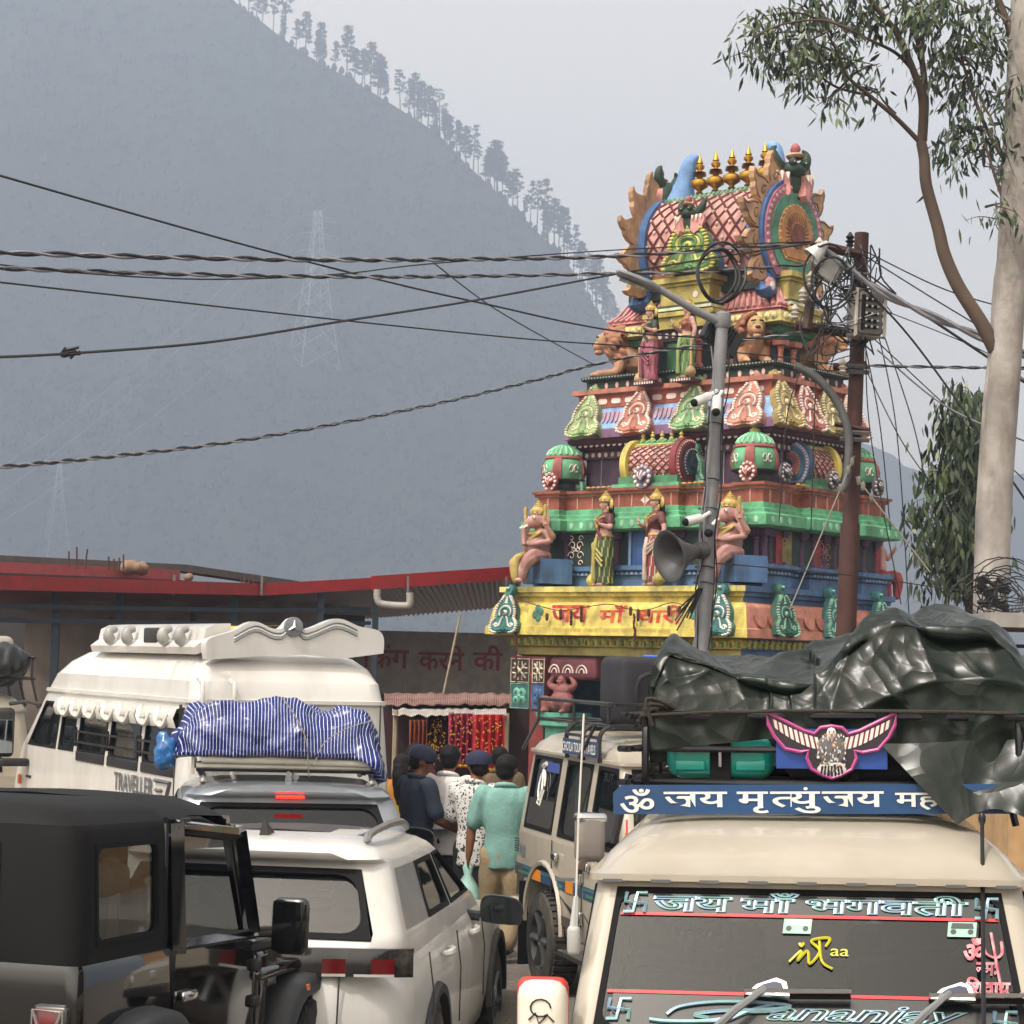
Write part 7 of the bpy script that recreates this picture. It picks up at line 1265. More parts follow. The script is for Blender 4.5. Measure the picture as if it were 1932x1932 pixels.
mb = MB(); mb.M = FM; mb.rbox((0.1, -.05, 2.30), (1.5, .95, .2), .07); tag(mb.build('mattress', [mat('mattress_grey', '#9b9488', rough=.8, bump=.3)], smooth=50), 'pale mattress lying on the roof rack at the left edge', 'luggage')
mb = MB(); mb.M = FM; mb.ell((-.55, -.4, 2.14), (.35, .3, .2), 12, 8); mb.ell((-.2, -.45, 2.10), (.3, .25, .16), 12, 8); tag(fuse(mb, 'black_bundle', mat('black_tarp', '#17181a', rough=.35), None, .03, 2, .05, 5), 'black plastic bundle beside the pale mattress on the rack', 'luggage')
# ================================================================== luggage and bundles
_cr = random.Random(77); CR = [(Vector((_cr.gauss(0, 1), _cr.gauss(0, 1), _cr.gauss(0, 1))).normalized(), f_, a_) for f_, a_ in ((.36, .50), (.5, .42), (.74, .32), (1.1, .22), (1.6, .12), (2.6, .05))]
def tarp_sheet(name, Mx, prof_fn, nu, nv, m, fold, seed, thick=True):
    """draped sheet: prof_fn(u, v) -> base point; crumpled along ridges of noise"""
    mb = MB(); V = []
    for j in range(nv + 1):
        for i in range(nu + 1):
            p = prof_fn(i / nu, j / nv); V.append(p)
    def nr(i, j):
        a = V[j * (nu + 1) + min(i + 1, nu)] - V[j * (nu + 1) + max(i - 1, 0)]; b = V[min(j + 1, nv) * (nu + 1) + i] - V[max(j - 1, 0) * (nu + 1) + i]; n = a.cross(b); return n.normalized() if n.length > 1e-9 else Vector((0, 0, 1))
    W = []
    for j in range(nv + 1):
        for i in range(nu + 1):
            p = V[j * (nu + 1) + i]; q = p * 3.4 + Vector((seed, 0, 0)); k = 0
            wq = q + Vector((noise.noise(q * .5 + Vector((9, 0, 0))), noise.noise(q * .5 + Vector((0, 7, 0))), noise.noise(q * .5))) * .7
            for d, f, am in CR: t_ = wq.dot(d) * f + seed; t_ = abs(t_ - math.floor(t_) - .5) * 2; k += am * (.35 * t_ + .65 * t_ ** 5)
            k = k * (.55 + .9 * abs(noise.noise(q * .6 + Vector((4, 4, 4))))) + noise.noise(q * 7) * .02 + (1 - abs(noise.noise(wq * 1.3)) * 2.5) * .10
            W.append(p + nr(i, j) * (fold * (k - .5)))
    mb.add([Mx @ p for p in W], [(j * (nu + 1) + i, j * (nu + 1) + i + 1, (j + 1) * (nu + 1) + i + 1, (j + 1) * (nu + 1) + i) for j in range(nv) for i in range(nu)])
    return mb
TARP = mat('dark_green_tarpaulin', '#121a14', rough=.30, var=.2, vscale=3, spec=.32, bump=.06, bscale=16, dirt=.15, dirtcol='#3f453e')
def crinkle(m, scale, strength, dist=.03):
    """sharp folds of crumpled sheet: warped cell edges as bump"""
    n = m.node_tree.nodes; L = m.node_tree.links; b = n['Principled BSDF']; tc = n.new('ShaderNodeTexCoord'); nz = n.new('ShaderNodeTexNoise'); nz.inputs['Scale'].default_value = scale * .5; L.new(tc.outputs['Object'], nz.inputs[0])
    mx = n.new('ShaderNodeVectorMath'); mx.operation = 'MULTIPLY_ADD'; mx.inputs[1].default_value = (.35, .35, .35); L.new(nz.outputs['Color'], mx.inputs[0]); L.new(tc.outputs['Object'], mx.inputs[2]); prev = None
    for k, (sc, st) in enumerate(((1, 1), (2.6, .5))):
        v = n.new('ShaderNodeTexVoronoi'); v.feature = 'F1'; v.inputs['Scale'].default_value = scale * sc; L.new(mx.outputs[0], v.inputs[0]); bp = n.new('ShaderNodeBump'); bp.inputs['Strength'].default_value = strength * st; bp.inputs['Distance'].default_value = dist / sc; L.new(v.outputs['Distance'], bp.inputs['Height'])
        if prev: L.new(prev.outputs[0], bp.inputs['Normal'])
        prev = bp
    L.new(prev.outputs[0], b.inputs['Normal'])
crinkle(TARP, 4.5, .55, .06)
TL2 = Matrix.Translation((0, .08, 0)); JR = JM @ TL2
def tarp_pt(u, v):
    """u: across the jeep from image left (0) to right (1); v: front hem (0) over the top to the back hem (1)"""
    y = -.60 + 1.32 * u
    top = 2.30 + .10 * max(0, 1 - u * 5) + .02 * math.sin(u * 9)
    if u > .42: t = min(1, (u - .42) / .22); top = 2.325 + .165 * t * t * (3 - 2 * t)
    if u > .80: t = (u - .80) / .20; top -= .36 * t ** 2.4
    if u < .05: top -= .12 * (1 - u / .05) ** 2
    zb = 2.02 if u < .35 else 2.06
    fx = .93; bx = -.85
    if v < .42: t = v / .42; s = t * t * (3 - 2 * t); return Vector((fx - .10 * math.sin(t * math.pi / 2) ** 3 - (.05 * (1 - t) if u < .3 else 0), y, zb + (top - zb) * (1 - (1 - t) ** 1.6)))
    if v < .85: t = (v - .42) / .43; return Vector((fx - .10 - t * (fx - .10 - bx - .15), y, top + .06 * math.sin(math.pi * t) + .03 * math.sin(u * 14 + t * 5)))
    t = (v - .85) / .15; return Vector((bx + .15 - .15 * math.sin(t * math.pi / 2), y, top - (top - 2.0) * t))
def tp_end(u, v): return tarp_pt(u, v)
mb = tarp_sheet('tarp', JR, tarp_pt, 230, 190, TARP, .085, 3.0)
def side_pt(s):
    def f(u, v):
        p = tarp_pt(0 if s < 0 else 1, .02 + .96 * v); c_ = Vector((p.x, p.y, 1.99)); return p.lerp(c_, u)
    return f
mb.merge(tarp_sheet('a', JR, side_pt(-1), 24, 90, TARP, .03, 5)); mb.merge(tarp_sheet('a', JR, side_pt(1), 24, 90, TARP, .03, 6))
def flap(u, v):
    a = Vector((1.02, .16 + .52 * v, 2.10 + .02 * v)); b = Vector((1.13, .40 + .24 * v, 1.85 + .05 * math.sin(v * 3))); p = a.lerp(b, u); p.x += .03 * math.sin(v * 6 + u * 3); return p
mb.merge(tarp_sheet('a', JR, flap, 40, 40, TARP, .03, 8)); 
def low(u, v): return Vector((.99 + .02 * math.sin(u * 17), -.60 + .60 * u, 2.20 - (.13 - .06 * u) * v))
mb.merge(tarp_sheet('a', JR, low, 50, 14, TARP, .03, 12)); 
def low2(u, v): return Vector((.99 + .02 * math.sin(u * 19), .13 + .5 * u, 2.20 - (.10 + .10 * u) * v))
mb.merge(tarp_sheet('a', JR, low2, 50, 16, TARP, .035, 14))
tag(mb.build('tarpaulin_load', [TARP], smooth=180), 'big crumpled dark green tarpaulin over the load on the lettered jeep', 'tarpaulin')
mb = MB(); mb.M = JR
for pts in ([(1.02, -.62, 2.185), (1.03, -.30, 2.20), (1.03, .1, 2.205), (1.02, .6, 2.20)],): mb.tube(spline(pts, 6), .006, 6)
for k in range(3): mb.tube(spline([(.98 + .02 * k, -.64 + .03 * k, 2.15), (1.02, -.60, 2.20 + .02 * k), (.99, -.55 + .02 * k, 2.21), (.97, -.60, 2.17 + .015 * k), (1.01, -.63, 2.16)], 4), .008, 6)
tag(mb.build('rope', [mat('hemp_rope', '#2b261f', rough=.9, bump=.4, bscale=120)], smooth=60), 'knotted rope tying the green tarpaulin to the rack corner', 'rope')
def suitcase(name, label, M, dims, m, extra=None, kind='hard'):
    r = empty(name, label=label, cat='suitcase'); r.matrix_world = M; mb = MB(); mb.rbox((0, 0, dims[2] / 2), dims, .05); mb.build('shell', [m], r, smooth=50); return r
tm = mat('teal_plastic', '#1a9484', rough=.3, var=.08, coat=.3)
S1 = suitcase('suitcase', 'teal hard suitcase with black strap under the tarpaulin', JR @ Matrix.Translation((.80, -.36, 1.975)), (.30, .36, .15), tm)
mb = MB(); [mb.rbox((.151, y, .045), (.012, .10, .035), .01) for y in (-.10, .10)]; [mb.rbox((.151, y, .10), (.012, .10, .02), .008) for y in (-.10, .10)]; mb.build('shell_ribs', [tm], S1, smooth=50); mb = MB(); mb.box((.153, .0, .075), (.012, .07, .152)); mb.build('strap', [RUB], S1); mb = MB(); mb.rbox((.164, .0, .075), (.01, .012, .07), .004); mb.build('zip_pull', [CHR], S1)
S3 = suitcase('suitcase', 'black fabric suitcase lying beside the teal one inside the rack', JR @ Matrix.Translation((.70, .10, 1.975)), (.5, .5, .14), mat('black_fabric', '#131317', rough=.85))
BK = mat('dark_canvas', '#1c1c22', rough=.8, var=.15, bump=.2, bscale=90)
S2 = suitcase('suitcase', 'dark soft suitcase with blue zip band standing on the tour jeep rack', KM @ Matrix.Translation((.75, -.30, 1.95)) @ Matrix.Scale(1.12, 4) @ Matrix.Rotation(.1, 4, 'Z'), (.36, .40, .42), BK)
mb = MB()
for y in (.10, .135): mb.tube([(x, y, z) for x, z in rrect(.182, .212, .05, 3)], .013, 5, closed=True)
o = mb.build('blue_zip_band', [mat('blue_webbing', '#2f56b8', rough=.6)], S2, smooth=50, loc=(0, 0, .21))
mb = MB(); mb.tube(spline([(.17, -.10, .10), (.20, -.10, .26), (.21, -.05, .31), (.20, .02, .32)], 4), .014, 6); mb.build('carry_handle', [BK], S2, smooth=50)
# blue striped bundle on the silver suv
def stripe_mat():
    m = bpy.data.materials.new('blue_striped_sheet'); m.use_nodes = True; n = m.node_tree.nodes; L = m.node_tree.links; b = n['Principled BSDF']
    uv = n.new('ShaderNodeUVMap'); uv.uv_map = 'sheet'; sp = n.new('ShaderNodeSeparateXYZ'); L.new(uv.outputs[0], sp.inputs[0])
    mu = n.new('ShaderNodeMath'); mu.operation = 'MULTIPLY'; mu.inputs[1].default_value = 62; L.new(sp.outputs[0], mu.inputs[0])
    fr = n.new('ShaderNodeMath'); fr.operation = 'FRACT'; L.new(mu.outputs[0], fr.inputs[0]); gt_ = n.new('ShaderNodeMath'); gt_.operation = 'LESS_THAN'; gt_.inputs[1].default_value = .18; L.new(fr.outputs[0], gt_.inputs[0])
    mx = n.new('ShaderNodeMix'); mx.data_type = 'RGBA'; mx.inputs[6].default_value = hexc('#101c5e'); mx.inputs[7].default_value = hexc('#b9bfd0'); L.new(gt_.outputs[0], mx.inputs[0]); L.new(mx.outputs[2], b.inputs['Base Color'])
    b.inputs['Roughness'].default_value = .3; b.inputs['Specular IOR Level'].default_value = .4; return m
def bundle_pt(u, v):
    a = u * 2 - 1; w_ = (1 - abs(a) ** 5) ** .35 if abs(a) < 1 else 0
    hump = 1 + .16 * math.exp(-((a + .05) / .25) ** 2) - .14 * math.exp(-((a - .45) / .18) ** 2) + .06 * math.exp(-((a + .55) / .2) ** 2)
    H = .43 * hump * w_; D = .42 * (.55 + .45 * w_); t = -math.pi * .02 + math.pi * 1.04 * v
    x = -.02 - D * math.copysign(abs(math.cos(t)) ** .7, math.cos(t)); z = H * abs(math.sin(t)) ** .62
    drop = .18 * max(0, (a - .72) / .28) ** 1.5 * max(0, 1 - v * 3)
    return Vector((x, -a * .68 + .06, 1.775 + z - drop))
mb = tarp_sheet('b', SM, bundle_pt, 150, 90, None, .13, 21); sm_ = stripe_mat(); crinkle(sm_, 5, .5, .06); o = mb.build('striped_bundle', [sm_], smooth=180)
ul = o.data.uv_layers.new(name='sheet')
for p in o.data.polygons:
    for li, vi in zip(p.loop_indices, p.vertices): ul.data[li].uv = ((vi % 151) / 150, (vi // 151) / 90)
tag(o, 'luggage bundle wrapped in a blue sheet with white stripes on the silver suv roof', 'luggage')
mb = MB(); mb.M = SM; mb.tube(spline([(-.35, .05, 2.25), (-.43, -.04, 2.1), (-.47, -.10, 1.95), (-.45, -.12, 1.78), (-.42, -.13, 1.66)], 5), .005, 4); mb.tube(spline([(-.32, -.55, 2.1), (-.42, -.36, 2.03), (-.46, -.22, 1.92), (-.46, -.16, 1.75)], 5), .004, 4); tag(mb.build('string', [mat('grey_string', '#7c7a70', rough=.9)]), 'thin string tied over the blue striped bundle', 'string')
mb = MB(); mb.M = SM @ Matrix.Translation((-.15, .80, 1.80)); mb.ell((0, 0, 0), (.1, .08, .13), 10, 7); mb.ell((0, .02, .10), (.06, .05, .08), 8, 6)
tag(fuse(mb, 'plastic_bag', mat('blue_polythene', '#2468a8', rough=.2, coat=.5, trans=.25), None, .018, 1, .03, 14), 'bright blue plastic bag hanging off the left end of the striped bundle', 'bag')
# ================================================================== people (2 m tall unit figure scaled to H), facing -y
HAIR = mat('black_hair', '#0a0807', rough=.75, var=.2, spec=.25, bump=.2, bscale=60)
def skin(n, c): return mat('skin_' + n, c, rough=.55, var=.08, spec=.4)
def person(label, u, Y, H, rz, sk, top_m, leg_m, pose=None, hair='short', cap=None, sleeve=.55, shoes=None, headyaw=0, headpitch=0, shirt_len=0, female=False, v=None, group=None):
    pose = pose or {}; loc = P(u, 1700, Y); r0 = empty('person', (loc.x, loc.y, pose.get('z', 0)), rz, label, 'person', group); r0.scale = (H,) * 3
    g = lambda k, d: pose.get(k, d)
    k = MB(); M1 = None; ln = g('lean', 0.0); nk = Vector((0, .012 - ln * .9, .835)); hc = Vector((0, -.012 - ln * 1.1, .915))
    limb(k, [nk - Vector((0, 0, .03)), hc - Vector((0, -.012, .05))], [.034, .033]); M1 = head(k, hc, .068, headyaw, headpitch)
    limb(k, [(0, 0, .52), (0, -.005 - ln * .3, .62), (0, .005 - ln * .6, .74), nk - Vector((0, 0, .02))], [.07, .062, .066, .045])
    arms = {}
    for s, nm in ((-1, 'armR'), (1, 'armL')):
        sh = Vector((s * .106, .012 - ln * .75, .795)); el = Vector(g(nm, [(s * .15, .02, .62), (s * .155, -.04, .48)])[0]); wr = Vector(g(nm, [(s * .15, .02, .62), (s * .155, -.04, .48)])[1]); arms[s] = (sh, el, wr)
        limb(k, [sh, sh.lerp(el, .5), el, el.lerp(wr, .45), wr], [.034, .031, .026, .025, .017]); d = (wr - el).normalized(); hand(k, wr, d + Vector((0, -.2, 0)), (0, -1, 0) if abs(d.z) > .6 else (0, 0, 1), .085, g('curl', .5))
    legs = {}
    for s, nm in ((-1, 'legR'), (1, 'legL')):
        hp = Vector((s * .05, 0, .50)); kn, an = g(nm, [(s * .055, -.012, .275), (s * .055, .012, .045)]); kn, an = Vector(kn), Vector(an); legs[s] = (hp, kn, an)
        limb(k, [hp, hp.lerp(kn, .5), kn, kn.lerp(an, .4), an], [.07, .058, .042, .038, .026])
    bo = fuse(k, 'body', [sk], r0, .0105, 2)
    face_paint(r0, M1, .068, S_W, S_K, mat('lips', '#5b2f2a', rough=.5))
    t = MB(); low = .46 - shirt_len
    L = []
    for z, a, b, yo in ((low, .102, .080, .0), (.52, .102, .082, 0), (.60, .097, .076, -.004 - ln * .3), (.70, .108, .08, -ln * .55), (.77, .112, .074, .006 - ln * .7), (.815, .085, .06, .010 - ln * .8), (.835, .045, .045, .012 - ln * .85)): L.append([Vector((a * math.copysign(abs(math.cos(q)) ** .85, math.cos(q)), yo + b * math.copysign(abs(math.sin(q)) ** .85, math.sin(q)), z)) for q in [2 * math.pi * i / 20 for i in range(20)]])
    t.loft(L, cap=True)
    for s in (-1, 1):
        sh, el, wr = arms[s]; e = sh.lerp(el, min(1, sleeve * 1.5)) if sleeve < .66 else el; pts = [sh, sh.lerp(e, .5), e] + ([el.lerp(wr, .9)] if sleeve > .9 else []); limb(t, pts, [.05, .046, .045, .035][:len(pts)])
    sh_o = fuse(t, 'shirt', [top_m], r0, .0105, 2, .0045, 16)
    cl = MB(); cl.tube([(.047 * math.cos(a), .010 - ln * .85 + .047 * math.sin(a), .835 + .012 * math.sin(a)) for a in [2 * math.pi * i / 16 for i in range(16)]], .012, 6, closed=True); cl.build('collar', [top_m], r0, smooth=60)
    if leg_m:
        p = MB(); p.loft([[Vector((a * math.cos(q), b * math.sin(q), z)) for q in [2 * math.pi * i / 18 for i in range(18)]] for z, a, b in ((.44, .098, .078), (.50, .102, .082), (.555, .098, .076))], cap=True)
        for s in (-1, 1):
            hp, kn, an = legs[s]; limb(p, [hp, hp.lerp(kn, .5), kn, kn.lerp(an, .5), kn.lerp(an, .96)], [.074, .068, .056, .053, .048])
        fuse(p, 'trousers', [leg_m], r0, .0105, 2, .006, 12)
    f = MB()
    for s in (-1, 1):
        an = legs[s][2]; f.ell((an.x, an.y - .035, an.z - .022), (.034, .078, .026), 10, 6); f.ell((an.x, an.y - .06, an.z - .03), (.036, .05, .016), 8, 5)
    f.build('shoes', [shoes or mat('dark_shoes', '#1c1714', rough=.6)], r0, smooth=60)
    h = MB(); h.M = M1; R = .068
    if hair == 'short': h.ell((0, .1 * R, .30 * R), (.82 * R, 1.0 * R, .84 * R), 14, 9); h.ell((0, .42 * R, -.18 * R), (.70 * R, .62 * R, .58 * R), 12, 7)
    else: h.ell((0, .1 * R, .28 * R), (.84 * R, 1.0 * R, .84 * R), 14, 9); h.tube([(0, .8 * R, .1 * R), (0, 1.05 * R, -.8 * R), (0, .95 * R, -2.6 * R), (0, .9 * R, -4.2 * R)], [.7 * R, .75 * R, .6 * R, .25 * R], 10)
    ho = fuse(h, 'hair', [HAIR], r0, .009, 1, .003, 50)
    if cap:
        c = MB(); c.M = M1; c.lathe([(.98 * R, .14 * R), (1.0 * R, .42 * R), (.94 * R, .78 * R), (.7 * R, 1.08 * R), (.35 * R, 1.22 * R), (.02, 1.25 * R)], (0, .1 * R, 0), 18, sy=1.12)
        sg = -1 if cap[1] == 'front' else 1; c.loft([[Vector((x * R, sg * y * R + .1 * R, z * R)) for x, y, z in ((-.78, .85, .22), (-.6, 1.5, .12), (0, 1.9, .10), (.6, 1.5, .12), (.78, .85, .22))], [Vector((x * R, sg * y * R + .1 * R, z * R)) for x, y, z in ((-.78, .85, .30), (-.6, 1.5, .17), (0, 1.9, .14), (.6, 1.5, .17), (.78, .85, .30))]], closed=False, cap=False); c.ell((0, .1 * R, 1.26 * R), .07 * R, 6, 4); c.build('cap', [cap[0]], r0, smooth=60)
    return r0
PI = math.pi
def floral():
    m = bpy.data.materials.new('white_shirt_dark_floral_print'); m.use_nodes = True; n = m.node_tree.nodes; L = m.node_tree.links; b = n['Principled BSDF']; tc = n.new('ShaderNodeTexCoord')
    v = n.new('ShaderNodeTexVoronoi'); v.inputs['Scale'].default_value = 72; L.new(tc.outputs['Object'], v.inputs[0]); z = n.new('ShaderNodeTexNoise'); z.inputs['Scale'].default_value = 80; L.new(tc.outputs['Object'], z.inputs[0])
    a = n.new('ShaderNodeMath'); a.operation = 'ADD'; L.new(v.outputs['Distance'], a.inputs[0]); L.new(z.outputs[0], a.inputs[1]); c = n.new('ShaderNodeMath'); c.operation = 'LESS_THAN'; c.inputs[1].default_value = .88; L.new(a.outputs[0], c.inputs[0])
    mx = n.new('ShaderNodeMix'); mx.data_type = 'RGBA'; mx.inputs[6].default_value = hexc('#bfbdb8'); mx.inputs[7].default_value = hexc('#34343c'); L.new(c.outputs[0], mx.inputs[0]); L.new(mx.outputs[2], b.inputs['Base Color']); b.inputs['Roughness'].default_value = .85; return m
cloth = lambda n, c, **k: mat(n, c, rough=.88, bump=.25, bscale=70, **k)
TEALP = person('man in pale teal polo and khaki cargo trousers seen from behind, carrying a plastic bag', 949, 17.5, 1.74, PI - .15, skin('a', '#6d442f'), cloth('pale_teal_cotton', '#6d958d'), cloth('khaki_cotton', '#8f7c5f'), dict(armR=[(.0, 0, 0), (0, 0, 0)], armL=[(.165, -.015, .63), (.175, .0, .49)], legL=[(.07, -.03, .28), (.065, .03, .045)], legR=[(-.06, .005, .275), (-.035, .13, .085)]) | dict(armR=[(-.15, .0, .62), (-.15, -.06, .49)]), shirt_len=.02, headyaw=-.1)
tm = Matrix.Translation(TEALP.location) @ Matrix.Rotation(PI - .15, 4, 'Z') @ Matrix.Scale(1.74, 4)
b = tm @ Vector((.178, -.005, .40)); mb = MB(); mb.M = Matrix.Translation(b); mb.loft([[Vector((rx * math.cos(t) * (1 + .12 * math.sin(5 * t)), ry * math.sin(t) * (1 + .1 * math.cos(4 * t)), z)) for t in [2 * PI * i / 18 for i in range(18)]] for z, rx, ry in ((-.30, .09, .06), (-.28, .13, .09), (-.18, .125, .09), (-.08, .075, .055), (0, .03, .025), (.06, .045, .02), (.10, .02, .012))], cap=True)
o = mb.build('plastic_bag', [mat('aqua_polythene', '#a9d6cb', rough=.35, trans=.25, var=.12, bump=.4, bscale=20)], smooth=180); tag(o, 'pale aqua plastic bag hanging from the hand of the man in teal', 'bag')
person('man in navy cap and navy shirt looking right at papers in his hand', 779, 18.5, 1.74, PI - .95, skin('b', '#6b412c'), cloth('navy_cotton', '#1d2737'), cloth('navy_denim', '#1a1f2c'), dict(armR=[(-.15, -.04, .63), (-.12, -.2, .56)], armL=[(.15, -.05, .62), (.09, -.2, .55)], lean=.02), cap=(cloth('navy_cap', '#161c33'), 'front'), headyaw=-.45, headpitch=.25, shirt_len=.04)
mb = MB(); b = P(830, 1560, 18.5); mb.box(b, (.2, .14, .006), rx=.2); tag(mb.build('papers', [mat('white_paper', '#c9c7c1', rough=.8)]), 'small white papers held by the man in the navy shirt', 'paper')
person('man in plain white t-shirt with short black hair seen from behind', 840, 18.7, 1.76, PI - .35, skin('c', '#8a5a40'), cloth('white_cotton', '#c3bfbd'), cloth('dark_jeans', '#191b22'), headyaw=.2, shirt_len=.03)
person('man in navy cap and white shirt with dark floral print seen from behind', 893, 18.2, 1.72, PI - .55, skin('d', '#7a4c34'), floral(), cloth('black_trousers', '#121214'), dict(armL=[(.15, -.03, .63), (.1, -.16, .58)]), cap=(cloth('navy_cap2', '#171d38'), 'back'), headyaw=.9, headpitch=.1, shirt_len=.05)
person('long haired woman in orange and yellow partly hidden by the white van', 750, 20.5, 1.58, PI - .1, skin('e', '#7d5038'), cloth('yellow_cotton', '#a8922f', col2='#b5562a', vscale=4), cloth('orange_cotton', '#b5532a'), hair='long', shirt_len=.12)
person('dark haired person in brown shirt glimpsed between the patterned shirt and the teal polo', 936, 21.0, 1.66, PI, skin('f', '#6b432e'), cloth('brown_cotton', '#5b4a39'), cloth('grey_trousers', '#3a3733'))
person('person in dark red top standing under the stall beside the van', 775, 22.5, 1.62, PI - .4, skin('g', '#6b432e'), cloth('maroon_cotton', '#4e1b20'), cloth('green_salwar', '#44692f'), hair='long', shirt_len=.1)
# driver of the lettered jeep
dr = person('driver in grey shirt dimly seen behind the jeep windscreen', 1400, 8.0, 1.7, 0, skin('h', '#5d3a28'), cloth('grey_shirt', '#5d6668'), cloth('grey_trousers', '#3a3733'), dict(armR=[(-.16, -.09, .66), (-.1, -.24, .66)], armL=[(.16, -.09, .66), (.1, -.24, .66)], legR=[(-.06, -.24, .47), (-.06, -.30, .24)], legL=[(.06, -.24, .47), (.06, -.30, .24)]))
dr.matrix_world = JM @ Matrix.Translation((.88, -.36, .0)) @ Matrix.Rotation(PI / 2, 4, 'Z') @ Matrix.Scale(1.6, 4)
# ================================================================== shed, stalls, poles, trees, cables
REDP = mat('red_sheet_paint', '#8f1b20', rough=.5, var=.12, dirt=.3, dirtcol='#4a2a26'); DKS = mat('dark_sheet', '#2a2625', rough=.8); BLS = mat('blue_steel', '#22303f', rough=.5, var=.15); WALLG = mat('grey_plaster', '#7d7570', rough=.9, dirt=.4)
sh = empty('market_shed', label='long open market shed with red edged sheet roof on the left, behind the van', cat='shed')
def strip3(pts, h, th, m, name, par, dz=0):
    mb = MB()
    for a, b in zip(pts, pts[1:]):
        d = (b - a).normalized(); n = Vector((-d.y, d.x, 0)).normalized() * th; q = [a, b]
        vs = [p + o + Vector((0, 0, z)) for p in q for o in (Vector(), n) for z in (dz, dz - h)]; mb.add(vs, [(0, 1, 5, 4), (2, 6, 7, 3), (0, 4, 6, 2), (1, 3, 7, 5), (0, 2, 3, 1), (4, 5, 7, 6)])
    return mb.build(name, [m], par)
A, B_, C_, D_ = P(-220, 1078, 27), P(500, 1101, 36), P(703, 1090, 37.6), P(985, 1071, 39.6)
strip3([A, B_, C_], .21, .06, REDP, 'red_fascia', sh); strip3([C_ + Vector((0, -.05, .03)), D_ + Vector((0, -.05, .03))], .25, .06, REDP, 'red_fascia', sh)
for u, Y in ((330, 33.6), (495, 35.9), (770, 38), (955, 39.3)): p = P(u, 1105, Y); mb = MB(); mb.box(p + Vector((0, -.08, 0)), (.04, .04, .34)); mb.build('fascia_clip', [mat('clip_grey', '#5d5654', rough=.6)], sh)
mb = MB()
for a, b in ((A, B_), (B_, C_), (C_, D_)):
    back = Vector((0, 12, -.3)); n = 24; V = []
    for j in range(3):
        for i in range(n * 4 + 1): t = i / (n * 4); p = a.lerp(b, t) + back * (j / 2); V.append(p + Vector((0, .05, -.12 + .03 * math.sin(i * 1.57))))
    w_ = n * 4 + 1; mb.add(V, [(j * w_ + i, j * w_ + i + 1, (j + 1) * w_ + i + 1, (j + 1) * w_ + i) for j in range(2) for i in range(w_ - 1)])
mb.build('roof_sheets', [mat('shed_roof_sheet', '#5c2a28', rough=.5, var=.2, dirt=.4)], sh)
for u, Y in ((-60, 29.3), (95, 31), (215, 32.5), (365, 40.9), (435, 35.3), (600, 36.9), (705, 37.8)):
    p = P(u, 1200, Y); zt_ = P(u, 1118, Y).z; c = MB(); c.box((0, 0, zt_ / 2), (.11, .11, zt_)); o = c.build('steel_column', [BLS], sh); o.location = (p.x, p.y + .35, 0)
for v_, nm in ((1150, 'upper_beam'), (1176, 'lower_beam')): strip3([P(-200, v_ - 14, 28), P(500, v_ - 2, 36.3), P(700, v_ - 4, 38)], .07, .07, BLS, nm, sh)
for u0, u1, Y in ((50, 205, 31), (220, 360, 33), (370, 600, 36)):
    mb = MB(); a, b = P(u0, 1130, Y + 2.5), P(u1, 1130, Y + 2.5); mb.add([Vector((a.x, a.y, a.z)), Vector((b.x, b.y, a.z)), Vector((b.x, b.y, 1.2)), Vector((a.x, a.y, 1.2))], [(0, 1, 2, 3)]); mb.build('mesh_panel', [mat('wire_mesh_panel', '#6a5f57', rough=.8, var=.25, vscale=2)], sh)
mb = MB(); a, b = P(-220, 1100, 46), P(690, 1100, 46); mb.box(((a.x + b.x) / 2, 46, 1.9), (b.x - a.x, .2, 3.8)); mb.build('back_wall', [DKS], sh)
mb = MB(); a, b = P(545, 1140, 42), P(700, 1160, 42); mb.box(((a.x + b.x) / 2, 42, a.z - .1), (b.x - a.x, .1, .18)); mb.build('white_beam', [mat('dusty_white', '#a8a29a', rough=.8)], sh)
# lettered wall
a, b = P(655, 1188, 41.0), P(975, 1188, 41.0); wl = empty('lettered_wall', ((a.x + b.x) / 2, 41.0, 0), 0, 'grey plaster wall with maroon hindi lettering beside the temple gate', 'wall'); W_ = b.x - a.x
mb = MB(); mb.box((0, 0, a.z / 2), (W_, .2, a.z)); mb.build('plaster', [WALLG], wl); mb = MB(); mb.box((0, -.11, .9), (W_, .02, 1.8)); mb.build('maroon_dado', [mat('maroon_paint', '#5b1d20', rough=.8, dirt=.4)], wl)
mb = MB(); z0, z1 = P(800, 1262, 40.9).z, P(800, 1214, 40.9).z
def wt(s, u0, u1, za=z0, zb2=z1): x0, x1 = P(u0, 1240, 40.9).x - wl.location.x, P(u1, 1240, 40.9).x - wl.location.x; put_text(mb, text_geo(s, 1, .02), (x0, -.104, za), (1, 0, 0), (0, 0, 1), x1 - x0, zb2 - za, 0, .004)
wt('पा', 640, 676, z0, z1 - .06); wt('िकंग', 683, 772); wt('करने', 790, 876, z0 - .03, z1 - .02); wt('की', 893, 948); 
mb.tube([(P(u, v, 40.9).x - wl.location.x, -.112, P(u, v, 40.9).z) for u, v in ((712, 1226), (704, 1218), (712, 1211), (720, 1214))], .018, 4); mb.build('maroon_lettering', [mat('maroon_lettering', '#6b1a20', rough=.8, var=.2)], wl)
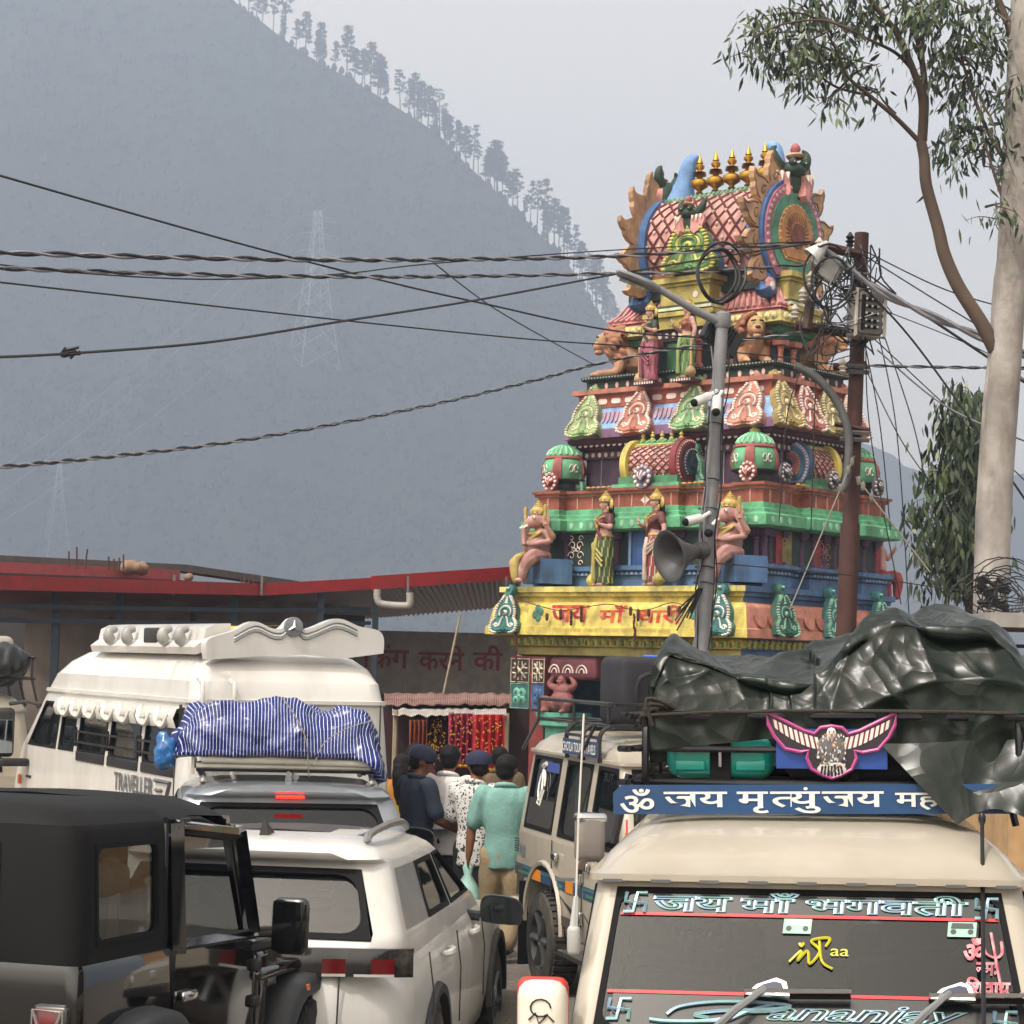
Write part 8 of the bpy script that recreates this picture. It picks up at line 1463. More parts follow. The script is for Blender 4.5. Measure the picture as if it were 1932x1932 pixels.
# upper slab roof with rebar and rubble behind
ub = empty('concrete_roof', label='flat concrete roof with starter bars and a red edge, above the shed', cat='building'); a, b, c = P(-220, 1050, 36), P(340, 1075, 40), P(660, 1112, 43)
strip3([a + Vector((0, .8, .16)), b + Vector((0, .8, .14)), c + Vector((0, 1, .04))], .14, .5, mat('weathered_slab', '#4f4a45', rough=.9, dirt=.4), 'slab', ub); strip3([a, b], .2, .5, mat('faded_red_edge', '#8a3a3c', rough=.7, dirt=.4), 'red_edge', ub); strip3([a - Vector((0, 0, .2)), b - Vector((0, 0, .2)), c - Vector((0, 0, .1))], .9, .4, DKS, 'wall', ub)
for u, v0, v1, Y in ((130, 1040, 1062, 38), (145, 1032, 1066, 38), (160, 1036, 1066, 38.3), (205, 1050, 1068, 38.6), (215, 1054, 1070, 38.6), (225, 1052, 1070, 38.6), (233, 1046, 1070, 38.6), (455, 1090, 1102, 41), (462, 1086, 1102, 41), (470, 1090, 1103, 41), (478, 1088, 1104, 41)):
    mb = MB(); p, q = P(u, v1 + 8, Y), P(u + (5 if u == 160 else 0), v0, Y); mb.tube([p, p.lerp(q, .7), q], .016, 4); mb.build('starter_bar', [mat('rusty_rebar', '#4a3027', rough=.9)], ub)
for u, v, r in ((247, 1066, .22), (262, 1068, .2), (355, 1085, .12)): mb = MB(); mb.ell(P(u, v + 4, 39), (r, r, r * .7), 8, 6); tag(fuse(mb, 'boulder', mat('pale_stone', '#7d6450', rough=.9), None, .05, 1, .05, 6), 'round brown stone on the flat roof edge above the shed' if u == 247 else 'second brown stone touching it on the flat roof edge' if u == 262 else 'small pale stone further right on the flat roof', 'stone')
# drain pipe
mb = MB(); mb.tube(spline([P(712, 1112, 37.4), P(712, 1130, 37.4), P(722, 1140, 37.4), P(765, 1143, 37.4), P(773, 1138, 37.4), P(773, 1118, 37.4)], 5), .068, 8); tag(mb.build('drain_pipe', [mat('grey_pvc', '#8f8a83', rough=.5)], smooth=60), 'grey bent drain pipe hanging below the red roof edge', 'pipe')
mb = MB(); mb.tube([P(868, 1160, 33), P(836, 1310, 33)], .02, 5); tag(mb.build('bamboo_pole', [mat('bamboo', '#8a7d66', rough=.8)]), 'thin leaning pole in front of the lettered wall', 'pole')
# stalls with corrugated roofs and hanging cloth
st = empty('market_stall', label='stall with rusty corrugated sheet roof and dark interior, between the van and the gate', cat='stall')
for v0, v1, u0, u1, Y, m_, nm in ((1308, 1330, 725, 965, 25.5, mat('rusty_corrugated', '#5e3a30', rough=.85, col2='#86665c', vscale=1.5, dirt=.5), 'rusty_roof_sheet'), (1330, 1350, 740, 955, 24.2, mat('pale_corrugated', '#a39c95', rough=.6, dirt=.4), 'pale_roof_sheet')):
    mb = MB(); n = 300; V = []
    for j, (v_, y_) in enumerate(((v0, Y + 2.2), (v1, Y))):
        for i in range(n + 1): p = P(u0 + (u1 - u0) * i / n, v_, y_); V.append(p + Vector((0, 0, (.005 * math.sin(i * 1.2)) + .04 * noise.noise(Vector((i * .05, j * 3, u0))))))
    mb.add(V, [(i, i + 1, n + 2 + i, n + 1 + i) for i in range(n)]); mb.build(nm, [m_], st)
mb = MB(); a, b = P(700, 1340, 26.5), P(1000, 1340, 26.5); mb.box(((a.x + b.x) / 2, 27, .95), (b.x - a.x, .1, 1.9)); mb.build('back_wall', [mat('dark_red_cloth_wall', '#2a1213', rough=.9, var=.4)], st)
for u in (745, 850, 955): p = P(u, 1400, 24.4); mb = MB(); mb.tube([(p.x, p.y, 0), (p.x, p.y, 1.9)], .03, 6); mb.build('stall_post', [mat('bamboo', '#8a7d66')], st)
def hang(u0, u1, v0, v1, Y, m, label, nm='hanging_cloth', gold=True):
    mb = MB(); n = 30
    for th in (0,): mb.loft([[P(u0 + (u1 - u0) * i / n, v, Y) + Vector((0, .05 * math.sin(i * .9 + v * .02), 0)) for i in range(n + 1)] for v in [v0 + (v1 - v0) * j / 6 for j in range(7)]], closed=False)
    rg = random.Random(u0)
    if gold:
        for _ in range(90): p = P(rg.uniform(u0 + 2, u1 - 2), rg.uniform(v0 + 4, v1 - 2), Y - .09); mb.ell(p, (.009, .006, .009), 5, 3, 1)
        mb.tube([P(u0 + (u1 - u0) * i / n, v1, Y) + Vector((0, .05 * math.sin(i * .9 + v1 * .02), 0)) for i in range(n + 1)], .02, 4, 1)
    tag(mb.build(nm, [m, mat('gold_trim', '#b5852a', rough=.5)], smooth=60), label, 'cloth', 'cloths hanging at the stall')
hang(846, 893, 1346, 1445, 23.4, mat('magenta_cloth', '#8c1740', rough=.8, var=.2), 'magenta cloth with gold spots hanging at the stall, left of the red one')
hang(893, 952, 1348, 1452, 23.2, mat('crimson_cloth', '#a3121c', rough=.8, var=.25), 'crimson cloth with gold spots hanging beside the gate pillar')
hang(772, 806, 1358, 1425, 24.0, mat('rust_cloth', '#7d3a1d', rough=.8), 'rust orange cloth hanging deep in the stall', gold=False)
hang(800, 842, 1352, 1430, 24.4, mat('dark_maroon_cloth', '#3f1014', rough=.8), 'dark maroon cloth hanging in the shade of the stall')
for i, (u, c) in enumerate(((760, '#b04a1f'), (815, '#4b7a34'), (905, '#a8322a'), (860, '#8a6a2c'))):
    p = P(u, 1690, 21.5 + i * .3); mb = MB(); mb.rbox((p.x, p.y, .3), (.5, .4, .6), .06); mb.rbox((p.x, p.y, .66), (.44, .34, .14), .05, m=1); tag(mb.build('goods_box', [mat('goods_%d' % i, c, rough=.8, var=.3), mat('goods_top_%d' % i, '#5c5141', rough=.8)], smooth=50), ('orange', 'green', 'red', 'brown')[i] + ' box of goods on the ground among the people by the stall', 'box', 'goods by the stall')
# house at the right edge
hs_ = empty('house', label='tan house corner with a railing at the right edge behind the tarpaulin', cat='house'); p = P(1905, 1230, 20); mb = MB(); mb.box((p.x + 1.5, p.y + 1, 1.35), (3.0, 2.0, 2.7)); mb.build('wall', [mat('tan_plaster', '#a8875f', rough=.85, dirt=.3)], hs_); z = P(1900, 1190, 20).z; mb = MB(); mb.box((p.x + 1.4, p.y + .9, z + .1), (3.3, 2.3, .14)); mb.build('roof', [mat('grey_slab', '#8b8781', rough=.9)], hs_)
mb = MB(); z0 = P(1900, 1225, 20).z
for k in range(14): mb.tube([(p.x + .05 + .1 * k, p.y - .05, z0 - .3), (p.x + .05 + .1 * k, p.y - .05, z0 + .02)], .008, 4)
mb.tube([(p.x - .02, p.y - .05, z0 + .03), (p.x + 1.4, p.y - .05, z0 + .03)], .02, 5); mb.build('railing', [STEEL], hs_)

# ---------------------------------------------------------------- utility pole with its clutter
YP = 24.0; RUST = mat('rusty_steel', '#43241d', rough=.75, var=.25, vscale=4, dirt=.3, dirtcol='#2a1815', bump=.1); CBL = mat('black_cable', '#141416', rough=.6, var=0); GCB = mat('grey_cable', '#77767a', rough=.5, var=.1); POR = mat('porcelain', '#b7b0a4', rough=.3)
up_ = empty('utility_pole', label='rusty steel utility pole with cross arms, junction box and tangled cables', cat='utility pole')
pb, pt_ = P(1588, 1400, YP), P(1626, 440, YP); dd = (pt_ - pb).normalized(); base = pb - dd * (pb.z / dd.z); mb = MB(); mb.tube([base, base.lerp(pt_, .55)], [.135, .115], 12); mb.tube([base.lerp(pt_, .55), pt_], [.095, .085], 12); mb.build('pole_shaft', [RUST], up_, smooth=50)
def bx3(a, b, w, m, name, par): mb = MB(); mb.tube([a, b], w, 4); return mb.build(name, [m], par)
bx3(P(1530, 459, YP - .1), P(1622, 481, YP - .1), .06, RUST, 'cross_arm', up_); bx3(P(1500, 614, YP - .1), P(1618, 630, YP - .1), .06, RUST, 'cross_arm', up_); bx3(P(1522, 620, YP - .15), P(1541, 475, YP - .15), .06, mat('weathered_channel', '#5b4a40', rough=.8), 'upright_channel', up_); bx3(P(1572, 692, YP - .1), P(1635, 688, YP - .1), .045, RUST, 'short_arm', up_); bx3(P(1575, 800, YP - .12), P(1640, 812, YP - .12), .03, RUST, 'short_arm', up_)
for u, v, ax in ((1530, 526, 0), (1515, 556, 0), (1500, 588, 0), (1604, 452, 1), (1560, 590, 0), (1546, 462, 1), (1590, 690, 1)):
    mb = MB(); p = P(u, v, YP - .25); mb.lathe([(.02, -.10), (.05, -.07), (.03, -.05), (.06, -.02), (.03, 0), (.055, .03), (.03, .06), (.01, .09)], p, 10); mb.build('insulator', [POR if u != 1604 else STEEL], up_, smooth=60)
jb = empty('junction_box'); jb.parent = up_; c = P(1640, 592, YP - .35); mb = MB(); mb.M = Matrix.Translation(c) @ Matrix.Rotation(.25, 4, 'Z') @ Matrix.Rotation(.03, 4, 'Y') @ Matrix.Scale(1.2, 4); mb.rbox((0, .12, 0), (.30, .22, .46), .04, m=0)
mb.prism([(x, y) for x, y in rrect(.16, .24, .05)], 0, 0.001, 0) if 0 else None
mb.rbox((0, -.02, 0), (.26, .06, .42), .03, m=1)
for z in (.13, .06, -.01, -.08, -.14): mb.tube([(-.07, -.06, z), (.07, -.06, z)], .016, 5, 2); [mb.ell((x, -.07, z), .018, 5, 4, 3) for x in (-.06, 0, .06)]
mb.tube([(-.09, -.06, .17), (-.09, -.06, -.17)], .02, 5, 2); mb.tube([(x * .15, -.035, z * .23) for x, z in ((-1, -1), (1, -1), (1, 1), (-1, 1))], .022, 6, 0, closed=True)
for k in range(5): mb.ell((.165, .06, -.16 + .08 * k), (.012, .03, .02), 5, 4, 2)
mb.build('box_shell', [mat('aged_grey_plastic', '#b3aea4', rough=.6, dirt=.3), mat('box_inside', '#6f6a62', rough=.8), BLK if 0 else RUB, ALU], jb, smooth=40)
mb = MB(); c = P(1566, 512, YP - .3); mb.M = Matrix.Translation(c) @ Matrix.Rotation(.5, 4, 'Y'); mb.rbox((0, 0, 0), (.24, .14, .26), .03); mb.build('meter_box', [mat('grey_meter', '#8d8b87', rough=.5)], up_, smooth=50); mb = MB(); c = P(1550, 468, YP - .4); mb.M = Matrix.Translation(c) @ Matrix.Rotation(.8, 4, 'Y'); mb.loft([[Vector((r * math.cos(a), r * math.sin(a), z)) for a in [i * .785 for i in range(8)]] for r, z in ((.03, .1), (.07, 0), (.13, -.16))]); mb.build('white_shade', [mat('white_enamel', '#c9c9c6', rough=.4)], up_, smooth=50)
mb = MB(); mb.tube(spline([P(1500, 690, YP - .2), P(1540, 712, YP - .2), P(1580, 760, YP - .2), P(1601, 820, YP - .2), P(1598, 900, YP - .2), P(1590, 925, YP - .2)], 5), .05, 8); mb.build('bracket_arm', [mat('galv_dull', '#4f4e4d', rough=.6)], up_, smooth=60)
mb = MB()
for v in (815, 828, 690, 700): mb.tube([P(1585, v, YP - .15), P(1640, v + 3, YP - .15)], .03, 5)
mb.build('pole_clamp', [mat('galv_dull', '#6b6a68')], up_)
mb = MB()
for (cu, cv, r) in ((1563, 520, .36), (1570, 535, .30), (1356, 520, .27), (1352, 518, .25), (1362, 514, .30)):
    c = P(cu, cv, YP - (.45 if cu > 1500 else 3.6)); mb.tube([c + Vector((r * .80 * math.cos(a), .05 * math.sin(a * 3), r * 1.0 * math.sin(a))) for a in [2 * math.pi * i / 28 for i in range(28)]], .014, 5, closed=True)
mb.build('cable_coil', [CBL], up_, smooth=60)
rg = random.Random(9); mb = MB()
for _ in range(46):
    a = P(rg.uniform(1530, 1665), rg.uniform(455, 700), YP - rg.uniform(.1, .5)); b = P(rg.uniform(1535, 1660), rg.uniform(460, 705), YP - rg.uniform(.1, .5)); m_ = a.lerp(b, .5) + Vector((rg.uniform(-.35, .35), 0, -rg.uniform(.05, .45))); mb.tube(spline([a, a.lerp(m_, .5) + Vector((rg.uniform(-.1, .1), 0, -.06)), m_, b], 5), rg.uniform(.006, .012), 4, rg.choice([0, 0, 1]))
mb.build('tangled_cables', [CBL, GCB], up_)
gi = MB()
for u0, v0, u1, v1 in ((1612, 860, 1490, 1150), (1615, 900, 1755, 1080)): a, b = P(u0, v0, YP - .2), P(u1, v1, YP - 1); gi.tube([a, b], .009, 5); [gi.ell(a.lerp(b, t), (.03, .03, .06), 6, 5) for t in (.04, .1, .22)]
gi.build('stay_wire', [mat('stay_grey', '#6b655c', rough=.6)], up_)

# ---------------------------------------------------------------- lamp post with horn, cameras, floodlight
YL = 20.0; GRY = mat('grey_painted_post', '#77777a', rough=.5, var=.12, dirt=.4, dirtcol='#5a564f'); lp = empty('lamp_post', label='grey lamp post with angled arm, horn loudspeaker and cameras in front of the tower', cat='street lamp')
a, b = P(1322, 1250, YL), P(1363, 600, YL); dd = (b - a).normalized(); base = a - dd * (a.z / dd.z); mb = MB(); mb.tube([base, base.lerp(b, .5), b], [.082, .074, .062], 12); mb.lathe([(.07, 0), (.085, .03), (.085, .14), (.02, .17)], b - Vector((0, 0, .1)), 12); mb.build('post', [GRY], lp, smooth=50)
mb = MB(); mb.tube([P(1368, 612, YL), P(1310, 585, YL - .1), P(1240, 543, YL - .2)], [.05, .042, .036], 8); mb.build('arm', [GRY], lp, smooth=50)
mb = MB(); p, q = P(1244, 546, YL - .2), P(1162, 513, YL - .35); d = (q - p).normalized(); sd = Vector((0, 1, 0)); upv = d.cross(sd).normalized(); upv = upv if upv.z > 0 else -upv
mb.loft([[p.lerp(q, t) + sd * (w_ * math.cos(a_)) + upv * (h_ * math.sin(a_)) for a_ in [i * math.pi / 6 for i in range(12)]] for t, w_, h_ in ((-.02, .03, .03), (.06, .045, .04), (.2, .11, .05), (.7, .13, .045), (.95, .10, .03), (1.0, .04, .015))], cap=True); mb.build('lamp_head', [GRY], lp, smooth=60)
mb = MB(); mb.loft([[p.lerp(q, t) + sd * w_ - upv * .052 for w_ in (-.08, .08)] for t in (.3, .88)], closed=False); mb.build('lamp_glass', [mat('lamp_lens', '#c9ccd0')], lp)
hn = empty('horn_loudspeaker'); hn.parent = lp; c = P(1325, 1038, YL - .1); e = P(1262, 1050, YL - .30); d = (e - c).normalized(); s1 = d.orthogonal().normalized(); s2 = d.cross(s1); L_ = (e - c).length
mb = MB(); mb.loft([[c + d * (L_ * t) + (s1 * math.cos(a_) + s2 * math.sin(a_)) * r for a_ in [i * math.pi / 12 for i in range(24)]] for t, r in ((-.12, .03), (-.1, .08), (.12, .085), (.15, .06), (.3, .075), (.55, .12), (.8, .19), (.95, .235), (1.0, .26), (1.01, .25), (.93, .2), (.6, .1), (.4, .05))]); mb.build('horn_bell', [mat('dark_grey_horn', '#3d3c3b', rough=.5, var=.1)], hn, smooth=60); mb = MB(); mb.lathe([(.06, 0), (.045, .06), (.01, .09)], c + d * L_ * .45, 10); mb.build('horn_core', [STEEL], hn, smooth=60)
def cam3(u, v, tu, tv, tY, mcol, nm='security_camera'):
    r = empty(nm); r.parent = lp; c = P(u, v, YL - .15); e = P(tu, tv, YL - tY); d = (e - c).normalized(); s1 = Vector((0, 0, 1)).cross(d).normalized(); s2 = d.cross(s1); Ln = (e - c).length
    mb = MB(); mb.loft([[c + d * (Ln * t) + (s1 * math.cos(a_) + s2 * math.sin(a_)) * r_ for a_ in [i * math.pi / 6 for i in range(12)]] for t, r_ in ((0, .03), (.02, .048), (.8, .05), (.97, .046))], cap=True); mb.build('camera_body', [mcol], r, smooth=50); mb = MB(); mb.ell(e, .04, 8, 6); mb.build('lens', [RUB], r, smooth=60); mb = MB(); mb.tube([c, c - d * .05 + Vector((.05, .05, .05)), P(1345, v - 4, YL)], .02, 6); mb.build('bracket', [WT], r)
WPL = mat('white_plastic', '#b9b7b2', rough=.4); cam3(1337, 748, 1310, 760, .3, WPL); cam3(1353, 752, 1351, 778, .35, WPL); cam3(1322, 978, 1294, 985, .25, WPL); cam3(1340, 996, 1337, 1006, .25, mat('dark_camera', '#3a3a3c', rough=.4))
fl = empty('floodlight'); fl.parent = lp; c = P(1372, 644, YL + .16); mb = MB(); mb.M = Matrix.Translation(c) @ Matrix.Rotation(.45, 4, 'Z') @ Matrix.Rotation(.5, 4, 'Y'); mb.rbox((-.08, 0, 0), (.42, .1, .27), .02); [mb.box((-.26 + .035 * k, -.06, 0), (.008, .03, .28)) for k in range(9)]; mb.build('finned_body', [mat('black_aluminium', '#151517', rough=.45)], fl)
mb = MB(); rg = random.Random(4)
for k in range(5):
    x0 = rg.choice([-.075, .075]); pts = []
    for i in range(9): t = i / 8; q = base.lerp(b, .45 + .5 * t * (1 if k % 2 else .8)); pts.append(q + Vector((x0 + rg.uniform(-.03, .03), -.10 + rg.uniform(-.02, .02), 0)))
    mb.tube(spline(pts, 3), .007, 4, k % 3 == 0)
for k in range(8): a_ = P(1325 + rg.uniform(-8, 8), 1110, YL - .1); mb.tube([a_, a_ + Vector((-.14 + rg.uniform(-.1, .05), -.03, -.22 - rg.uniform(0, .2)))], .008, 4)
for v in (800, 905, 960, 1070, 1100): q = P(1352 - (v - 700) * .06, v, YL); mb.tube([q + Vector((.1 * math.cos(t), .1 * math.sin(t), .01 * math.sin(3 * t))) for t in [i * .63 for i in range(10)]], .006, 4, closed=True)
mb.build('taped_cables', [CBL, GCB], lp)

# ---------------------------------------------------------------- overhead cables
def cable(label, pts, r=.012, m=CBL, twist=0, grp='overhead cables', Ys=None):
    """pts: (u, v, Y) points the cable hangs through"""
    q = spline([P(*p) for p in pts], 14); mb = MB()
    if twist:
        for ph in range(2):
            W = []
            acc = 0
            Q = spline([P(*p) for p in pts], 60)
            for i, p in enumerate(Q):
                if i: acc += (p - Q[i - 1]).length
                a = acc * twist + ph * math.pi; W.append(p + Vector((0, math.cos(a), math.sin(a))) * r * 1.1)
            mb.tube(W, r, 4, ph)
    else: mb.tube(q, r, 4)
    return tag(mb.build('overhead_cable', [m, GCB if twist else m], smooth=60), label, 'cable', grp)
cable('thick twisted cable running level across the hillside, upper of the two', [(-60, 475, 16), (300, 485, 17.5), (600, 490, 19), (900, 489, 21), (1190, 482, 23), (1530, 458, 24)], .013, twist=9)
cable('second twisted cable just below the thick level one', [(-60, 504, 16), (300, 516, 17.5), (620, 522, 19), (900, 521, 21), (1170, 516, 22.5), (1330, 512, 23), (1520, 500, 24)], .011, twist=11)
cable('thin cable sagging between the two twisted ones', [(-60, 492, 16), (150, 515, 17), (400, 527, 18), (640, 517, 19.5), (820, 497, 21), (1190, 470, 23), (1540, 455, 24)], .007)
cable('thin straight cable falling gently from the left to the lion', [(-60, 526, 16), (300, 566, 17.5), (700, 610, 20), (1000, 640, 22), (1190, 653, 23), (1420, 668, 24), (1590, 690, 24)], .008)
cable('long cable climbing from the lower left with a tied knot', [(-60, 676, 15), (130, 667, 16), (400, 645, 17), (640, 607, 18.5), (900, 566, 20.5), (1180, 514, 22.5), (1400, 478, 23.5), (1540, 458, 24)], .011)
cable('diagonal cable falling from the upper left edge', [(-60, 314, 15), (240, 400, 17), (480, 467, 18.5), (700, 524, 20), (900, 570, 21), (1190, 628, 23), (1500, 640, 24)], .010)
cable('short steep cable dropping to the lion ledge', [(818, 496, 21), (930, 580, 24), (1060, 655, 28), (1125, 690, 33)], .009)
cable('wavy twisted cable climbing from the left edge to the dark ledge', [(-60, 887, 15), (250, 857, 17), (500, 824, 18.5), (800, 767, 20.5), (1000, 720, 22), (1130, 686, 23), (1290, 655, 23.6), (1420, 640, 24), (1560, 620, 24)], .010, twist=16)
mb = MB(); c = P(133, 667, 16); [mb.tube([c + Vector((rg.uniform(-.08, .08), 0, rg.uniform(-.03, .03))), c + Vector((rg.uniform(-.08, .08), 0, rg.uniform(-.05, .06)))], .012, 4) for _ in range(9)]; tag(mb.build('wire_knot', [CBL]), 'frayed knot on the long climbing cable at the left', 'knot')
RT = [((1625, 470), (1780, 545), (1932, 590), .008, 0, 'thin cable from the pole top falling right to the tree, upper'), ((1628, 480), (1780, 575), (1990, 700), .008, 0, 'thin cable from the pole top falling right, second'), ((1550, 465), (1680, 560), (1960, 680), .026, 5, 'thick bunched grey cable sweeping from the cross arm to the tree'), ((1590, 500), (1760, 605), (1990, 760), .016, 0, 'black cable sweeping right below the bunched one'), ((1640, 690), (1790, 693), (1960, 695), .010, 14, 'wavy twisted cable running level right from the pole'), ((1560, 480), (1720, 640), (1960, 980), .012, 0, 'black cable curving steeply down to the right'), ((1655, 660), (1790, 770), (1980, 850), .010, 0, 'pale cable curving right past the small tree'), ((1650, 640), (1800, 780), (1990, 960), .007, 0, 'thin cable falling right behind the small tree'), ((1600, 560), (1850, 660), (1960, 740), .006, 0, 'fine cable falling right from the junction box')]
for (a, b, c, r, tw, lb) in RT: cable(lb, [a + (YP - .3,), b + (YP - .6,), c + (YP - 1.5,)], r, GCB if 'grey' in lb or 'pale' in lb else CBL, tw)
DR = [((1635, 560), (1640, 800), (1700, 1140)), ((1640, 560), (1690, 800), (1715, 1160)), ((1650, 580), (1720, 790), (1745, 905)), ((1635, 700), (1700, 830), (1770, 930)), ((1632, 650), (1660, 800), (1680, 1000)), ((1560, 600), (1490, 760), (1470, 985)), ((1580, 540), (1545, 640), (1530, 1000))]
for i, (a, b, c) in enumerate(DR): cable('thin drop wire hanging from the utility pole, ' + ('reaching the blue ledge', 'longest on the right', 'toward the small tree', 'crossing the hill', 'near the pole', 'over the small barrel roof', 'over the green cornice')[i], [a + (YP - .3,), b + (YP - .2,), c + (YP - .2,)], .007, CBL, 0, 'drop wires of the utility pole')
cable('fine wire crossing the blue plinth from the lamp post to the tree', [(1345, 1062, 20), (1600, 1085, 22), (1800, 1113, 22), (1960, 1135, 22)], .006)

# ---------------------------------------------------------------- gum trees
GB = mat('gum_bark', '#7d766f', rough=.85, col2='#a09a93', vscale=2.2, var=.2, bump=.5, bscale=14, dirt=.75, dirtcol='#4b423b', dscale=2.6); GB2 = mat('brown_gum_bark', '#3f3128', rough=.9, col2='#57473b', vscale=1.5, bump=.15)
LFS = [mat('gum_leaf_a', '#37472b', rough=.45, var=.3, vscale=2, spec=.6), mat('gum_leaf_b', '#55633c', rough=.45, var=.3, vscale=2, spec=.6), mat('gum_leaf_c', '#1e2a1c', rough=.5, var=.3)]
def leaf(mb, p, d, L, W, m):
    d = d.normalized(); s = d.orthogonal().normalized(); s = (Matrix.Rotation(rg.uniform(0, 6.28), 3, d) @ s); n = s.cross(d); bend = n * L * rg.uniform(-.25, .25)
    mb.add([p, p + d * L * .35 + s * W + bend * .4, p + d * L * .7 + s * W * .7 + bend * .8, p + d * L + bend, p + d * L * .7 - s * W * .7 + bend * .8, p + d * L * .35 - s * W + bend * .4], [(0, 1, 2, 3, 4, 5)], m)
def spray(leaves, twigs, a, b, n, droop=.5, L=.15, spread=.30, r0=.018):
    """leafy twig from a to b"""
    a, b = Vector(a), Vector(b); m_ = a.lerp(b, .5) + Vector((rg.uniform(-.1, .1), rg.uniform(-.1, .1), rg.uniform(0, .15))) * (b - a).length; path = spline([a, m_, b], 6); twigs.tube(path, [r0 * (1 - .8 * i / (len(path) - 1)) for i in range(len(path))], 5)
    for _ in range(n):
        t = rg.random() ** .7; p = path[min(int(t * len(path)), len(path) - 1)]; d = Vector((rg.gauss(0, .45), rg.gauss(0, .45), rg.gauss(-.55 - droop, .4))); q = p + Vector((rg.gauss(0, 1), rg.gauss(0, 1), rg.gauss(-.2, .8))) * spread * .5
        leaf(leaves, q, d, L * rg.uniform(.6, 1.3), L * .10 * rg.uniform(.8, 1.5), rg.choice([0, 0, 1, 2]))
YT = 22.5; tr = empty('gum_tree', label='tall gum tree with pale trunk at the right edge, airy leaves across the sky', cat='tree')
def pathP(L, Y, dY=0): return [P(u, v, Y + dY * i) for i, (u, v) in enumerate(L)]
mb = MB(); tp = pathP([(1858, 1420), (1868, 1170), (1881, 900), (1896, 700), (1910, 480), (1921, 250), (1934, 0), (1952, -300)], YT); b0 = tp[0].copy(); b0.z = -.1; path = spline([b0] + tp, 6); n_ = len(path); mb.tube(path, [.20 - .05 * i / n_ for i in range(n_)], 16); mb.tube(spline(pathP([(1852, 1180), (1860, 900), (1878, 650), (1888, 470)], YT + .1), 5), [.10, .10, .10, .10, .10, .09, .09, .09, .09, .08, .08, .07, .07, .06, .04, .02], 10); mb.build('trunk', [GB], tr, smooth=60)
def branch(L, r0, r1, Y=YT, dY=0.0, m=GB2, name='limb'): mb = MB(); p = spline(pathP(L, Y, dY), 6); mb.tube(p, [r0 + (r1 - r0) * i / (len(p) - 1) for i in range(len(p))], 9); return mb.build(name, [m], tr, smooth=60)
branch([(1878, 660), (1852, 610), (1808, 540), (1782, 480), (1770, 430), (1748, 350), (1744, 300), (1738, 268)], .085, .058)
branch([(1738, 272), (1740, 190), (1722, 130), (1690, 60), (1650, 10), (1610, -60)], .05, .022, dY=-.15); branch([(1742, 265), (1746, 180), (1735, 90), (1712, 20), (1690, -60)], .045, .022, dY=.1); branch([(1735, 268), (1690, 222), (1640, 180), (1600, 145), (1580, 100), (1560, 60)], .03, .010, dY=-.2); branch([(1740, 190), (1742, 110), (1738, 40), (1735, -40)], .02, .010); branch([(1720, 130), (1690, 100), (1640, 75), (1560, 40), (1480, 45), (1420, 70)], .022, .008, dY=-.25); branch([(1640, 180), (1580, 165), (1545, 140), (1520, 110)], .018, .006, dY=-.2); branch([(1930, 110), (1900, 40), (1872, -30)], .045, .04); branch([(1900, 390), (1880, 340), (1855, 260)], .03, .01); branch([(1895, 300), (1860, 240), (1820, 130), (1800, 40)], .028, .01)
lv, tw = MB(), MB()
SP = [((1560, 60), (1395, 70), 26), ((1580, 100), (1375, 108), 24), ((1560, 45), (1440, 30), 26), ((1600, 60), (1480, 15), 24), ((1600, 110), (1500, 130), 24), ((1560, 60), (1500, 100), 30), ((1620, 60), (1540, 20), 28), ((1590, 120), (1530, 160), 20), ((1660, 70), (1600, 20), 24), ((1680, 50), (1640, 0), 20), ((1700, 60), (1740, 10), 26), ((1735, 40), (1700, -10), 22), ((1740, 60), (1770, 20), 26), ((1735, 30), (1800, -10), 30), ((1735, -20), (1850, 30), 30), ((1800, 40), (1850, 90), 34), ((1800, 50), (1790, 130), 30), ((1820, 110), (1860, 170), 28), ((1830, 130), (1800, 180), 24), ((1840, 90), (1900, 60), 30), ((1855, 200), (1880, 260), 18), ((1860, 240), (1780, 270), 24), ((1860, 250), (1800, 235), 28), ((1870, 260), (1830, 300), 22), ((1880, 330), (1900, 270), 16), ((1640, 170), (1560, 190), 12), ((1600, 150), (1540, 200), 9), ((1690, 215), (1650, 160), 8), ((1860, 390), (1900, 385), 8), ((1895, 400), (1870, 420), 8), ((1610, 140), (1660, 120), 14), ((1570, 80), (1610, 130), 18), ((1900, 40), (1870, 0), 26), ((1910, 150), (1890, 200), 18), ((1560, 20), (1520, -20), 24), ((1470, 50), (1400, 95), 16), ((1540, 90), (1450, 110), 20), ((1850, 60), (1910, 120), 24), ((1780, 90), (1760, 150), 14), ((1650, 20), (1590, -20), 22), ((1520, 60), (1560, 120), 22)]
for (a, b, n_) in SP:
    A_, B2 = P(a[0], a[1], YT + rg.uniform(-.5, .3)), P(b[0], b[1], YT + rg.uniform(-.9, .7)); spray(lv, tw, A_, B2, int(n_ * 1.55), .35, .16, .20)
    for _ in range(2): c = A_.lerp(B2, rg.uniform(.4, .9)); spray(lv, tw, c, c + Vector((rg.uniform(-.45, .3), rg.uniform(-.3, .3), rg.uniform(-.35, .15))), int(n_ * .8), .5, .16, .18, .008)
tw.build('twigs', [GB2], tr); lv.build('crown', LFS, tr)
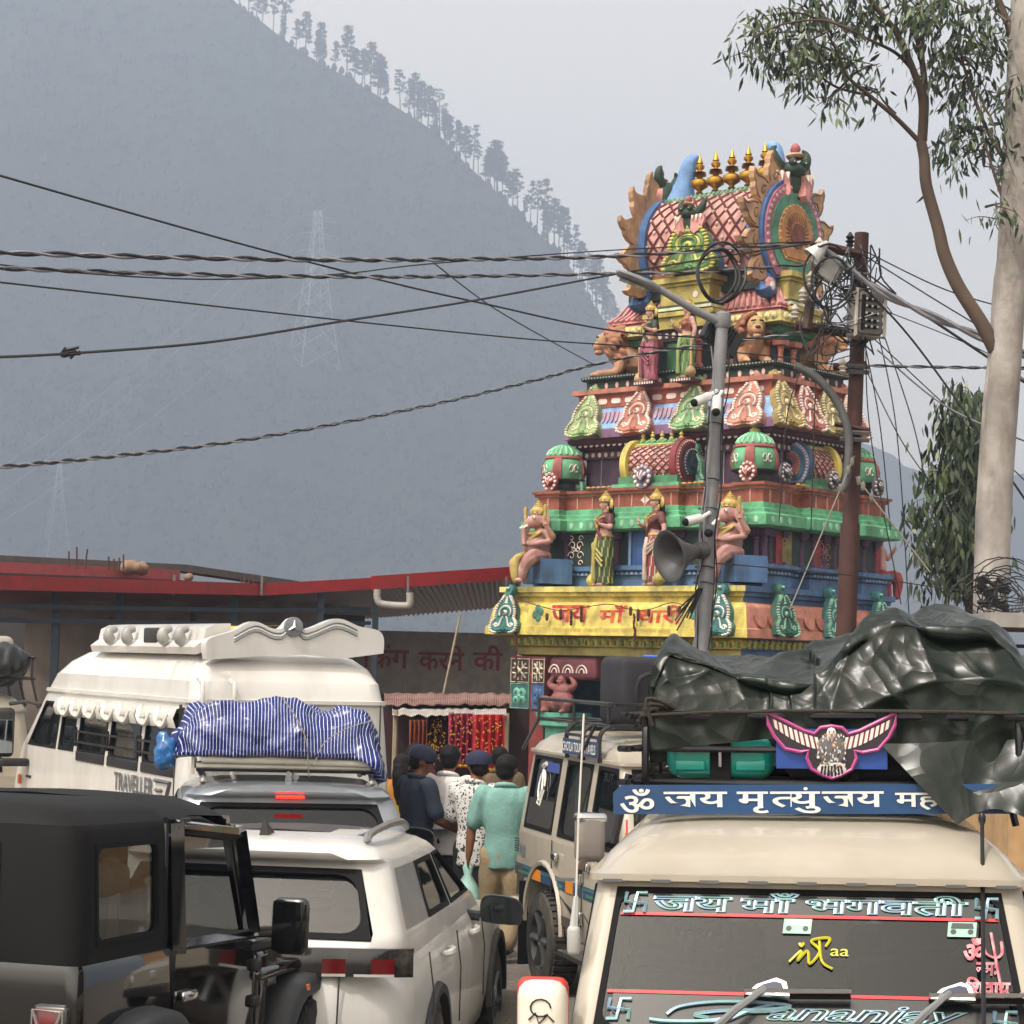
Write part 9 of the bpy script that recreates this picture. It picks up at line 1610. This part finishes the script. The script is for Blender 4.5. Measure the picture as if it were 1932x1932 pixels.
t2 = empty('gum_tree', label='smaller bushy gum tree with hanging leaves, left of the pale trunk', cat='tree'); mb = MB(); q = pathP([(1838, 1350), (1836, 1150), (1830, 950), (1822, 800), (1808, 730)], 26); q0 = q[0].copy(); q0.z = -.1; mb.tube(spline([q0] + q, 5), [.17 - .16 * i / 25 for i in range(26)], 9); mb.tube(pathP([(1838, 1150), (1828, 1100), (1832, 1040)], 25.8), [.10, .12, .05], 8); mb.build('trunk', [mat('red_brown_bark', '#4a2e20', rough=.9, bump=.2)], t2, smooth=60)
lv, tw = MB(), MB()
for k in range(120):
    v0 = rg.uniform(750, 1100); c_ = 1828 - (v0 - 900) * .01; hw = 25 + (v0 - 720) * .30 if v0 < 950 else 100 - (v0 - 950) * .12; u1 = c_ + rg.uniform(-1.15, .62) * hw; A_ = P(c_, v0, 26); B2 = P(u1, v0 + rg.uniform(-25, 45), 26 + rg.uniform(-1.2, 1.2)); spray(lv, tw, A_, B2, 30, .9, .21, .26, .01)
tw.build('twigs', [GB2], t2); lv.build('crown', LFS, t2)
cc = MB(); c0 = P(1862, 1122, 22)
for k in range(16): r = rg.uniform(.15, .42); c_ = c0 + Vector((rg.uniform(-.25, .3), -.2, rg.uniform(-.15, .15))); cc.tube([c_ + Vector((r * math.cos(t), .1 * math.sin(2 * t), r * .75 * math.sin(t))) for t in [i * .42 for i in range(15)]], .007, 4, closed=True)
for k in range(14): cc.tube([c0 + Vector((rg.uniform(-.2, .2), -.3, rg.uniform(-.2, .2))) for _ in range(3)], .022, 4)
tag(cc.build('cable_coil', [CBL]), 'messy coils of black cable hung on the pale tree trunk', 'cable coil')
# ================================================================== the hazy air
hz = MB(); hz.box((0, 770, 201), (4400, 1740, 436))
hm = bpy.data.materials.new('valley_haze'); hm.use_nodes = True; n = hm.node_tree.nodes; n.remove(n['Principled BSDF'])
pv = n.new('ShaderNodeVolumePrincipled'); pv.inputs['Color'].default_value = (0.64, 0.765, 1.0, 1); pv.inputs['Density'].default_value = 0.00098; pv.inputs['Anisotropy'].default_value = 0.2
hm.node_tree.links.new(pv.outputs[0], n['Material Output'].inputs['Volume'])
tag(hz.build('haze', hm), 'pale blue haze filling the valley', kind='stuff')
